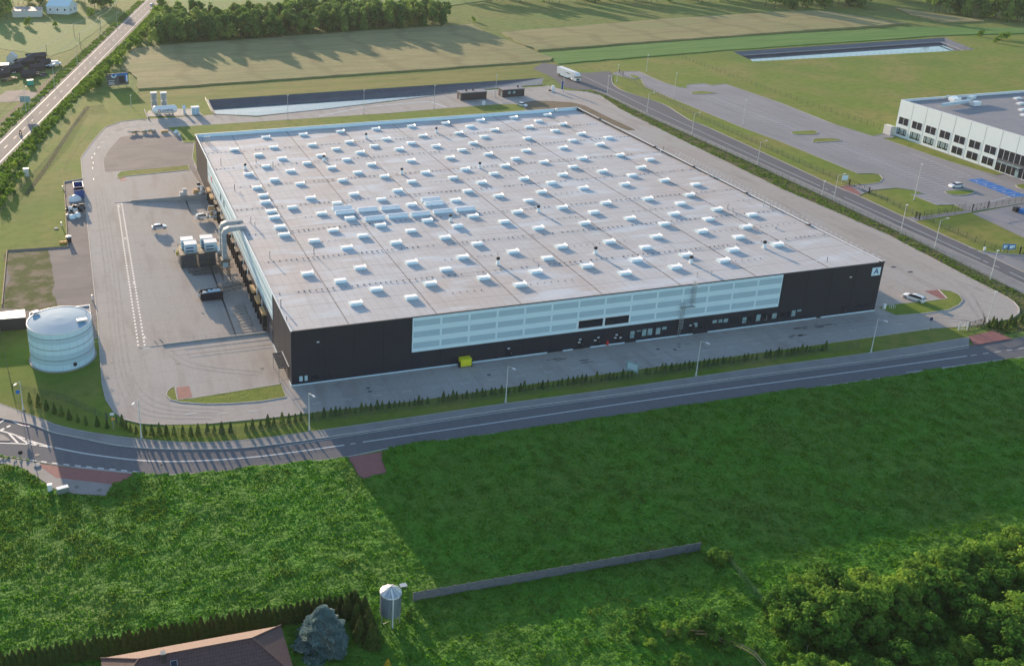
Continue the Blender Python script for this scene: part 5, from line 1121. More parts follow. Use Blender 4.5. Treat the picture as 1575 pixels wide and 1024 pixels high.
q = r1+dirx*4.2+nrm*1.3-o0; sl = math.atan2(3.0, wid/2); mb = MB(); mb.box((0, 0, 0), (.75, 1.1, .08), 'glass'); mb.box((0, .58, 0), (.85, .06, .12), 'metal'); mb.box((0, -.58, 0), (.85, .06, .12), 'metal'); mb.box((.4, 0, 0), (.06, 1.1, .12), 'metal'); mb.box((-.4, 0, 0), (.06, 1.1, .12), 'metal')
o = mb.build('roof_window', rf); o.location = (q.x, q.y, 6.3-1.3*3.0/(wid/2)+.1); o.rotation_euler = (sl, 0, ang)
# ---- concrete panel wall along the garden
a = G(636, 925.5); b = G(1075, 848); t = thing('concrete_wall', 'weathered grey concrete panel wall crossing the field behind the silo', 'wall', (a.x, a.y, 0)); d = b-a; L_ = d.length; d.normalize(); n_ = int(L_/2.05); P0 = None
for k in range(n_):
    q = d*(k+.5)*2.05; m_ = None
    if P0 is None:
        m_ = MB()
        for z in (0, .42, .84, 1.26): m_.box0(-.95, .95, -.03, .03, z+.02, z+.41, 'wallc')
        P0 = m_.build('wall_panel', t); w_ = P0
    else: w_ = P0.copy(); C.objects.link(w_)
    w_.location = (q.x, q.y, 0); w_.rotation_euler = (0, 0, math.atan2(d.y, d.x))
P0 = None
for k in range(n_+1):
    q = d*k*2.05
    if P0 is None: m_ = MB(); m_.box((0, 0, .88), (.16, .2, 1.76), 'wallc'); P0 = m_.build('post', t); w_ = P0
    else: w_ = P0.copy(); C.objects.link(w_)
    w_.location = (q.x, q.y, 0)
def railf(pts, h, label):
    pts = [G(*p) for p in pts]; t = thing('rail_fence', label, 'fence', (pts[0].x, pts[0].y, 0)); o0 = Vector((pts[0].x, pts[0].y, 0))
    for a, b in zip(pts, pts[1:]):
        m_ = MB()
        for z in (h, h*.5): m_.beam(a-o0+Vector((0, 0, z)), b-o0+Vector((0, 0, z)), .09, .12, 'wood')
        m_.build('rail', t)
    for a in pts: m_ = MB(); q = a-o0; m_.box((q.x, q.y, h/2), (.12, .12, h+.1), 'wood'); m_.build('post', t)
railf([(1026, 978), (1050, 977), (1085, 979), (1108, 990)], 1.0, 'old wooden rail fence between the dark garden bushes')
railf([(1108, 990), (1140, 1000), (1160, 1012), (1175, 1030)], 1.0, 'lower run of the old wooden rail fence near the bottom edge')

# ---- gas depot
gz = G(236, 181); t = thing('gas_tank', 'white horizontal gas tank with company lettering beside the lane', 'gas tank', (gz.x+4.7, gz.y+1.6, 0))
mb = MB(); r_ = 1.55; n_ = 20; prof = [(-4.9, .0), (-4.8, .7), (-4.45, 1.25), (-4.0, r_), (4.0, r_), (4.45, 1.25), (4.8, .7), (4.9, 0)]
vs = [(x, rr_*math.cos(2*math.pi*k/n_), rr_*math.sin(2*math.pi*k/n_)+2.55) for x, rr_ in prof for k in range(n_)]
mb.add(vs, [(i*n_+k, i*n_+(k+1) % n_, (i+1)*n_+(k+1) % n_, (i+1)*n_+k) for i in range(len(prof)-1) for k in range(n_)], 'dome'); sh_ = mb.build('shell', t, smooth=True)
for x in (-3, 3): m_ = MB(); m_.box((x, 0, .6), (.5, 2.0, 1.2), 'concrete'); m_.build('saddle', t)
MT['ink'] = mat('sign_ink', (.02, .03, .12), rough=.6)
text_mb('GASPOL', 1.25, 'ink', (1.0, -r_-.04, 2.45), (math.pi/2, 0, 0), parent=sh_)
m_ = MB()
for k in range(12):
    a, b = k*math.pi/6, (k+1)*math.pi/6; m_.beam((-2.2+.5*math.cos(a), -r_-.05, 2.5+.5*math.sin(a)), (-2.2+.5*math.cos(b), -r_-.05, 2.5+.5*math.sin(b)), .05, .2, 'redp' if 2 < k < 10 else 'ink')
m_.build('ring_logo', sh_)
m_ = MB()
for x in (-2, 0, 1.5): m_.tube([(x, -.9, .2), (x, -.9, 1.1)], .08, 'dark', 6)
m_.tube([(-3, -1.1, .5), (3.5, -1.1, .5)], .06, 'metal', 6); m_.build('pipework', t)
for k, (px, lab) in enumerate(((238, 'tall grey finned vaporiser tower, the left of the pair behind the gas tank'), (253, 'tall grey finned vaporiser tower, the right of the pair behind the gas tank'))):
    p = G(px, 171.5); t = thing('vaporiser_tower', lab, 'vaporiser', (p.x, p.y, 0))
    m_ = MB()
    for i in range(6):
        for j in range(4): m_.box((-1.0+i*.4, -.75+j*.5, 4.2), (.08, .3, 6.4), 'metal')
    m_.box((0, 0, 4.2), (1.7, 1.2, 6.2), 'blind'); m_.build('fin', t); 
    m_ = MB(); m_.box((0, 0, 7.6), (2.5, 2.0, .35), 'white'); m_.build('top_frame', t); m_ = MB()
    for z in (2.0, 4.4): m_.box((0, 0, z), (2.5, 2.05, .1), 'metal')
    for sx in (-1.15, 1.15):
        for sy in (-.9, .9): m_.box((sx, sy, 3.8), (.12, .12, 7.6), 'metal')
    m_.build('frame', t)
p = G(301, 176.5); t = thing('gas_cabinet', 'pale boxy metering cabin right of the gas tank', 'cabin', (p.x, p.y+1.2, 0)); m_ = MB(); m_.box((0, 0, 1.4), (3.0, 2.4, 2.8), 'pale'); m_.build('body', t); m_ = MB(); m_.box((0, 0, 2.88), (3.2, 2.6, .15), 'white'); m_.build('roof', t); m_ = MB()
for x in (-.75, .75): m_.box((x, -1.22, 1.35), (1.3, .03, 2.3), 'paleg')
m_.build('door', t)
p = G(284, 176); t = thing('gas_shelter', 'narrow white sloping shelter between the gas tank and the pale cabin', 'shelter', (p.x, p.y+1, 0)); m_ = MB(); m_.box((0, 0, 1.3), (1.0, 2.0, 2.6), 'plaster'); m_.build('body', t); m_ = MB(); m_.beam((0, 1.2, 3.1), (0, -1.2, 2.5), 1.3, .1, 'white'); m_.build('roof', t)
sheet('concrete_pad', GP([(224, 180), (313, 178), (300, 168), (250, 168), (228, 171)]), .1, 'concrete')
m_ = MB(); m_.kerb(GP([(222, 171), (228, 184)]), .25, 0, .9, 'concrete'); o = m_.build('low_wall'); tag(o, 'low concrete wall on the left end of the gas tank pad', 'wall')

# ---- gate cabins
def cabin(px0, px1, py, label, vents, windows):
    a = G(px0, py); b = G(px1, py-3*(px1-px0)/41); L_ = (b-a).length; ang = math.atan2(b.y-a.y, b.x-a.x)*.5; t = thing('gate_cabin', label, 'cabin', ((a.x+b.x)/2, (a.y+b.y)/2+2.2, 0), ang)
    m_ = MB(); m_.box((0, 0, 1.55), (L_, 4.4, 3.1), 'brown'); m_.build('wall', t); m_ = MB(); m_.box((0, 0, 3.22), (L_+.3, 4.7, .24), 'roofgrey'); r_ = m_.build('roof', t)
    for v in vents: m_ = MB(); m_.lathe([(.3, 3.34), (.3, 3.9), (.45, 3.95), (.45, 4.15), (0, 4.2)], 'dark', 10, (v*L_, .4, 0)); m_.build('roof_vent', r_)
    for v in windows: m_ = MB(); m_.box((v*L_, -2.22, 1.9), (1.1, .04, 1.0), 'blind'); m_.build('window', t)
    m_ = MB(); m_.box((-L_/2-.02, -.8, 1.1), (.04, 1.0, 2.1), 'blind'); m_.build('door', t)
    return t
cabin(709, 748, 155.5, 'long dark brown gate cabin on the left with two roof vents', (-.22, .05), ())
cabin(773, 806, 150.5, 'shorter dark brown gate cabin on the right with white window notices', (.3,), (-.2, .02))
p = G(757, 150); t = thing('turnstile', 'grey turnstile frame standing between the two brown cabins', 'turnstile', (p.x, p.y+2, 0)); m_ = MB()
for x in (-1.8, -.6, .6, 1.8): m_.box((x, 0, 1.15), (.1, .1, 2.3), 'metal')
m_.box((0, 0, 2.3), (3.8, .6, .1), 'metal'); m_.build('frame', t); m_ = MB()
for k in range(6): m_.box((.0, 0, .4+k*.3), (1.1, .05, .05), 'redp' if k == 2 else 'metal')
m_.build('turnstile_bar', t)
p = G(850, 141); t = thing('gate_motor', 'white gate motor housing with mast near the lorry', 'cabinet', (p.x, p.y, 0)); m_ = MB(); m_.box((0, 0, 1.2), (1.2, .9, 2.4), 'white'); m_.box((0, 0, 2.5), (1.0, .8, .2), 'dome'); m_.build('body', t); m_ = MB(); m_.box((-1.2, .2, .5), (1.2, .5, .5), 'dark'); m_.build('motor', t)
p = G(861, 141); t = thing('banner_flag', 'upright dark blue banner on the pole near the lorry', 'banner', (p.x+.5, p.y, 0)); m_ = MB(); m_.box((0, 0, 2.4), (.08, .08, 4.8), 'pole'); m_.build('pole', t); m_ = MB(); m_.box((.45, 0, 2.6), (.8, .05, 3.6), 'blue'); m_.build('banner', t)
p = G(744, 162); o = MB(); o.box((0, 0, .7), (1.1, .9, 1.4), 'white'); o.box((0, 0, 1.45), (1.2, 1.0, .12), 'dome'); o = o.build('utility_cabinet', loc=(p.x, p.y, .1)); tag(o, 'small white cabinet on the grass in front of the left brown cabin', 'cabinet')
# ---- billboard
a, b = Vector((-22.5, 272.7, 0)), Vector((-13.4, 274.1, 0)); c_ = (a+b)/2; ang = math.atan2(b.y-a.y, b.x-a.x); t = thing('billboard', 'wide black and blue advertising billboard beside the hedge and the wheat', 'billboard', c_, ang)
m_ = MB(); m_.box((0, 0, 3.3), (9.3, .35, 5.3), 'dark'); m_.build('panel', t)
m_ = MB(); m_.box((0, -.185, 3.3), (9.1, .02, 5.1), 'liner')
m_.box((1.0, -.2, 5.4), (7.0, .012, .85), 'bluepaint'); m_.box((3.6, -.202, 3.6), (1.6, .012, 3.0), 'bluepaint'); m_.box((4.0, -.21, 3.4), (.5, .012, 3.0), 'dome'); m_.box((1.8, -.208, 3.0), (2.7, .012, 3.2), 'dark')
for k in range(9):
    q0_, q1_ = math.pi+k*math.pi/9, math.pi+(k+1)*math.pi/9; m_.beam((-1.7+1.0*math.cos(q0_), -.215, 5.3+1.0*math.sin(q0_)), (-1.7+1.0*math.cos(q1_), -.215, 5.3+1.0*math.sin(q1_)), .015, .5, 'pale')
for z, w_ in ((2.9, 3.0), (2.2, 2.2), (1.7, 2.6), (1.2, 2.9)): m_.box((-2.9, -.2, z), (w_, .012, .22), 'plaster')
m_.build('poster', t)
for x in (-3.5, 0, 3.5): m_ = MB(); m_.box((x, .35, 1.8), (.25, .3, 3.6), 'steel'); m_.build('post', t)
# ---- highway blue board
p = G(40.5, 172); t = thing('road_board', 'blue-grey back of a large road board on the highway verge', 'road sign', (p.x, p.y+.4, 0), R(-20)); m_ = MB(); m_.box((0, 0, 5.0), (4.2, .1, 2.6), 'blind'); m_.build('board', t)
for x in (-1.3, 1.3): m_ = MB(); m_.box((x, .1, 3.1), (.12, .12, 6.2), 'metal'); m_.build('post', t)
# ---- signs
def sign(name, label, p, h, kind='round', m='bluepaint', ang=0, size=.4):
    t = thing(name, label, 'road sign', (p[0], p[1], 0), ang); m_ = MB(); m_.tube([(0, 0, 0), (0, 0, h)], .045, 'metal', 6); m_.build('post', t); m_ = MB()
    if kind == 'round': m_.tube([(0, -.07, h-.1), (0, -.1, h-.1)], size, m, 16)
    elif kind == 'tri': m_.add([(-size, -.08, h-size), (size, -.08, h-size), (0, -.08, h+size*.7), (-size, -.11, h-size), (size, -.11, h-size), (0, -.11, h+size*.7)], [(0, 1, 2), (5, 4, 3), (0, 3, 4, 1), (1, 4, 5, 2), (2, 5, 3, 0)], m)
    else: m_.box((0, -.08, h-.2), (size*2.2, .04, size*1.4), m)
    m_.build('plate', t); return t
sign('round_sign', 'round blue path sign at the left edge by the tank grass', G(30, 624), 3.2, size=.42)
sign('round_sign', 'dark back of a round sign on the pavement edge at the left bend', G(34, 716), 2.8, m='dark', size=.4)
sign('round_sign', 'small dark sign post at the field edge below the road', G(249.5, 731), 2.4, 'box', 'dark', size=.18)
sign('round_sign', 'dark blue round sign on the verge near the right gateway', G(1428, 508), 2.9, m='ink', size=.42)
sign('warning_sign', 'white and yellow warning signs on the fence right of the tank shadow', G(174.5, 661), 3.6, 'box', 'white', size=.35)
sign('warning_sign', 'yellow plate below the white one on the fence right of the tank shadow', G(175.2, 661.3), 2.6, 'box', 'orange', size=.3)
def board(label, p, w_, h0, h1, ang, m, two=False):
    inner = 'pale' if m != 'blind' else 'paleg'; t = thing('info_board', label, 'sign board', (p[0], p[1], 0), ang)
    for x in ((-w_/2+.2), (w_/2-.2)): m_ = MB(); m_.box((x, .06, h1/2), (.1, .1, h1), 'metal'); m_.build('post', t)
    m_ = MB(); m_.box((0, -.02, (h0+h1)/2), (w_, .06, h1-h0), m); m_.box((0, -.055, (h0+h1)/2), (w_*.75, .01, (h1-h0)*.6), inner); m_.build('board', t); return t
board('pale blue info board on the lawn, the left of two by the right edge', G(1545.5, 388), 1.9, .9, 2.3, R(-8), 'bluepaint')
board('pale blue info board on the lawn, the right of two by the right edge', G(1554.5, 388.5), 1.9, .9, 2.3, R(-8), 'bluepaint')
board('blue and white sign by the sliding gate of the car park', G(1298, 283), 1.9, 1.2, 2.8, R(-10), 'pale')
board('grey-blue sign board seen from behind on the shaded verge fence', G(971, 578), 2.6, 1.0, 3.2, R(-52), 'blind')
# ---- yellow bin, utility things
x_, _ = zx(712.5, 556); t = thing('yellow_bin', 'yellow lidded bin on dark legs against the charcoal front wall', 'bin', (x_, -.95, .05)); m_ = MB(); m_.box((0, 0, 1.05), (2.3, 1.3, 1.5), 'yellow'); m_.build('body', t); m_ = MB(); m_.box((0, 0, 1.85), (2.4, 1.4, .12), 'yellow'); m_.build('lid', t)
for s_ in (-1.25, 1.25): m_ = MB(); m_.box((s_, 0, .55), (.14, 1.2, 1.1), 'dark'); m_.build('leg', t)
for px, py, w_, h_, lab, m in ((77.5, 757, .75, 1.3, 'small white electric cabinet left of the pale glass-topped box by the field', 'white'), (41, 272, 1.6, 2.6, 'white switchgear box with grey sides by the highway weeds', 'plaster'), (1361, 476, .6, 1.1, 'small white cabinet on the tip of the east grass island', 'white'), (1515, 386, .5, .8, 'tiny white marker box on the lawn by the footpath', 'white')):
    p = G(px, py); t = thing('utility_cabinet', lab, 'cabinet', (p.x, p.y+.3, .05)); m_ = MB(); m_.box((0, 0, h_/2), (w_, w_*.7, h_), m); m_.build('body', t); m_ = MB(); m_.box((0, 0, h_+.04), (w_+.1, w_*.7+.1, .08), 'white'); m_.build('lid', t)
p = G(97, 758); t = thing('display_case', 'pale glass-topped box on a grey frame beside the bus bay', 'box', (p.x, p.y, .06), R(12)); m_ = MB(); m_.box((0, 0, .55), (1.9, .9, 1.0), 'metal'); m_.build('frame', t); m_ = MB(); m_.box((0, 0, 1.1), (1.8, .8, .08), 'dome'); m_.build('top', t)
p = G(1369, 475); t = thing('loop_rack', 'white looped bicycle rack on the tip of the east grass island', 'bicycle rack', (p.x, p.y, .1)); 
for k in range(3): m_ = MB(); m_.tube([(k*.5, -.3, 0), (k*.5, -.3, .7), (k*.5, .3, .7), (k*.5, .3, 0)], .04, 'white', 6); m_.build('hoop', t)
# ---- blue skip, heap and dark stacks on the left plot
p = G(122, 300); t = thing('blue_container', 'blue open-topped container with pale rim on the left gravel plot', 'container', (p.x, p.y, .05), R(2)); m_ = MB(); W_, D_, H_ = 2.8, 5.6, 2.4
m_.box((0, -D_/2+2.8-2.8, H_/2), (W_, .12, H_), 'blue'); m_.box((0, D_, H_/2), (W_, .12, H_), 'blue')
for s_ in (-1, 1): m_.box((s_*W_/2, D_/2, H_/2), (.12, D_, H_), 'blue')
m_.build('side', t); m_ = MB(); m_.box((0, D_/2, .3), (W_-.2, D_-.2, .2), 'dark'); m_.build('floor', t); m_ = MB(); m_.box((0, 0, H_+.05), (W_+.15, .2, .1), 'blue')
m_.box((0, D_, H_+.05), (W_+.15, .2, .1), 'white')
for s_ in (-1, 1): m_.box((s_*W_/2, D_/2, H_+.05), (.2, D_, .1), 'white')
m_.build('rim', t)
def mound(name, label, cat, p, sx, sy, h, m, seed, ang=0):
    mb = MB(); n_ = 14; prof = [(1, 0), (.97, .35), (.8, .75), (.45, .95), (0, 1)]; vs = []
    for i, (r_, z) in enumerate(prof):
        for k in range(n_):
            a = 2*math.pi*k/n_; q = 1+.25*mnoise.noise((math.cos(a)*1.5+seed, math.sin(a)*1.5, z)); vs.append((math.cos(a)*r_*sx*q, math.sin(a)*r_*sy*q, z*h*q))
    mb.add(vs, [(i*n_+k, i*n_+(k+1) % n_, (i+1)*n_+(k+1) % n_, (i+1)*n_+k) for i in range(4) for k in range(n_)], m); o = mb.build(name, loc=(p[0], p[1], .04), smooth=True); o.rotation_euler = (0, 0, ang); return tag(o, label, cat)
mound('tarp_heap', 'white tarpaulin heap behind the dark scrap on the left plot', 'heap', G(115, 309), 2.0, 1.1, 1.6, 'white', 1, R(5))
mound('tarp_heap', 'pale blue wrapped bale, the left of two in front of the dark scrap', 'bale', G(111.5, 336), 1.0, .8, 1.1, 'pale', 3)
mound('tarp_heap', 'white-blue wrapped bale, the right of two in front of the dark scrap', 'bale', G(119.5, 333.5), 1.0, .9, 1.3, 'dome', 5)
def junk(name, label, p, n, sx, sy, h, mats, seed, cat='scrap pile', smin=.5, smax=1.6):
    r_ = random.Random(seed); t = thing(name, label, cat, (p[0], p[1], .05))
    for k in range(n):
        m_ = MB(); a, b, c_ = r_.uniform(smin, smax), r_.uniform(smin*.6, smax*.6), r_.uniform(.25, h*.5)
        m_.box((0, 0, c_/2), (a, b, c_), r_.choice(mats)); m_.box((0, 0, c_+.04), (a*.8, b*.7, .08), r_.choice(mats)); o = m_.build('scrap_piece', t, (r_.uniform(-sx, sx), r_.uniform(-sy, sy), r_.uniform(0, h*.6))); o.rotation_euler = (r_.uniform(-.15, .15), r_.uniform(-.15, .15), r_.uniform(-.5, .5))
    return t
junk('scrap_pile', 'long dark scrap pile with white wrapped pieces on the left gravel plot', G(116, 325), 22, 2.4, .8, 2.0, ['dark', 'black', 'dark', 'white', 'liner'], 4)
junk('scrap_pile', 'small dark and white scrap pile left of the wrapped bales', G(105.5, 333), 5, .5, .4, 1.0, ['dark', 'white'], 9, smin=.4, smax=.9)
p = G(106.5, 372); t = thing('waste_bin', 'dark round bin with white lid at the corner of the left lawn', 'bin', (p.x, p.y, 0)); m_ = MB(); m_.lathe([(.6, 0), (.7, 1.5)], 'dark', 14); m_.build('body', t); m_ = MB(); m_.lathe([(.78, 1.5), (.78, 1.62), (0, 1.75)], 'white', 14); m_.build('lid', t)
p = G(98, 374.5); t = thing('orange_barrier', 'orange crate beside the dark round bin on the left lawn', 'crate', (p.x, p.y, 0)); m_ = MB(); m_.box((0, 0, .35), (2.2, .6, .5), 'orange'); m_.build('body', t); m_ = MB(); 
for x in (-.8, 0, .8): m_.box((x, 0, .65), (.5, .5, .1), 'tan')
m_.build('top', t)
for i, (px, py, lab) in enumerate(((95, 348, 'white post on the left lawn beside the plot kerb'), (97, 292, 'white wrapped roll standing left of the blue container'), (142, 461, 'tiny white marker on the kerb above the tank'))):
    p = G(px, py); m_ = MB(); m_.tube([(0, 0, 0), (0, 0, 1.1)], .14, 'white', 8); m_.lathe([(.2, 1.1), (.2, 1.2), (0, 1.22)], 'metal', 8); o = m_.build('marker_post', loc=(p.x, p.y, 0)); tag(o, lab, 'post')
# manhole rings on the left lawn
for px, py, lab in ((86.5, 352, 'round concrete well cover on the left lawn'), (57.5, 716, 'small round cover in the road bend')):
    p = G(px, py); m_ = MB(); m_.lathe([(.6, 0), (.6, .2), (.4, .22), (0, .22)], 'concrete', 14); o = m_.build('well_cover', loc=(p.x, p.y, .03)); tag(o, lab, 'well cover')
# ---- rooftop plant on the dock: platform, four air units, ducts, girders
t = thing('plant_platform', 'tall steel equipment platform in the sunken dock beside the warehouse', 'platform', (-9, 68.5, -.9))
m_ = MB(); m_.box((0, 0, 3.9), (10.6, 6.4, .25), 'steel'); m_.build('deck', t)
for x in (-5, -1.7, 1.7, 5):
    for y in (-3, 3): m_ = MB(); m_.box((x, y, 1.95), (.25, .25, 3.9), 'steel'); m_.build('leg', t)
m_ = MB()
for x in (-3.2, 1.6): m_.box((x, 0, 1.7), (4.2, 4.8, 3.3), 'liner')
m_.build('base_housing', t)
m_ = MB()
for y in (-3.15, 3.15):
    for z in (4.5, 5.0): m_.beam((-5.3, y, z), (5.3, y, z), .05, .05, 'steel')
    for k in range(8): m_.box((-5.3+k*1.51, y, 4.5), (.05, .05, 1.1), 'steel')
m_.build('railing', t)
for i, (x, y, lab) in enumerate(((-11.5, 67.0, 'white and blue air handling unit on the platform, front left'), (-6.4, 67.0, 'white and blue air handling unit on the platform, front right'), (-12.0, 70.2, 'white and blue air handling unit on the platform, back left'), (-7.0, 70.2, 'white and blue air handling unit on the platform, back right'))):
    t = thing('air_unit', lab, 'air handling unit', (x, y, 3.15)); m_ = MB(); m_.box((0, 0, 1.2), (3.1, 2.5, 2.3), 'tankg'); m_.build('housing', t); m_ = MB(); m_.box((0, 0, 2.42), (3.2, 2.6, .14), 'white'); m_.build('top', t)
    for z in (.7, 1.5): m_ = MB(); m_.box((-.3, -1.27, z), (1.9, .06, .35), 'ink'); m_.box((-.3, -1.3, z+.22), (1.9, .1, .06), 'tankw'); m_.build('louvre', t)
for y, lab in ((61.2, 'bulky white insulated duct arching off the roof edge, farther of two'), (57.2, 'bulky white insulated duct arching off the roof edge, nearer of two')):
    t = thing('air_duct', lab, 'duct', (0, y, 0)); m_ = MB(); P_ = [(1.4, 12.0), (1.0, 12.75), (-3.0, 12.75), (-4.2, 12.3), (-4.8, 11.2), (-4.8, 4.6), (-3.7, 4.6), (-3.7, 10.9), (-3.2, 11.5), (1.0, 11.95)]
    vs = [(x, s_, z) for s_ in (-.68, .68) for x, z in P_]; n_ = len(P_); m_.add(vs, [tuple(range(n_)), tuple(range(2*n_-1, n_-1, -1))]+[(k, n_+k, n_+(k+1) % n_, (k+1) % n_) for k in range(n_)], 'ductm'); m_.build('duct_body', t)
    m_ = MB(); m_.box((-4.15, 0, 4.2), (2.2, 2.4, .7), 'steel')
    for sx in (-5, -3.2):
        for sy in (-1, 1): m_.box((sx, sy, 1.5), (.18, .18, 5), 'steel')
    m_.box((-4.1, 0, 3.2), (1.2, 1.4, 1.6), 'paleg')
    m_.box((-4.6, 2.6 if y > 60 else 6.4, 4.0), (1.1, 3.4 if y > 60 else .1, 1.1), 'tankg'); m_.build('support', t)
    m_ = MB()
    for z in (5.5, 7, 8.5, 10): m_.box((-4.25, 0, z), (1.2, 1.46, .08), 'metal')
    m_.build('joint_band', t)
def girder(label, a, b, n=12, h=.9, w_=.7, m='steel'):
    a = Vector(a); b = Vector(b); t = thing('lattice_girder', label, 'girder', a); d = b-a; m_ = MB(); q = Vector((-d.y, d.x, 0)).normalized()*w_/2
    for s_ in (-1, 1):
        for z in (0, h): m_.beam(q*s_+Vector((0, 0, z)), d+q*s_+Vector((0, 0, z)), .09, .09, m)
    m_.build('chord', t); m_ = MB()
    for k in range(n):
        u = d*k/n; v = d*(k+1)/n
        for s_ in (-1, 1): m_.beam(u+q*s_+Vector((0, 0, 0 if k % 2 else h)), v+q*s_+Vector((0, 0, h if k % 2 else 0)), .06, .06, m)
        for z in (0, h): m_.beam(u-q+Vector((0, 0, z)), u+q+Vector((0, 0, z)), .05, .05, m)
    m_.build('lattice', t); return t
girder('rusty lattice girder behind the air units', (-14.2, 73.4, 1.9), (-3.2, 73.4, 2.2), 14)
girder('upper lattice girder lying along the near side of the platform', (-13.6, 63.9, .7), (-1.2, 64.4, .9), 16)
girder('lower lattice girder lying along the near side of the platform', (-12.8, 62.6, -.6), (-1.2, 63.0, -.5), 16)
girder('outer lattice girder lying in front of the platform', (-12.0, 61.2, -.8), (-5.4, 61.5, -.8), 10)
a = G(343, 434, -.5); girder('lattice girder across the dock beside the rubbish skip, farther of two', (-7.2, 50.0, -.2), (-.8, 50.6, .3), 10)
girder('lattice girder across the dock beside the rubbish skip, nearer of two', (-6.6, 48.2, -.4), (-.8, 48.8, .1), 10)
for px, py, lab in ((278.5, 386, 'yellow and black striped bumper block at the far platform corner'), (287, 404, 'yellow and black striped bumper block at the near platform corner')):
    p = G(px, py); m_ = MB(); m_.box((0, 0, .35), (2.3, .5, .5), 'hazard'); m_.box((0, 0, .05), (2.4, .7, .1), 'dark'); o = m_.build('striped_bumper', loc=(p.x, p.y, -.15)); tag(o, lab, 'bumper block')
a = G(268, 389); t = thing('board_barrier', 'slanted row of small yellow and white boards standing in the yard', 'barrier', a)
for k in range(4): m_ = MB(); m_.box((k*.55, -k*2.2, .75), (.5, .5, 1.0), 'hazard' if k % 2 else 'plaster'); m_.box((k*.55, -k*2.2, .12), (.15, .15, .3), 'dark'); m_.build('board', t)
# rubbish skip
p = G(326, 460, -.6); t = thing('rubbish_skip', 'black skip filled with blue and white sacks in the sunken dock', 'skip', (p.x, p.y+1.1, -.75), R(3)); m_ = MB(); W_, D_, H_ = 5.2, 2.3, 1.9
m_.box((0, -D_/2, H_/2), (W_, .1, H_), 'charcoal'); m_.box((0, D_/2, H_/2), (W_, .1, H_), 'charcoal'); m_.box((-W_/2, 0, H_/2), (.1, D_, H_), 'charcoal'); m_.box((W_/2, 0, H_/2), (.1, D_, H_), 'charcoal'); m_.box((0, 0, .1), (W_, D_, .1), 'charcoal')
m_.build('body', t); m_ = MB(); m_.box((0, -D_/2-.03, H_-.1), (W_+.1, .12, .14), 'dark'); m_.box((0, D_/2+.03, H_-.1), (W_+.1, .12, .14), 'dark'); m_.build('rim', t)
sk0 = Vector((p.x, p.y+1.1, 0)); r_ = random.Random(2)
for k in range(16):
    mound('rubbish_sack', 'bulging blue-white sack among those filling the black skip', 'sack', (sk0.x+r_.uniform(-2.1, 2.1), sk0.y+r_.uniform(-.7, .7)), .42, .36, .55, r_.choice(['tankg', 'pale', 'white', 'tankw']), k)['group'] = 'sacks in the skip'
    C.objects[-1].location.z = .65
p = G(310.5, 455.5, -.2); t = thing('tipping_cart', 'small dark open cart with pale rim at the left end of the skip', 'cart', (p.x, p.y, -.3), R(-8)); m_ = MB(); m_.box((0, 0, .45), (1.7, 1.9, .1), 'junk')
for s_ in (-1, 1): m_.box((s_*.85, 0, .85), (.08, 1.9, .8), 'plaster'); m_.box((0, s_*.95, .85), (1.7, .08, .8), 'plaster')
m_.build('tray', t)
for s_ in (-1, 1): m_ = MB(); m_.tube([(s_*.8-.05, 0, .28), (s_*.8+.05, 0, .28)], .28, 'black', 10); m_.build('wheel', t)
# five rectangular frames on the dock floor
for i, (px, py) in enumerate(((368.5, 475.5), (370.5, 483.5), (376, 492.5), (378.5, 501), (383, 510.5))):
    p = G(px, py, PZ); t = thing('steel_frame', ['farthest', 'second', 'middle', 'fourth', 'nearest'][i]+' of five low steel frames standing in a line on the dock floor', 'frame', (p.x, p.y, PZ)); m_ = MB()
    for s_ in (-1, 1):
        m_.beam((-1.4, s_*.7, .45), (1.4, s_*.7, .45), .09, .09, 'steel'); m_.beam((s_*1.4, -.7, .45), (s_*1.4, .7, .45), .09, .09, 'steel')
    m_.build('top_frame', t)
    for sx in (-1.4, 1.4):
        for sy in (-.7, .7): m_ = MB(); m_.box((sx, sy, .22), (.08, .08, .44), 'steel'); m_.build('leg', t)
for i, (px, py) in enumerate(((300.5, 312), (302, 317))):
    p = G(px, py, PZ); m_ = MB(); m_.box((0, 0, .1), (2.6, .14, .14), 'metal'); m_.box((-1.2, 0, .03), (.2, .4, .06), 'metal'); m_.box((1.2, 0, .03), (.2, .4, .06), 'metal'); o = m_.build('wheel_guide', loc=(p.x, p.y, PZ)); tag(o, ['farther', 'nearer'][i]+' pale wheel guide bar on the floor at the far end of the dock', 'wheel guide')
# pallets, boxes
def stack(label, p, w_, d_, h, m, n, name='pallet_stack', z=.05, cat='stack'):
    t = thing(name, label, cat, (p[0], p[1], z)); hh = h/n
    for k in range(n): m_ = MB(); m_.box((0, 0, hh*(k+.5)-.02), (w_*(1-.04*(k % 2)), d_, hh*.86), m); m_.build('layer', t, (.04*((k*7) % 3-1), .04*((k*5) % 3-1), 0))
    return t
stack('tall white wrapped stack, the right of two on the dock edge', G(284.5, 300.5), 1.2, 1.2, 2.2, 'plaster', 4)
stack('shorter white wrapped stack, the left of two on the dock edge', G(280, 301.5), 1.4, 1.1, 1.3, 'plaster', 3)
stack('low cream stack of boxes nearer the wall on the dock edge', G(301, 296.5), 1.5, 1.3, 1.1, 'tan', 3)
stack('brown stack of pallets against the wall on the dock edge', G(306.5, 297), 1.6, 1.2, 1.0, 'wood', 4)
junk('cardboard_pile', 'tall untidy pile of cardboard and cream boxes at the dock beside the white car', tuple(G(331, 339, -.9)), 20, 1.4, 2.6, 3.2, ['plaster', 'tan', 'wood', 'white'], 21, 'cardboard pile', .7, 1.7)
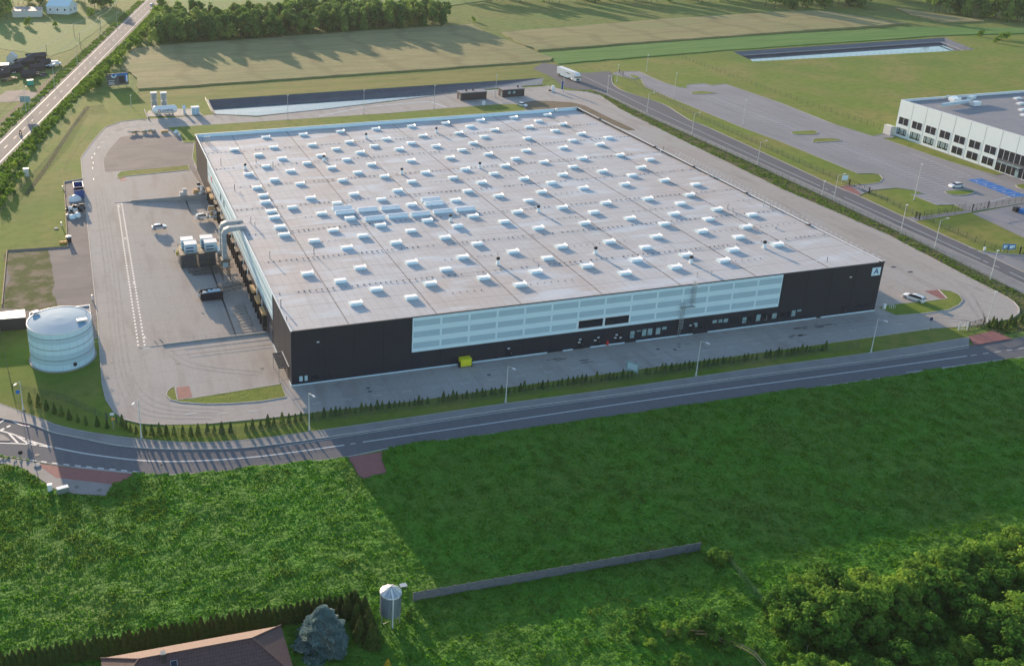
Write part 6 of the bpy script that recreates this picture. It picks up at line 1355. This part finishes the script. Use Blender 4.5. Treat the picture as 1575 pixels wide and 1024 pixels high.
junk('cardboard_pile', 'mixed white and dark bins against the wall beyond the dock', Vector((-1.6, 122.5, 0)), 14, .7, 4.0, 2.2, ['white', 'dark', 'plaster', 'steel'], 22, 'bins', .6, 1.4)
junk('timber_pile', 'row of grey timber and crates along the far edge of the gravel area', G(218, 205.5), 22, 4.6, .5, 1.3, ['wood', 'steel', 'plaster', 'wood'], 23, 'timber pile', .7, 1.8)
stack('tan plank stack at the right end of the timber row', G(253, 204.5), 2.6, 1.4, 1.0, 'tan', 3, 'plank_stack')
mound('tarp_heap', 'white covered heap at the corner of the gravel area by the warehouse', 'heap', G(271, 205), .9, .7, 1.3, 'white', 8)
mound('tarp_heap', 'small white roll on the kerb right of the covered heap', 'heap', G(276, 208), .4, 1.3, .8, 'dome', 9)
for px, py, m, lab in ((1562, 325.5, 'dark', 'black wheeled bin beside the fence at the right edge'), (1572, 328.5, 'bluepaint', 'blue wheeled bin at the right edge')):
    p = G(px, py); t = thing('wheeled_bin', lab, 'bin', (p.x, p.y, .05)); m_ = MB(); m_.box((0, 0, .65), (1.4, 1.1, 1.1), m); m_.build('body', t); m_ = MB(); m_.box((0, 0, 1.26), (1.5, 1.2, .1), m); m_.build('lid', t)

# ---- far left: workshop yard, houses, poles and cables
def gable(name, label, cat, p, L_, W_, h, hr_, ang, wm, rm, wins=0):
    t = thing(name, label, cat, (p[0], p[1], 0), ang); m_ = MB(); m_.box((0, 0, h/2), (L_, W_, h), wm)
    for s_ in (-1, 1): m_.add([(s_*L_/2, -W_/2, h), (s_*L_/2, W_/2, h), (s_*L_/2, 0, hr_)], [(0, 1, 2)] if s_ > 0 else [(2, 1, 0)], wm)
    m_.build('wall', t); m_ = MB(); e = .35
    for s_ in (-1, 1):
        A_ = Vector((0, s_*(W_/2+e), h-(hr_-h)*e/(W_/2))); B2 = Vector((0, 0, hr_+.05))
        m_.add([(-L_/2-e, A_.y, A_.z+.05), (L_/2+e, A_.y, A_.z+.05), (L_/2+e, 0, B2.z), (-L_/2-e, 0, B2.z), (-L_/2-e, A_.y, A_.z-.1), (L_/2+e, A_.y, A_.z-.1), (L_/2+e, 0, B2.z-.15), (-L_/2-e, 0, B2.z-.15)], [(0, 1, 2, 3) if s_ < 0 else (3, 2, 1, 0), (4, 7, 6, 5) if s_ < 0 else (5, 6, 7, 4), (0, 4, 5, 1), (1, 5, 6, 2), (3, 7, 4, 0)], rm)
    m_.build('roof', t)
    for k in range(wins):
        m_ = MB(); m_.box((-L_/2+(k+.5)*L_/wins, -W_/2-.03, h*.55), (1.0, .06, 1.3), 'glass'); m_.build('window', t)
    for s_ in (-1, 1): m_ = MB(); m_.box((L_/2+.03, s_*W_*.22, h*.5), (.06, .9, 1.4), 'glass'); m_.build('window', t)
    return t
p = G(96, 20); gable('farm_house', 'white gabled house with pale blue roof behind the far left field', 'house', p, 15, 12, 5.0, 8.2, R(-28), 'white', 'pale', 3)
p = G(35, 25); t = boxhouse('barn', 'long grey flat-topped barn left of the white house', 'barn', [G(25, 27, 0)+Vector((-2, 0, 0)), G(65, 26.5), G(66, 20), G(22, 20)], 3.8, 'plaster', 'roofgrey')
p = G(19, 96); gable('tool_shed', 'small cream gabled shed in the workshop yard at the left edge', 'shed', p, 4.2, 4.4, 3.0, 5.0, R(80), 'plaster', 'plaster', 0)
p = G(-8, 100); t = boxhouse('open_shelter', 'white flat shelter roof below the cream gabled shed at the left edge', 'shelter', [G(-10, 101, 2.6), G(13, 100, 2.6), G(14, 97, 2.6), G(-8, 98, 2.6)], 2.6, 'dark', 'white')
p = G(86, 101); t = thing('parked_van', 'white van parked at the end of the dark workshop row', 'van', (p.x, p.y, .05), R(10)); m_ = MB(); prof = [(-2.6, .4), (2.6, .4), (2.6, 1.1), (1.7, 1.3), (1.1, 2.2), (-2.6, 2.3)]
vs = [(x, s_*.95, z) for s_ in (-1, 1) for x, z in prof]; n_ = 6; m_.add(vs, [tuple(range(n_)), tuple(range(2*n_-1, n_-1, -1))]+[(k, n_+k, n_+(k+1) % n_, (k+1) % n_) for k in range(n_)], 'white'); m_.build('body', t)
m_ = MB(); m_.add([(1.72, -.85, 1.36), (1.72, .85, 1.36), (1.16, .8, 2.12), (1.16, -.8, 2.12)], [(0, 1, 2, 3)], 'glass'); m_.build('windscreen', t)
for x in (-1.7, 1.7):
    for s_ in (-.9, .9): m_ = MB(); m_.tube([(x, s_-.1, .35), (x, s_+.1, .35)], .35, 'black', 10); m_.build('wheel', t)
for (px, py, n_, sx, sy, h, ms, sd, lab) in ((66, 97, 8, 3.0, 1.4, 1.6, ['brown', 'dark', 'brown'], 31, 'small dark brown timber pile at the top of the workshop yard'), (42, 110, 10, 3.0, 1.6, 1.4, ['dark', 'liner', 'plaster', 'brown'], 32, 'dark cluttered heap in the middle of the workshop yard'), (10, 112, 16, 4.5, 2.4, 1.8, ['plaster', 'white', 'dark', 'wood'], 33, 'white and dark clutter at the left edge of the workshop yard'), (15, 124, 12, 3.2, 1.4, 1.4, ['tan', 'wood', 'orange', 'dark'], 34, 'yellowish timber clutter in the workshop yard'), (56, 117, 14, 3.6, 2.2, 1.8, ['brown', 'liner', 'brown', 'junk'], 35, 'brown rubble pile in front of the workshop sheds'), (77, 105, 8, 1.4, 1.2, 1.8, ['white', 'dark', 'brown'], 36, 'small dark heap below the white van')):
    junk('workshop_pile', lab, G(px, py), n_, sx, sy, h, ms, sd, 'scrap pile', 1.0, 3.2)
for px, py, L_, W2, h_, ang_, lab in ((56, 93, 9, 5, 2.6, 12, 'widest dark brown work shed at the top of the workshop yard'), (38, 101, 8, 5, 2.6, 30, 'dark grey work shed in the middle of the workshop yard'), (22, 111, 7, 4.5, 2.4, 35, 'low dark work shed nearer the left edge'), (57, 109, 6.5, 4.5, 2.3, 25, 'brown work shed in front of the wide one'), (44, 119, 6, 4, 2.2, 20, 'small brown work shed beside the green container'), (70, 102, 4.5, 3.5, 2.4, 15, 'narrow dark work shed beside the white van'), (5, 119, 5, 4, 2.2, 30, 'dark work shed cut by the left edge')):
    p = G(px, py); gable('work_shed', lab, 'shed', p, L_, W2, h_, h_+1.1, R(ang_), 'brown', 'brown', 0)
p = G(47, 131); t = thing('green_container', 'small green and white container in the workshop yard', 'container', (p.x, p.y, .05)); m_ = MB(); m_.box((0, 0, 1.1), (2.6, 1.8, 2.2), 'green'); m_.build('body', t); m_ = MB(); m_.box((0, 0, 2.25), (2.7, 1.9, .1), 'white'); m_.build('lid', t)
poles = {}
for i, (b, tp, lab) in enumerate((((72.5, 87), (70.5, 69), 'wooden power pole behind the dark workshop pile'), ((114.5, 57), (113, 37), 'wooden power pole in the far left field'), ((180, 20), (178, 2), 'wooden power pole by the far trees left of the highway'), ((124, 75), (122.5, 51), 'slim cable pole at the edge of the far left field'), ((155, 48), (153, 25), 'slim cable pole half way along the far field edge'), ((-30, 150), (-32, 120), 'wooden power pole left of the workshop yard'))):
    p = G(*b); gz_ = min(range(40, 130), key=lambda k: (PJ((p.x, p.y, k/10))[1]-tp[1])**2)/10; t = thing('power_pole', lab, 'power pole', (p.x, p.y, 0)); m_ = MB(); m_.tube([(0, 0, 0), (0, 0, gz_)], .16, 'wood', 8, .11); m_.build('pole', t); m_ = MB(); m_.beam((-.8, 0, gz_-.2), (.8, 0, gz_-.2), .1, .1, 'wood'); m_.build('crossarm', t); poles[i] = Vector((p.x, p.y, gz_))
def cable(a, b, sag, label, r_=.05):
    pts = [a.lerp(b, k/10)-Vector((0, 0, sag*4*(k/10)*(1-k/10))) for k in range(11)]; m_ = MB(); m_.tube(pts, r_, 'metal', 4); o = m_.build('power_cable'); tag(o, label, 'cable')
cable(poles[5], poles[0], 1.2, 'sunlit cable running left from the pole behind the workshop pile')
cable(poles[0], poles[1], 1.4, 'sunlit cable between the workshop pole and the field pole')
cable(poles[1], poles[2], 1.6, 'sunlit cable between the field pole and the far tree pole')
q5 = poles[3].copy(); cable(G(95, 77, 3), q5, 1.0, 'lower sagging cable at the near end of the far field edge'); cable(poles[3], poles[4], 1.6, 'sagging cable along the middle of the far field edge'); cable(poles[4], poles[2], 1.6, 'sagging cable along the far end of the field edge')
# ================================================================== VEGETATION
def crown_mesh(name, blobs, n, size, m, seed, up=.3, flat=.0):
    """leaf-clump quads scattered through the shell of several lobes"""
    r_ = random.Random(seed); vs = []; fs = []; wt = [b[3]*b[3] for b in blobs]; tot = sum(wt)
    for _ in range(n):
        k = r_.random()*tot; i = 0
        while k > wt[i]: k -= wt[i]; i += 1
        cx, cy, cz, r, sq = blobs[i]
        d = Vector((r_.gauss(0, 1), r_.gauss(0, 1), r_.gauss(0, 1)+.25)); d.normalize(); rad = r*(.62+.42*r_.random()**.6)*(1 if r_.random() < .8 else r_.uniform(1.05, 1.4))
        p = Vector((cx+d.x*rad, cy+d.y*rad, cz+d.z*rad*sq))
        if p.z < .15: p.z = .15+r_.random()*.3
        nn = (d+Vector((r_.uniform(-.7, .7), r_.uniform(-.7, .7), r_.uniform(-.3, .9)))).normalized(); q = nn.to_track_quat('Z', 'X').to_matrix(); s = size*r_.uniform(.6, 1.35); a = r_.random()*3.14
        u = q @ Vector((math.cos(a), math.sin(a), 0))*s; v = q @ Vector((-math.sin(a), math.cos(a), 0))*s*r_.uniform(.5, .9); o_ = len(vs)
        vs += [tuple(p-u-v*.3), tuple(p+v-u*.1), tuple(p+u+v*.2), tuple(p-v+u*.15)]; fs.append((o_, o_+1, o_+2, o_+3))
    me = bpy.data.meshes.new(name); me.from_pydata(vs, [], fs); me.materials.append(MT[m]); return me
def trunk_mesh(h, r0, limbs, seed, m='bark'):
    r_ = random.Random(seed); mb = MB(); bend = [(0, 0, 0), (r_.uniform(-.1, .1)*h*.2, r_.uniform(-.1, .1)*h*.2, h*.45), (r_.uniform(-.1, .1)*h*.3, r_.uniform(-.1, .1)*h*.3, h)]
    mb.tube(bend, r0, m, 7, r0*.3)
    for k in range(limbs):
        t = .35+.5*k/max(1, limbs); a = r_.random()*6.28; z = h*t; L_ = h*.35; mb.tube([(bend[1][0]*t, bend[1][1]*t, z), (math.cos(a)*L_*.5, math.sin(a)*L_*.5, z+L_*.35), (math.cos(a)*L_, math.sin(a)*L_, z+L_*.8)], r0*.4, m, 5, r0*.12)
    me = bpy.data.meshes.new('trunk'); me.from_pydata(mb.v, [], mb.f); me.materials.append(MT[m]); return me
def lobes(h, w_, n, seed, z0=.35, sq=.85):
    r_ = random.Random(seed); out = []
    for k in range(n):
        a = r_.random()*6.28; t = r_.random(); z = h*(z0+(1-z0-.1)*t); rr_ = w_*(.25+.55*r_.random())*(1-.45*t); out.append((math.cos(a)*rr_, math.sin(a)*rr_, z, w_*r_.uniform(.38, .6)*(1-.3*t), sq))
    out.append((0, 0, h*.72, w_*.55, sq)); return out
def lobes2(h, w_, n, seed):
    r_ = random.Random(seed); out = []
    for k in range(n):
        a = r_.random()*6.28; t = r_.random(); z = h*(.12+.8*t); R_ = w_*math.sqrt(max(.05, 1-(abs(t-.4)/.62)**2))*r_.uniform(.35, 1.0); out.append((math.cos(a)*R_, math.sin(a)*R_, z, w_*r_.uniform(.14, .33), r_.uniform(.6, 1.3)))
    return out
def tree(name, label, cat, p, cm, tm, s=1.0, rz=0, group=None, sz=None):
    t = thing(name, label, cat, (p[0], p[1], 0), rz, group); t.scale = (s, s, sz or s)
    c = bpy.data.objects.new('crown', cm); C.objects.link(c); c.parent = t
    if tm: k = bpy.data.objects.new('trunk', tm); C.objects.link(k); k.parent = t
    return t
rr = random.Random(77)
# --- wood behind the wheat
FT = []
for s in range(7):
    h = 11+rr.random()*4
    if s in (2, 5): bl = [(0, 0, h*(.25+.1*k), 3.0*(1-.1*k), 1.0) for k in range(7)]
    else: bl = lobes(h, 4.2, 9, s)
    FT.append((crown_mesh('crown', bl, 620, .62, 'leaf', s), trunk_mesh(h*.8, .22, 4, s)))
WOOD = GP([(236, 71), (262, 68), (400, 60), (560, 47.5), (682, 40.5), (688, 34), (662, 28), (600, 28), (540, 23), (470, 25), (400, 38), (330, 40), (268, 36), (236, 52)])
xs = [p.x for p in WOOD]; ys = [p.y for p in WOOD]; pts = []; tries = 0
while len(pts) < 285 and tries < 60000:
    tries += 1; x = rr.uniform(min(xs), max(xs)); y = rr.uniform(min(ys), max(ys))
    if inpoly((x, y), WOOD) and all((x-a)**2+(y-b)**2 > 27 for a, b in pts): pts.append((x, y))
for x, y in pts:
    cm, tm = FT[int(rr.random()*7)]; s = rr.uniform(.75, 1.15)
    tree('wood_tree', 'green leafy tree in the dense wood beyond the wheat field', 'tree', (x, y), cm, tm, s, rr.random()*6, 'trees of the wood beyond the wheat')
# --- tree belts at the top edge
def belt(px_list, label, group, s0=.9, s1=1.3):
    for px, py in px_list:
        p = G(px, py); cm, tm = FT[int(rr.random()*7)]; s = rr.uniform(s0, s1); tree('belt_tree', label, 'tree', (p.x, p.y), cm, tm, s, rr.random()*6, group)
L1 = []
for k in range(64):
    px = 700+k*8.9+rr.uniform(-3, 3); L1.append((px, 2.5+rr.uniform(-4, 2)+(4 if px > 1180 else 0)))
belt([q for q in L1 if q[0] < 1175], 'dark tree in the belt along the top edge beyond the far fields', 'trees of the belt along the top edge', .8, 1.1)
belt([(1180+k*9+rr.uniform(-3, 3), 12+rr.uniform(-5, 3)) for k in range(18)]+[(1190+k*9, 0+rr.uniform(-4, 2)) for k in range(18)], 'dark tree in the clump above the right end of the second wheat field', 'trees of the clump above the second wheat field', .9, 1.25)
belt([(1345+k*10, -1+rr.uniform(-4, 2)) for k in range(9)]+[(1428+k*8.5+rr.uniform(-3, 3), 18+k*.95+rr.uniform(-3, 2)) for k in range(18)]+[(1435+k*9, 8+rr.uniform(-3, 3)+k*.6) for k in range(18)]+[(1560, 33), (1568, 34), (1578, 36)], 'tall dark tree in the mass at the top right corner', 'trees of the top right corner', 1.0, 1.45)
belt([(20, 5), (5, 12), (45, 4), (-10, 20), (140, 8), (150, 10), (162, 9), (170, 9), (130, 4), (60, -2), (85, -6), (110, -6), (150, 0), (12, 30), (0, 34), (3, 22), (28, 8), (36, 6), (50, 8), (62, 6), (70, 2), (14, 18), (-6, 28), (156, 12), (165, 13), (146, 14)], 'tree round the far left farm', 'trees round the far left farm', .8, 1.2)
# --- bushes
BU = []
for s in range(5): BU.append(crown_mesh('crown', lobes(2.6, 1.7, 6, 40+s, .2, .8), 260, .26, 'leafy', 60+s))
BK = trunk_mesh(1.6, .08, 5, 3)
def bush(label, p, s, group=None, cm=None, name='bush'): return tree(name, label, 'bush', p, cm or BU[int(rr.random()*5)], BK, s, rr.random()*6, group)
line = [(250, 5), (240, 22), (236, 38), (228, 50), (222, 60), (213, 68), (205, 72), (197, 78), (190, 86), (184, 92), (178, 98), (172, 104), (166, 110), (161, 117), (156, 124), (152, 131), (146, 135), (139, 139), (134, 143)]
for i, (x, y) in enumerate(line):
    for j in range(2):
        p = G(x+rr.uniform(-4, 4), y+rr.uniform(-2, 2)); bush('bright green bush in the line between the highway and the wheat', p, rr.uniform(1.0, 1.7)*(1.3 if i < 8 else 1), 'bushes between the highway and the wheat')
for x, y in [(110, 166), (96, 178), (82, 190), (72, 200), (62, 210), (52, 222), (44, 232), (36, 242), (30, 252), (24, 262), (18, 272), (12, 282), (6, 292), (2, 300), (22, 290), (14, 302), (8, 315), (30, 275), (40, 258), (90, 172), (56, 206), (26, 300), (3, 322)]:
    p = G(x+rr.uniform(-4, 4), y+rr.uniform(-3, 3)); bush('low bright bush in the weeds on the site side of the highway', p, rr.uniform(.6, 1.15), 'low bushes on the site side of the highway')
for x, y in [(1509, 57), (1540, 62), (1548, 61), (1532, 66)]: bush('lone green bush on the rough grass past the far pond', G(x, y), rr.uniform(1.1, 1.6), 'bushes past the far pond')
for x, y, s, lab in [(727, 34, 1.2, 'small lone bush on the meadow right of the wood'), (624, 10, 2.6, 'dark round tree standing above the wood'), (647, 12, 1.6, 'small dark tree right of the round one above the wood'), (92, 19, 2.6, 'grey-green tree in front of the white gabled house'), (85, 42, 1.3, 'bush below the barn'), (45, 40, 2.0, 'wide dull bush in front of the long barn'), (140, 25, 2.0, 'yellow-green bush right of the white gabled house')]:
    bush(lab, G(x, y), s, None, None, 'lone_tree' if s > 1.5 else 'bush')
# --- young conifers along the road fence
def cone_mesh(h, r, n, size, m, seed):
    r_ = random.Random(seed); vs = []; fs = []
    for _ in range(n):
        z = h*(r_.random()**1.15); a = r_.random()*6.28; R_ = r*(1-z/h)**.75*(.55+.5*r_.random())+.03; p = Vector((math.cos(a)*R_, math.sin(a)*R_, .08+z)); d = Vector((math.cos(a), math.sin(a), .5+r_.uniform(-.5, .6))).normalized(); q = d.to_track_quat('Z', 'X').to_matrix(); s = size*r_.uniform(.6, 1.3); b = r_.random()*3.14
        u = q @ Vector((math.cos(b), math.sin(b), 0))*s; v = q @ Vector((-math.sin(b), math.cos(b), 0))*s*.7; o_ = len(vs); vs += [tuple(p-u), tuple(p-v), tuple(p+u+Vector((0, 0, s*.5))), tuple(p+v)]; fs.append((o_, o_+1, o_+2, o_+3))
    me = bpy.data.meshes.new('crown'); me.from_pydata(vs, [], fs); me.materials.append(MT[m]); return me
CO = [cone_mesh(1.9+.22*s, .5+.05*s, 260, .15, 'conifer', 80+s) for s in range(4)]; COT = trunk_mesh(1.3, .05, 2, 9)
path = smooth(GP([(187, 655), (196, 662), (215, 667), (254, 669.5), (293, 670), (345, 666), (396, 659), (440, 651), (484, 643)]))+[Vector((20, -12.7, 0)), Vector((60, -13.3, 0)), Vector((112, -13.3, 0))]
cum = [0]
for a, b in zip(path, path[1:]): cum.append(cum[-1]+(b-a).length)
s_ = 0; k = 0
while s_ < cum[-1]:
    i = next((j for j in range(len(path)-1) if s_ <= cum[j+1]), len(path)-2); p = path[i].lerp(path[i+1], (s_-cum[i])/max(1e-6, cum[i+1]-cum[i]))
    sun_ = p.x < 0; s = rr.uniform(.75, 1.2) if sun_ else rr.uniform(.55, .9)
    if rr.random() < .05: s_ += 1.4; continue
    tree('young_conifer', 'young dark conifer in the sunny part of the row along the road fence' if sun_ else 'small conifer in the shaded part of the row along the road fence', 'conifer', (p.x+rr.uniform(-.15, .15), p.y+rr.uniform(-.15, .15)), CO[int(rr.random()*4)], COT, s, rr.random()*6, 'young conifers in the sunny part of the row' if sun_ else 'small conifers in the shaded part of the row')
    s_ += rr.uniform(1.2, 1.55) if sun_ else rr.uniform(.75, 1.25); k += 1
for px, py in [(46, 619), (60, 625), (72, 630), (84, 636), (95, 639), (107, 645), (120, 649), (132, 653), (150, 655), (165, 658)]:
    p = G(px, py); tree('young_conifer', 'young dark conifer on the tank grass behind the left bend fence', 'conifer', (p.x, p.y), CO[int(rr.random()*4)], COT, rr.uniform(.8, 1.1), rr.random()*6, 'young conifers on the tank grass')
for px, py in [(1520, 503), (1530, 504), (1537, 506), (1547, 505), (1553, 499), (1560, 502), (1570, 497), (1526, 500)]:
    p = G(px, py); tree('young_conifer', 'young conifer on the sunny grass right of the corner gate', 'conifer', (p.x, p.y), CO[int(rr.random()*4)], COT, rr.uniform(.8, 1.1), rr.random()*6, 'young conifers right of the corner gate')
# --- thuja hedge, built plant by plant
TH_ = [cone_mesh(2.9+.2*s, .95, 620, .17, 'thuja', 90+s) for s in range(3)]; THT = trunk_mesh(2.2, .08, 2, 19)
ha, hb = G(140, 982, 3.0), G(563, 909, 3.0); ha.z = hb.z = 0; dv = (hb-ha); n_ = int(dv.length/.78); ha2 = ha-dv.normalized()*20
for k in range(int((dv.length+20)/.78)):
    p = ha2+dv.normalized()*k*.78; px, py = PJ((p.x, p.y, 3))
    if px < -20: continue
    tree('thuja', 'dark clipped-looking thuja in the long garden hedge below the meadow', 'hedge plant', (p.x+rr.uniform(-.1, .1), p.y+rr.uniform(-.15, .15)), TH_[k % 3], THT, rr.uniform(.92, 1.06), rr.random()*6, 'thujas of the garden hedge')
for k, (px, py) in enumerate(((556, 925), (572, 935), (560, 950), (578, 958), (545, 935), (565, 968), (583, 980))):
    p = G(px, py, 1.5); tree('thuja', 'bigger dark thuja in the clump between the blue spruce and the silo', 'hedge plant', (p.x-1.0, p.y), TH_[k % 3], THT, rr.uniform(1.1, 1.4), rr.random()*6, 'thujas between the spruce and the silo')
# --- blue spruce, golden thuja
def spruce_mesh(h, r, n, size, seed):
    r_ = random.Random(seed); vs = []; fs = []
    for _ in range(n):
        t = r_.random()**.85; z = h*(1-t)
        a = r_.random()*6.28; tier = (.80+.14*math.sin(z*5+3*math.sin(a*3+seed)))*(1+.35*mnoise.noise((math.cos(a)*1.6, math.sin(a)*1.6, z*.7))); R_ = r*min(1, t**.62*1.08)*tier*(.5+.5*r_.random()**.5)
        p = Vector((math.cos(a)*R_, math.sin(a)*R_, z+.1-.12*R_)); d = Vector((math.cos(a), math.sin(a), -.15)).normalized(); side = Vector((-d.y, d.x, 0)); s = size*r_.uniform(.6, 1.3); upv = Vector((0, 0, 1))*s*r_.uniform(.1, .4); o_ = len(vs)
        side = side*s*.4+Vector((0, 0, r_.uniform(-.3, .3)*s))
        vs += [tuple(p-d*s*.6), tuple(p-side), tuple(p+d*s+upv), tuple(p+side)]; fs.append((o_, o_+1, o_+2, o_+3))
    me = bpy.data.meshes.new('crown'); me.from_pydata(vs, [], fs); me.materials.append(MT['spruce']); return me
p = G(505, 995, 0); tree('blue_spruce', 'big round-based blue spruce beside the tiled house roof', 'spruce', (p.x-.6, p.y+.3), spruce_mesh(6.6, 4.1, 17000, .24, 5), trunk_mesh(6, .22, 3, 5))
p = G(597, 1036, 0); tree('golden_thuja', 'small golden-yellow thuja below the silo at the bottom edge', 'thuja', (p.x, p.y+.2), cone_mesh(2.2, .75, 420, .13, 'golden', 3), THT, 1.0)
# --- garden bushes and the thicket at the bottom right
BB_ = [crown_mesh('crown', lobes2(3.0, 2.0, 18, 140+s), 1300, .19, 'thicket', 160+s) for s in range(4)]
for px, py, s, lab in [(632, 945, .5, 'leafy green shrub at the foot of the silo'), (585, 985, .35, 'small pale shrub left of the silo legs'), (970, 975, .3, 'small bright shrub on the dark garden grass, upper of the pair'), (901, 983, .28, 'tiny bright shrub standing alone on the dark garden grass'), (832, 1008, .3, 'tiny bright shrub near the bottom edge in the middle'), (990, 955, .8, 'bright rounded shrub left of the shrub row'), (975, 985, .35, 'small bright shrub below the rounded one'), (1002, 990, .45, 'small bright shrub beside the rail fence corner'), (1035, 975, .8, 'bright shrub at the left end of the shrub row'), (1058, 975, .95, 'bright tall shrub second in the shrub row'), (1085, 968, 1.1, 'bright tall shrub in the middle of the shrub row'), (1115, 985, 1.2, 'open twiggy shrub at the right end of the shrub row'), (1050, 1024, .7, 'bright shrub cut by the bottom edge below the rail fence'), (1100, 862, .8, 'leafy shrub at the right end of the concrete wall'), (1120, 858, .5, 'small shrub past the end of the concrete wall'), (1165, 1000, .4, 'small bright shrub near the wire fence'), (1200, 1008, .45, 'small bright shrub at the foot of the wire fence')]:
    p = G(px, py, .5); tree('garden_shrub', lab, 'shrub', (p.x, p.y), BB_[int(rr.random()*4)], BK, s, rr.random()*6)
TK = [crown_mesh('crown', lobes2(4.8, 3.4, 36, 240+s), 4200, .22, 'thicket', 260+s) for s in range(4)]; TKT = trunk_mesh(4, .16, 6, 31)
lk = ['willowy', 'rounded', 'spreading', 'ragged']
spots = [(1215, 925), (1245, 905), (1275, 890), (1300, 905), (1330, 890), (1265, 930), (1235, 950), (1300, 935), (1335, 925), (1365, 910), (1395, 900), (1420, 880), (1450, 870), (1480, 865), (1510, 858), (1540, 848), (1570, 838), (1440, 905), (1475, 900), (1510, 895), (1545, 885), (1580, 870), (1350, 960), (1280, 965), (1390, 945), (1540, 955), (1570, 945), (1555, 985), (1590, 985), (1500, 940), (1425, 950), (1255, 1015), (1320, 1020), (1300, 1040), (1390, 1000), (1450, 1010), (1570, 1030), (1230, 1035), (1610, 920), (1610, 850), (1490, 985), (1360, 1030), (1530, 1035)]
for i, (px, py) in enumerate(spots):
    p = G(px, py, 3.0); low = py > 990 or (1340 < px < 1500 and py > 940)
    reg = 'sunlit left edge' if px < 1290 else ('low dark middle' if low and px < 1510 else ('right end' if px > 1500 else 'upper rim'))
    tree('thicket_tree', 'bushy green tree on the %s of the bottom right thicket' % reg, 'tree', (p.x, p.y), TK[i % 4], TKT, rr.uniform(.62, .82) if low else rr.uniform(.85, 1.08), rr.random()*6, 'thicket trees, '+reg)

# ================================================================== AIR
hz = bpy.data.materials.new('haze'); hz.use_nodes = True; n = hz.node_tree.nodes; n.remove(n['Principled BSDF'])
pv = n.new('ShaderNodeVolumePrincipled'); pv.inputs['Color'].default_value = (.86, .92, 1, 1); pv.inputs['Density'].default_value = .00005; pv.inputs['Anisotropy'].default_value = .2
hz.node_tree.links.new(pv.outputs[0], n['Material Output'].inputs['Volume']); MT['haze'] = hz
mb = MB(); mb.box0(-950, 1750, -400, 2050, -4.5, 112, 'haze'); o = mb.build('haze'); o['kind'] = 'stuff'; tag(o, 'thin pale evening haze over the whole place', 'haze')
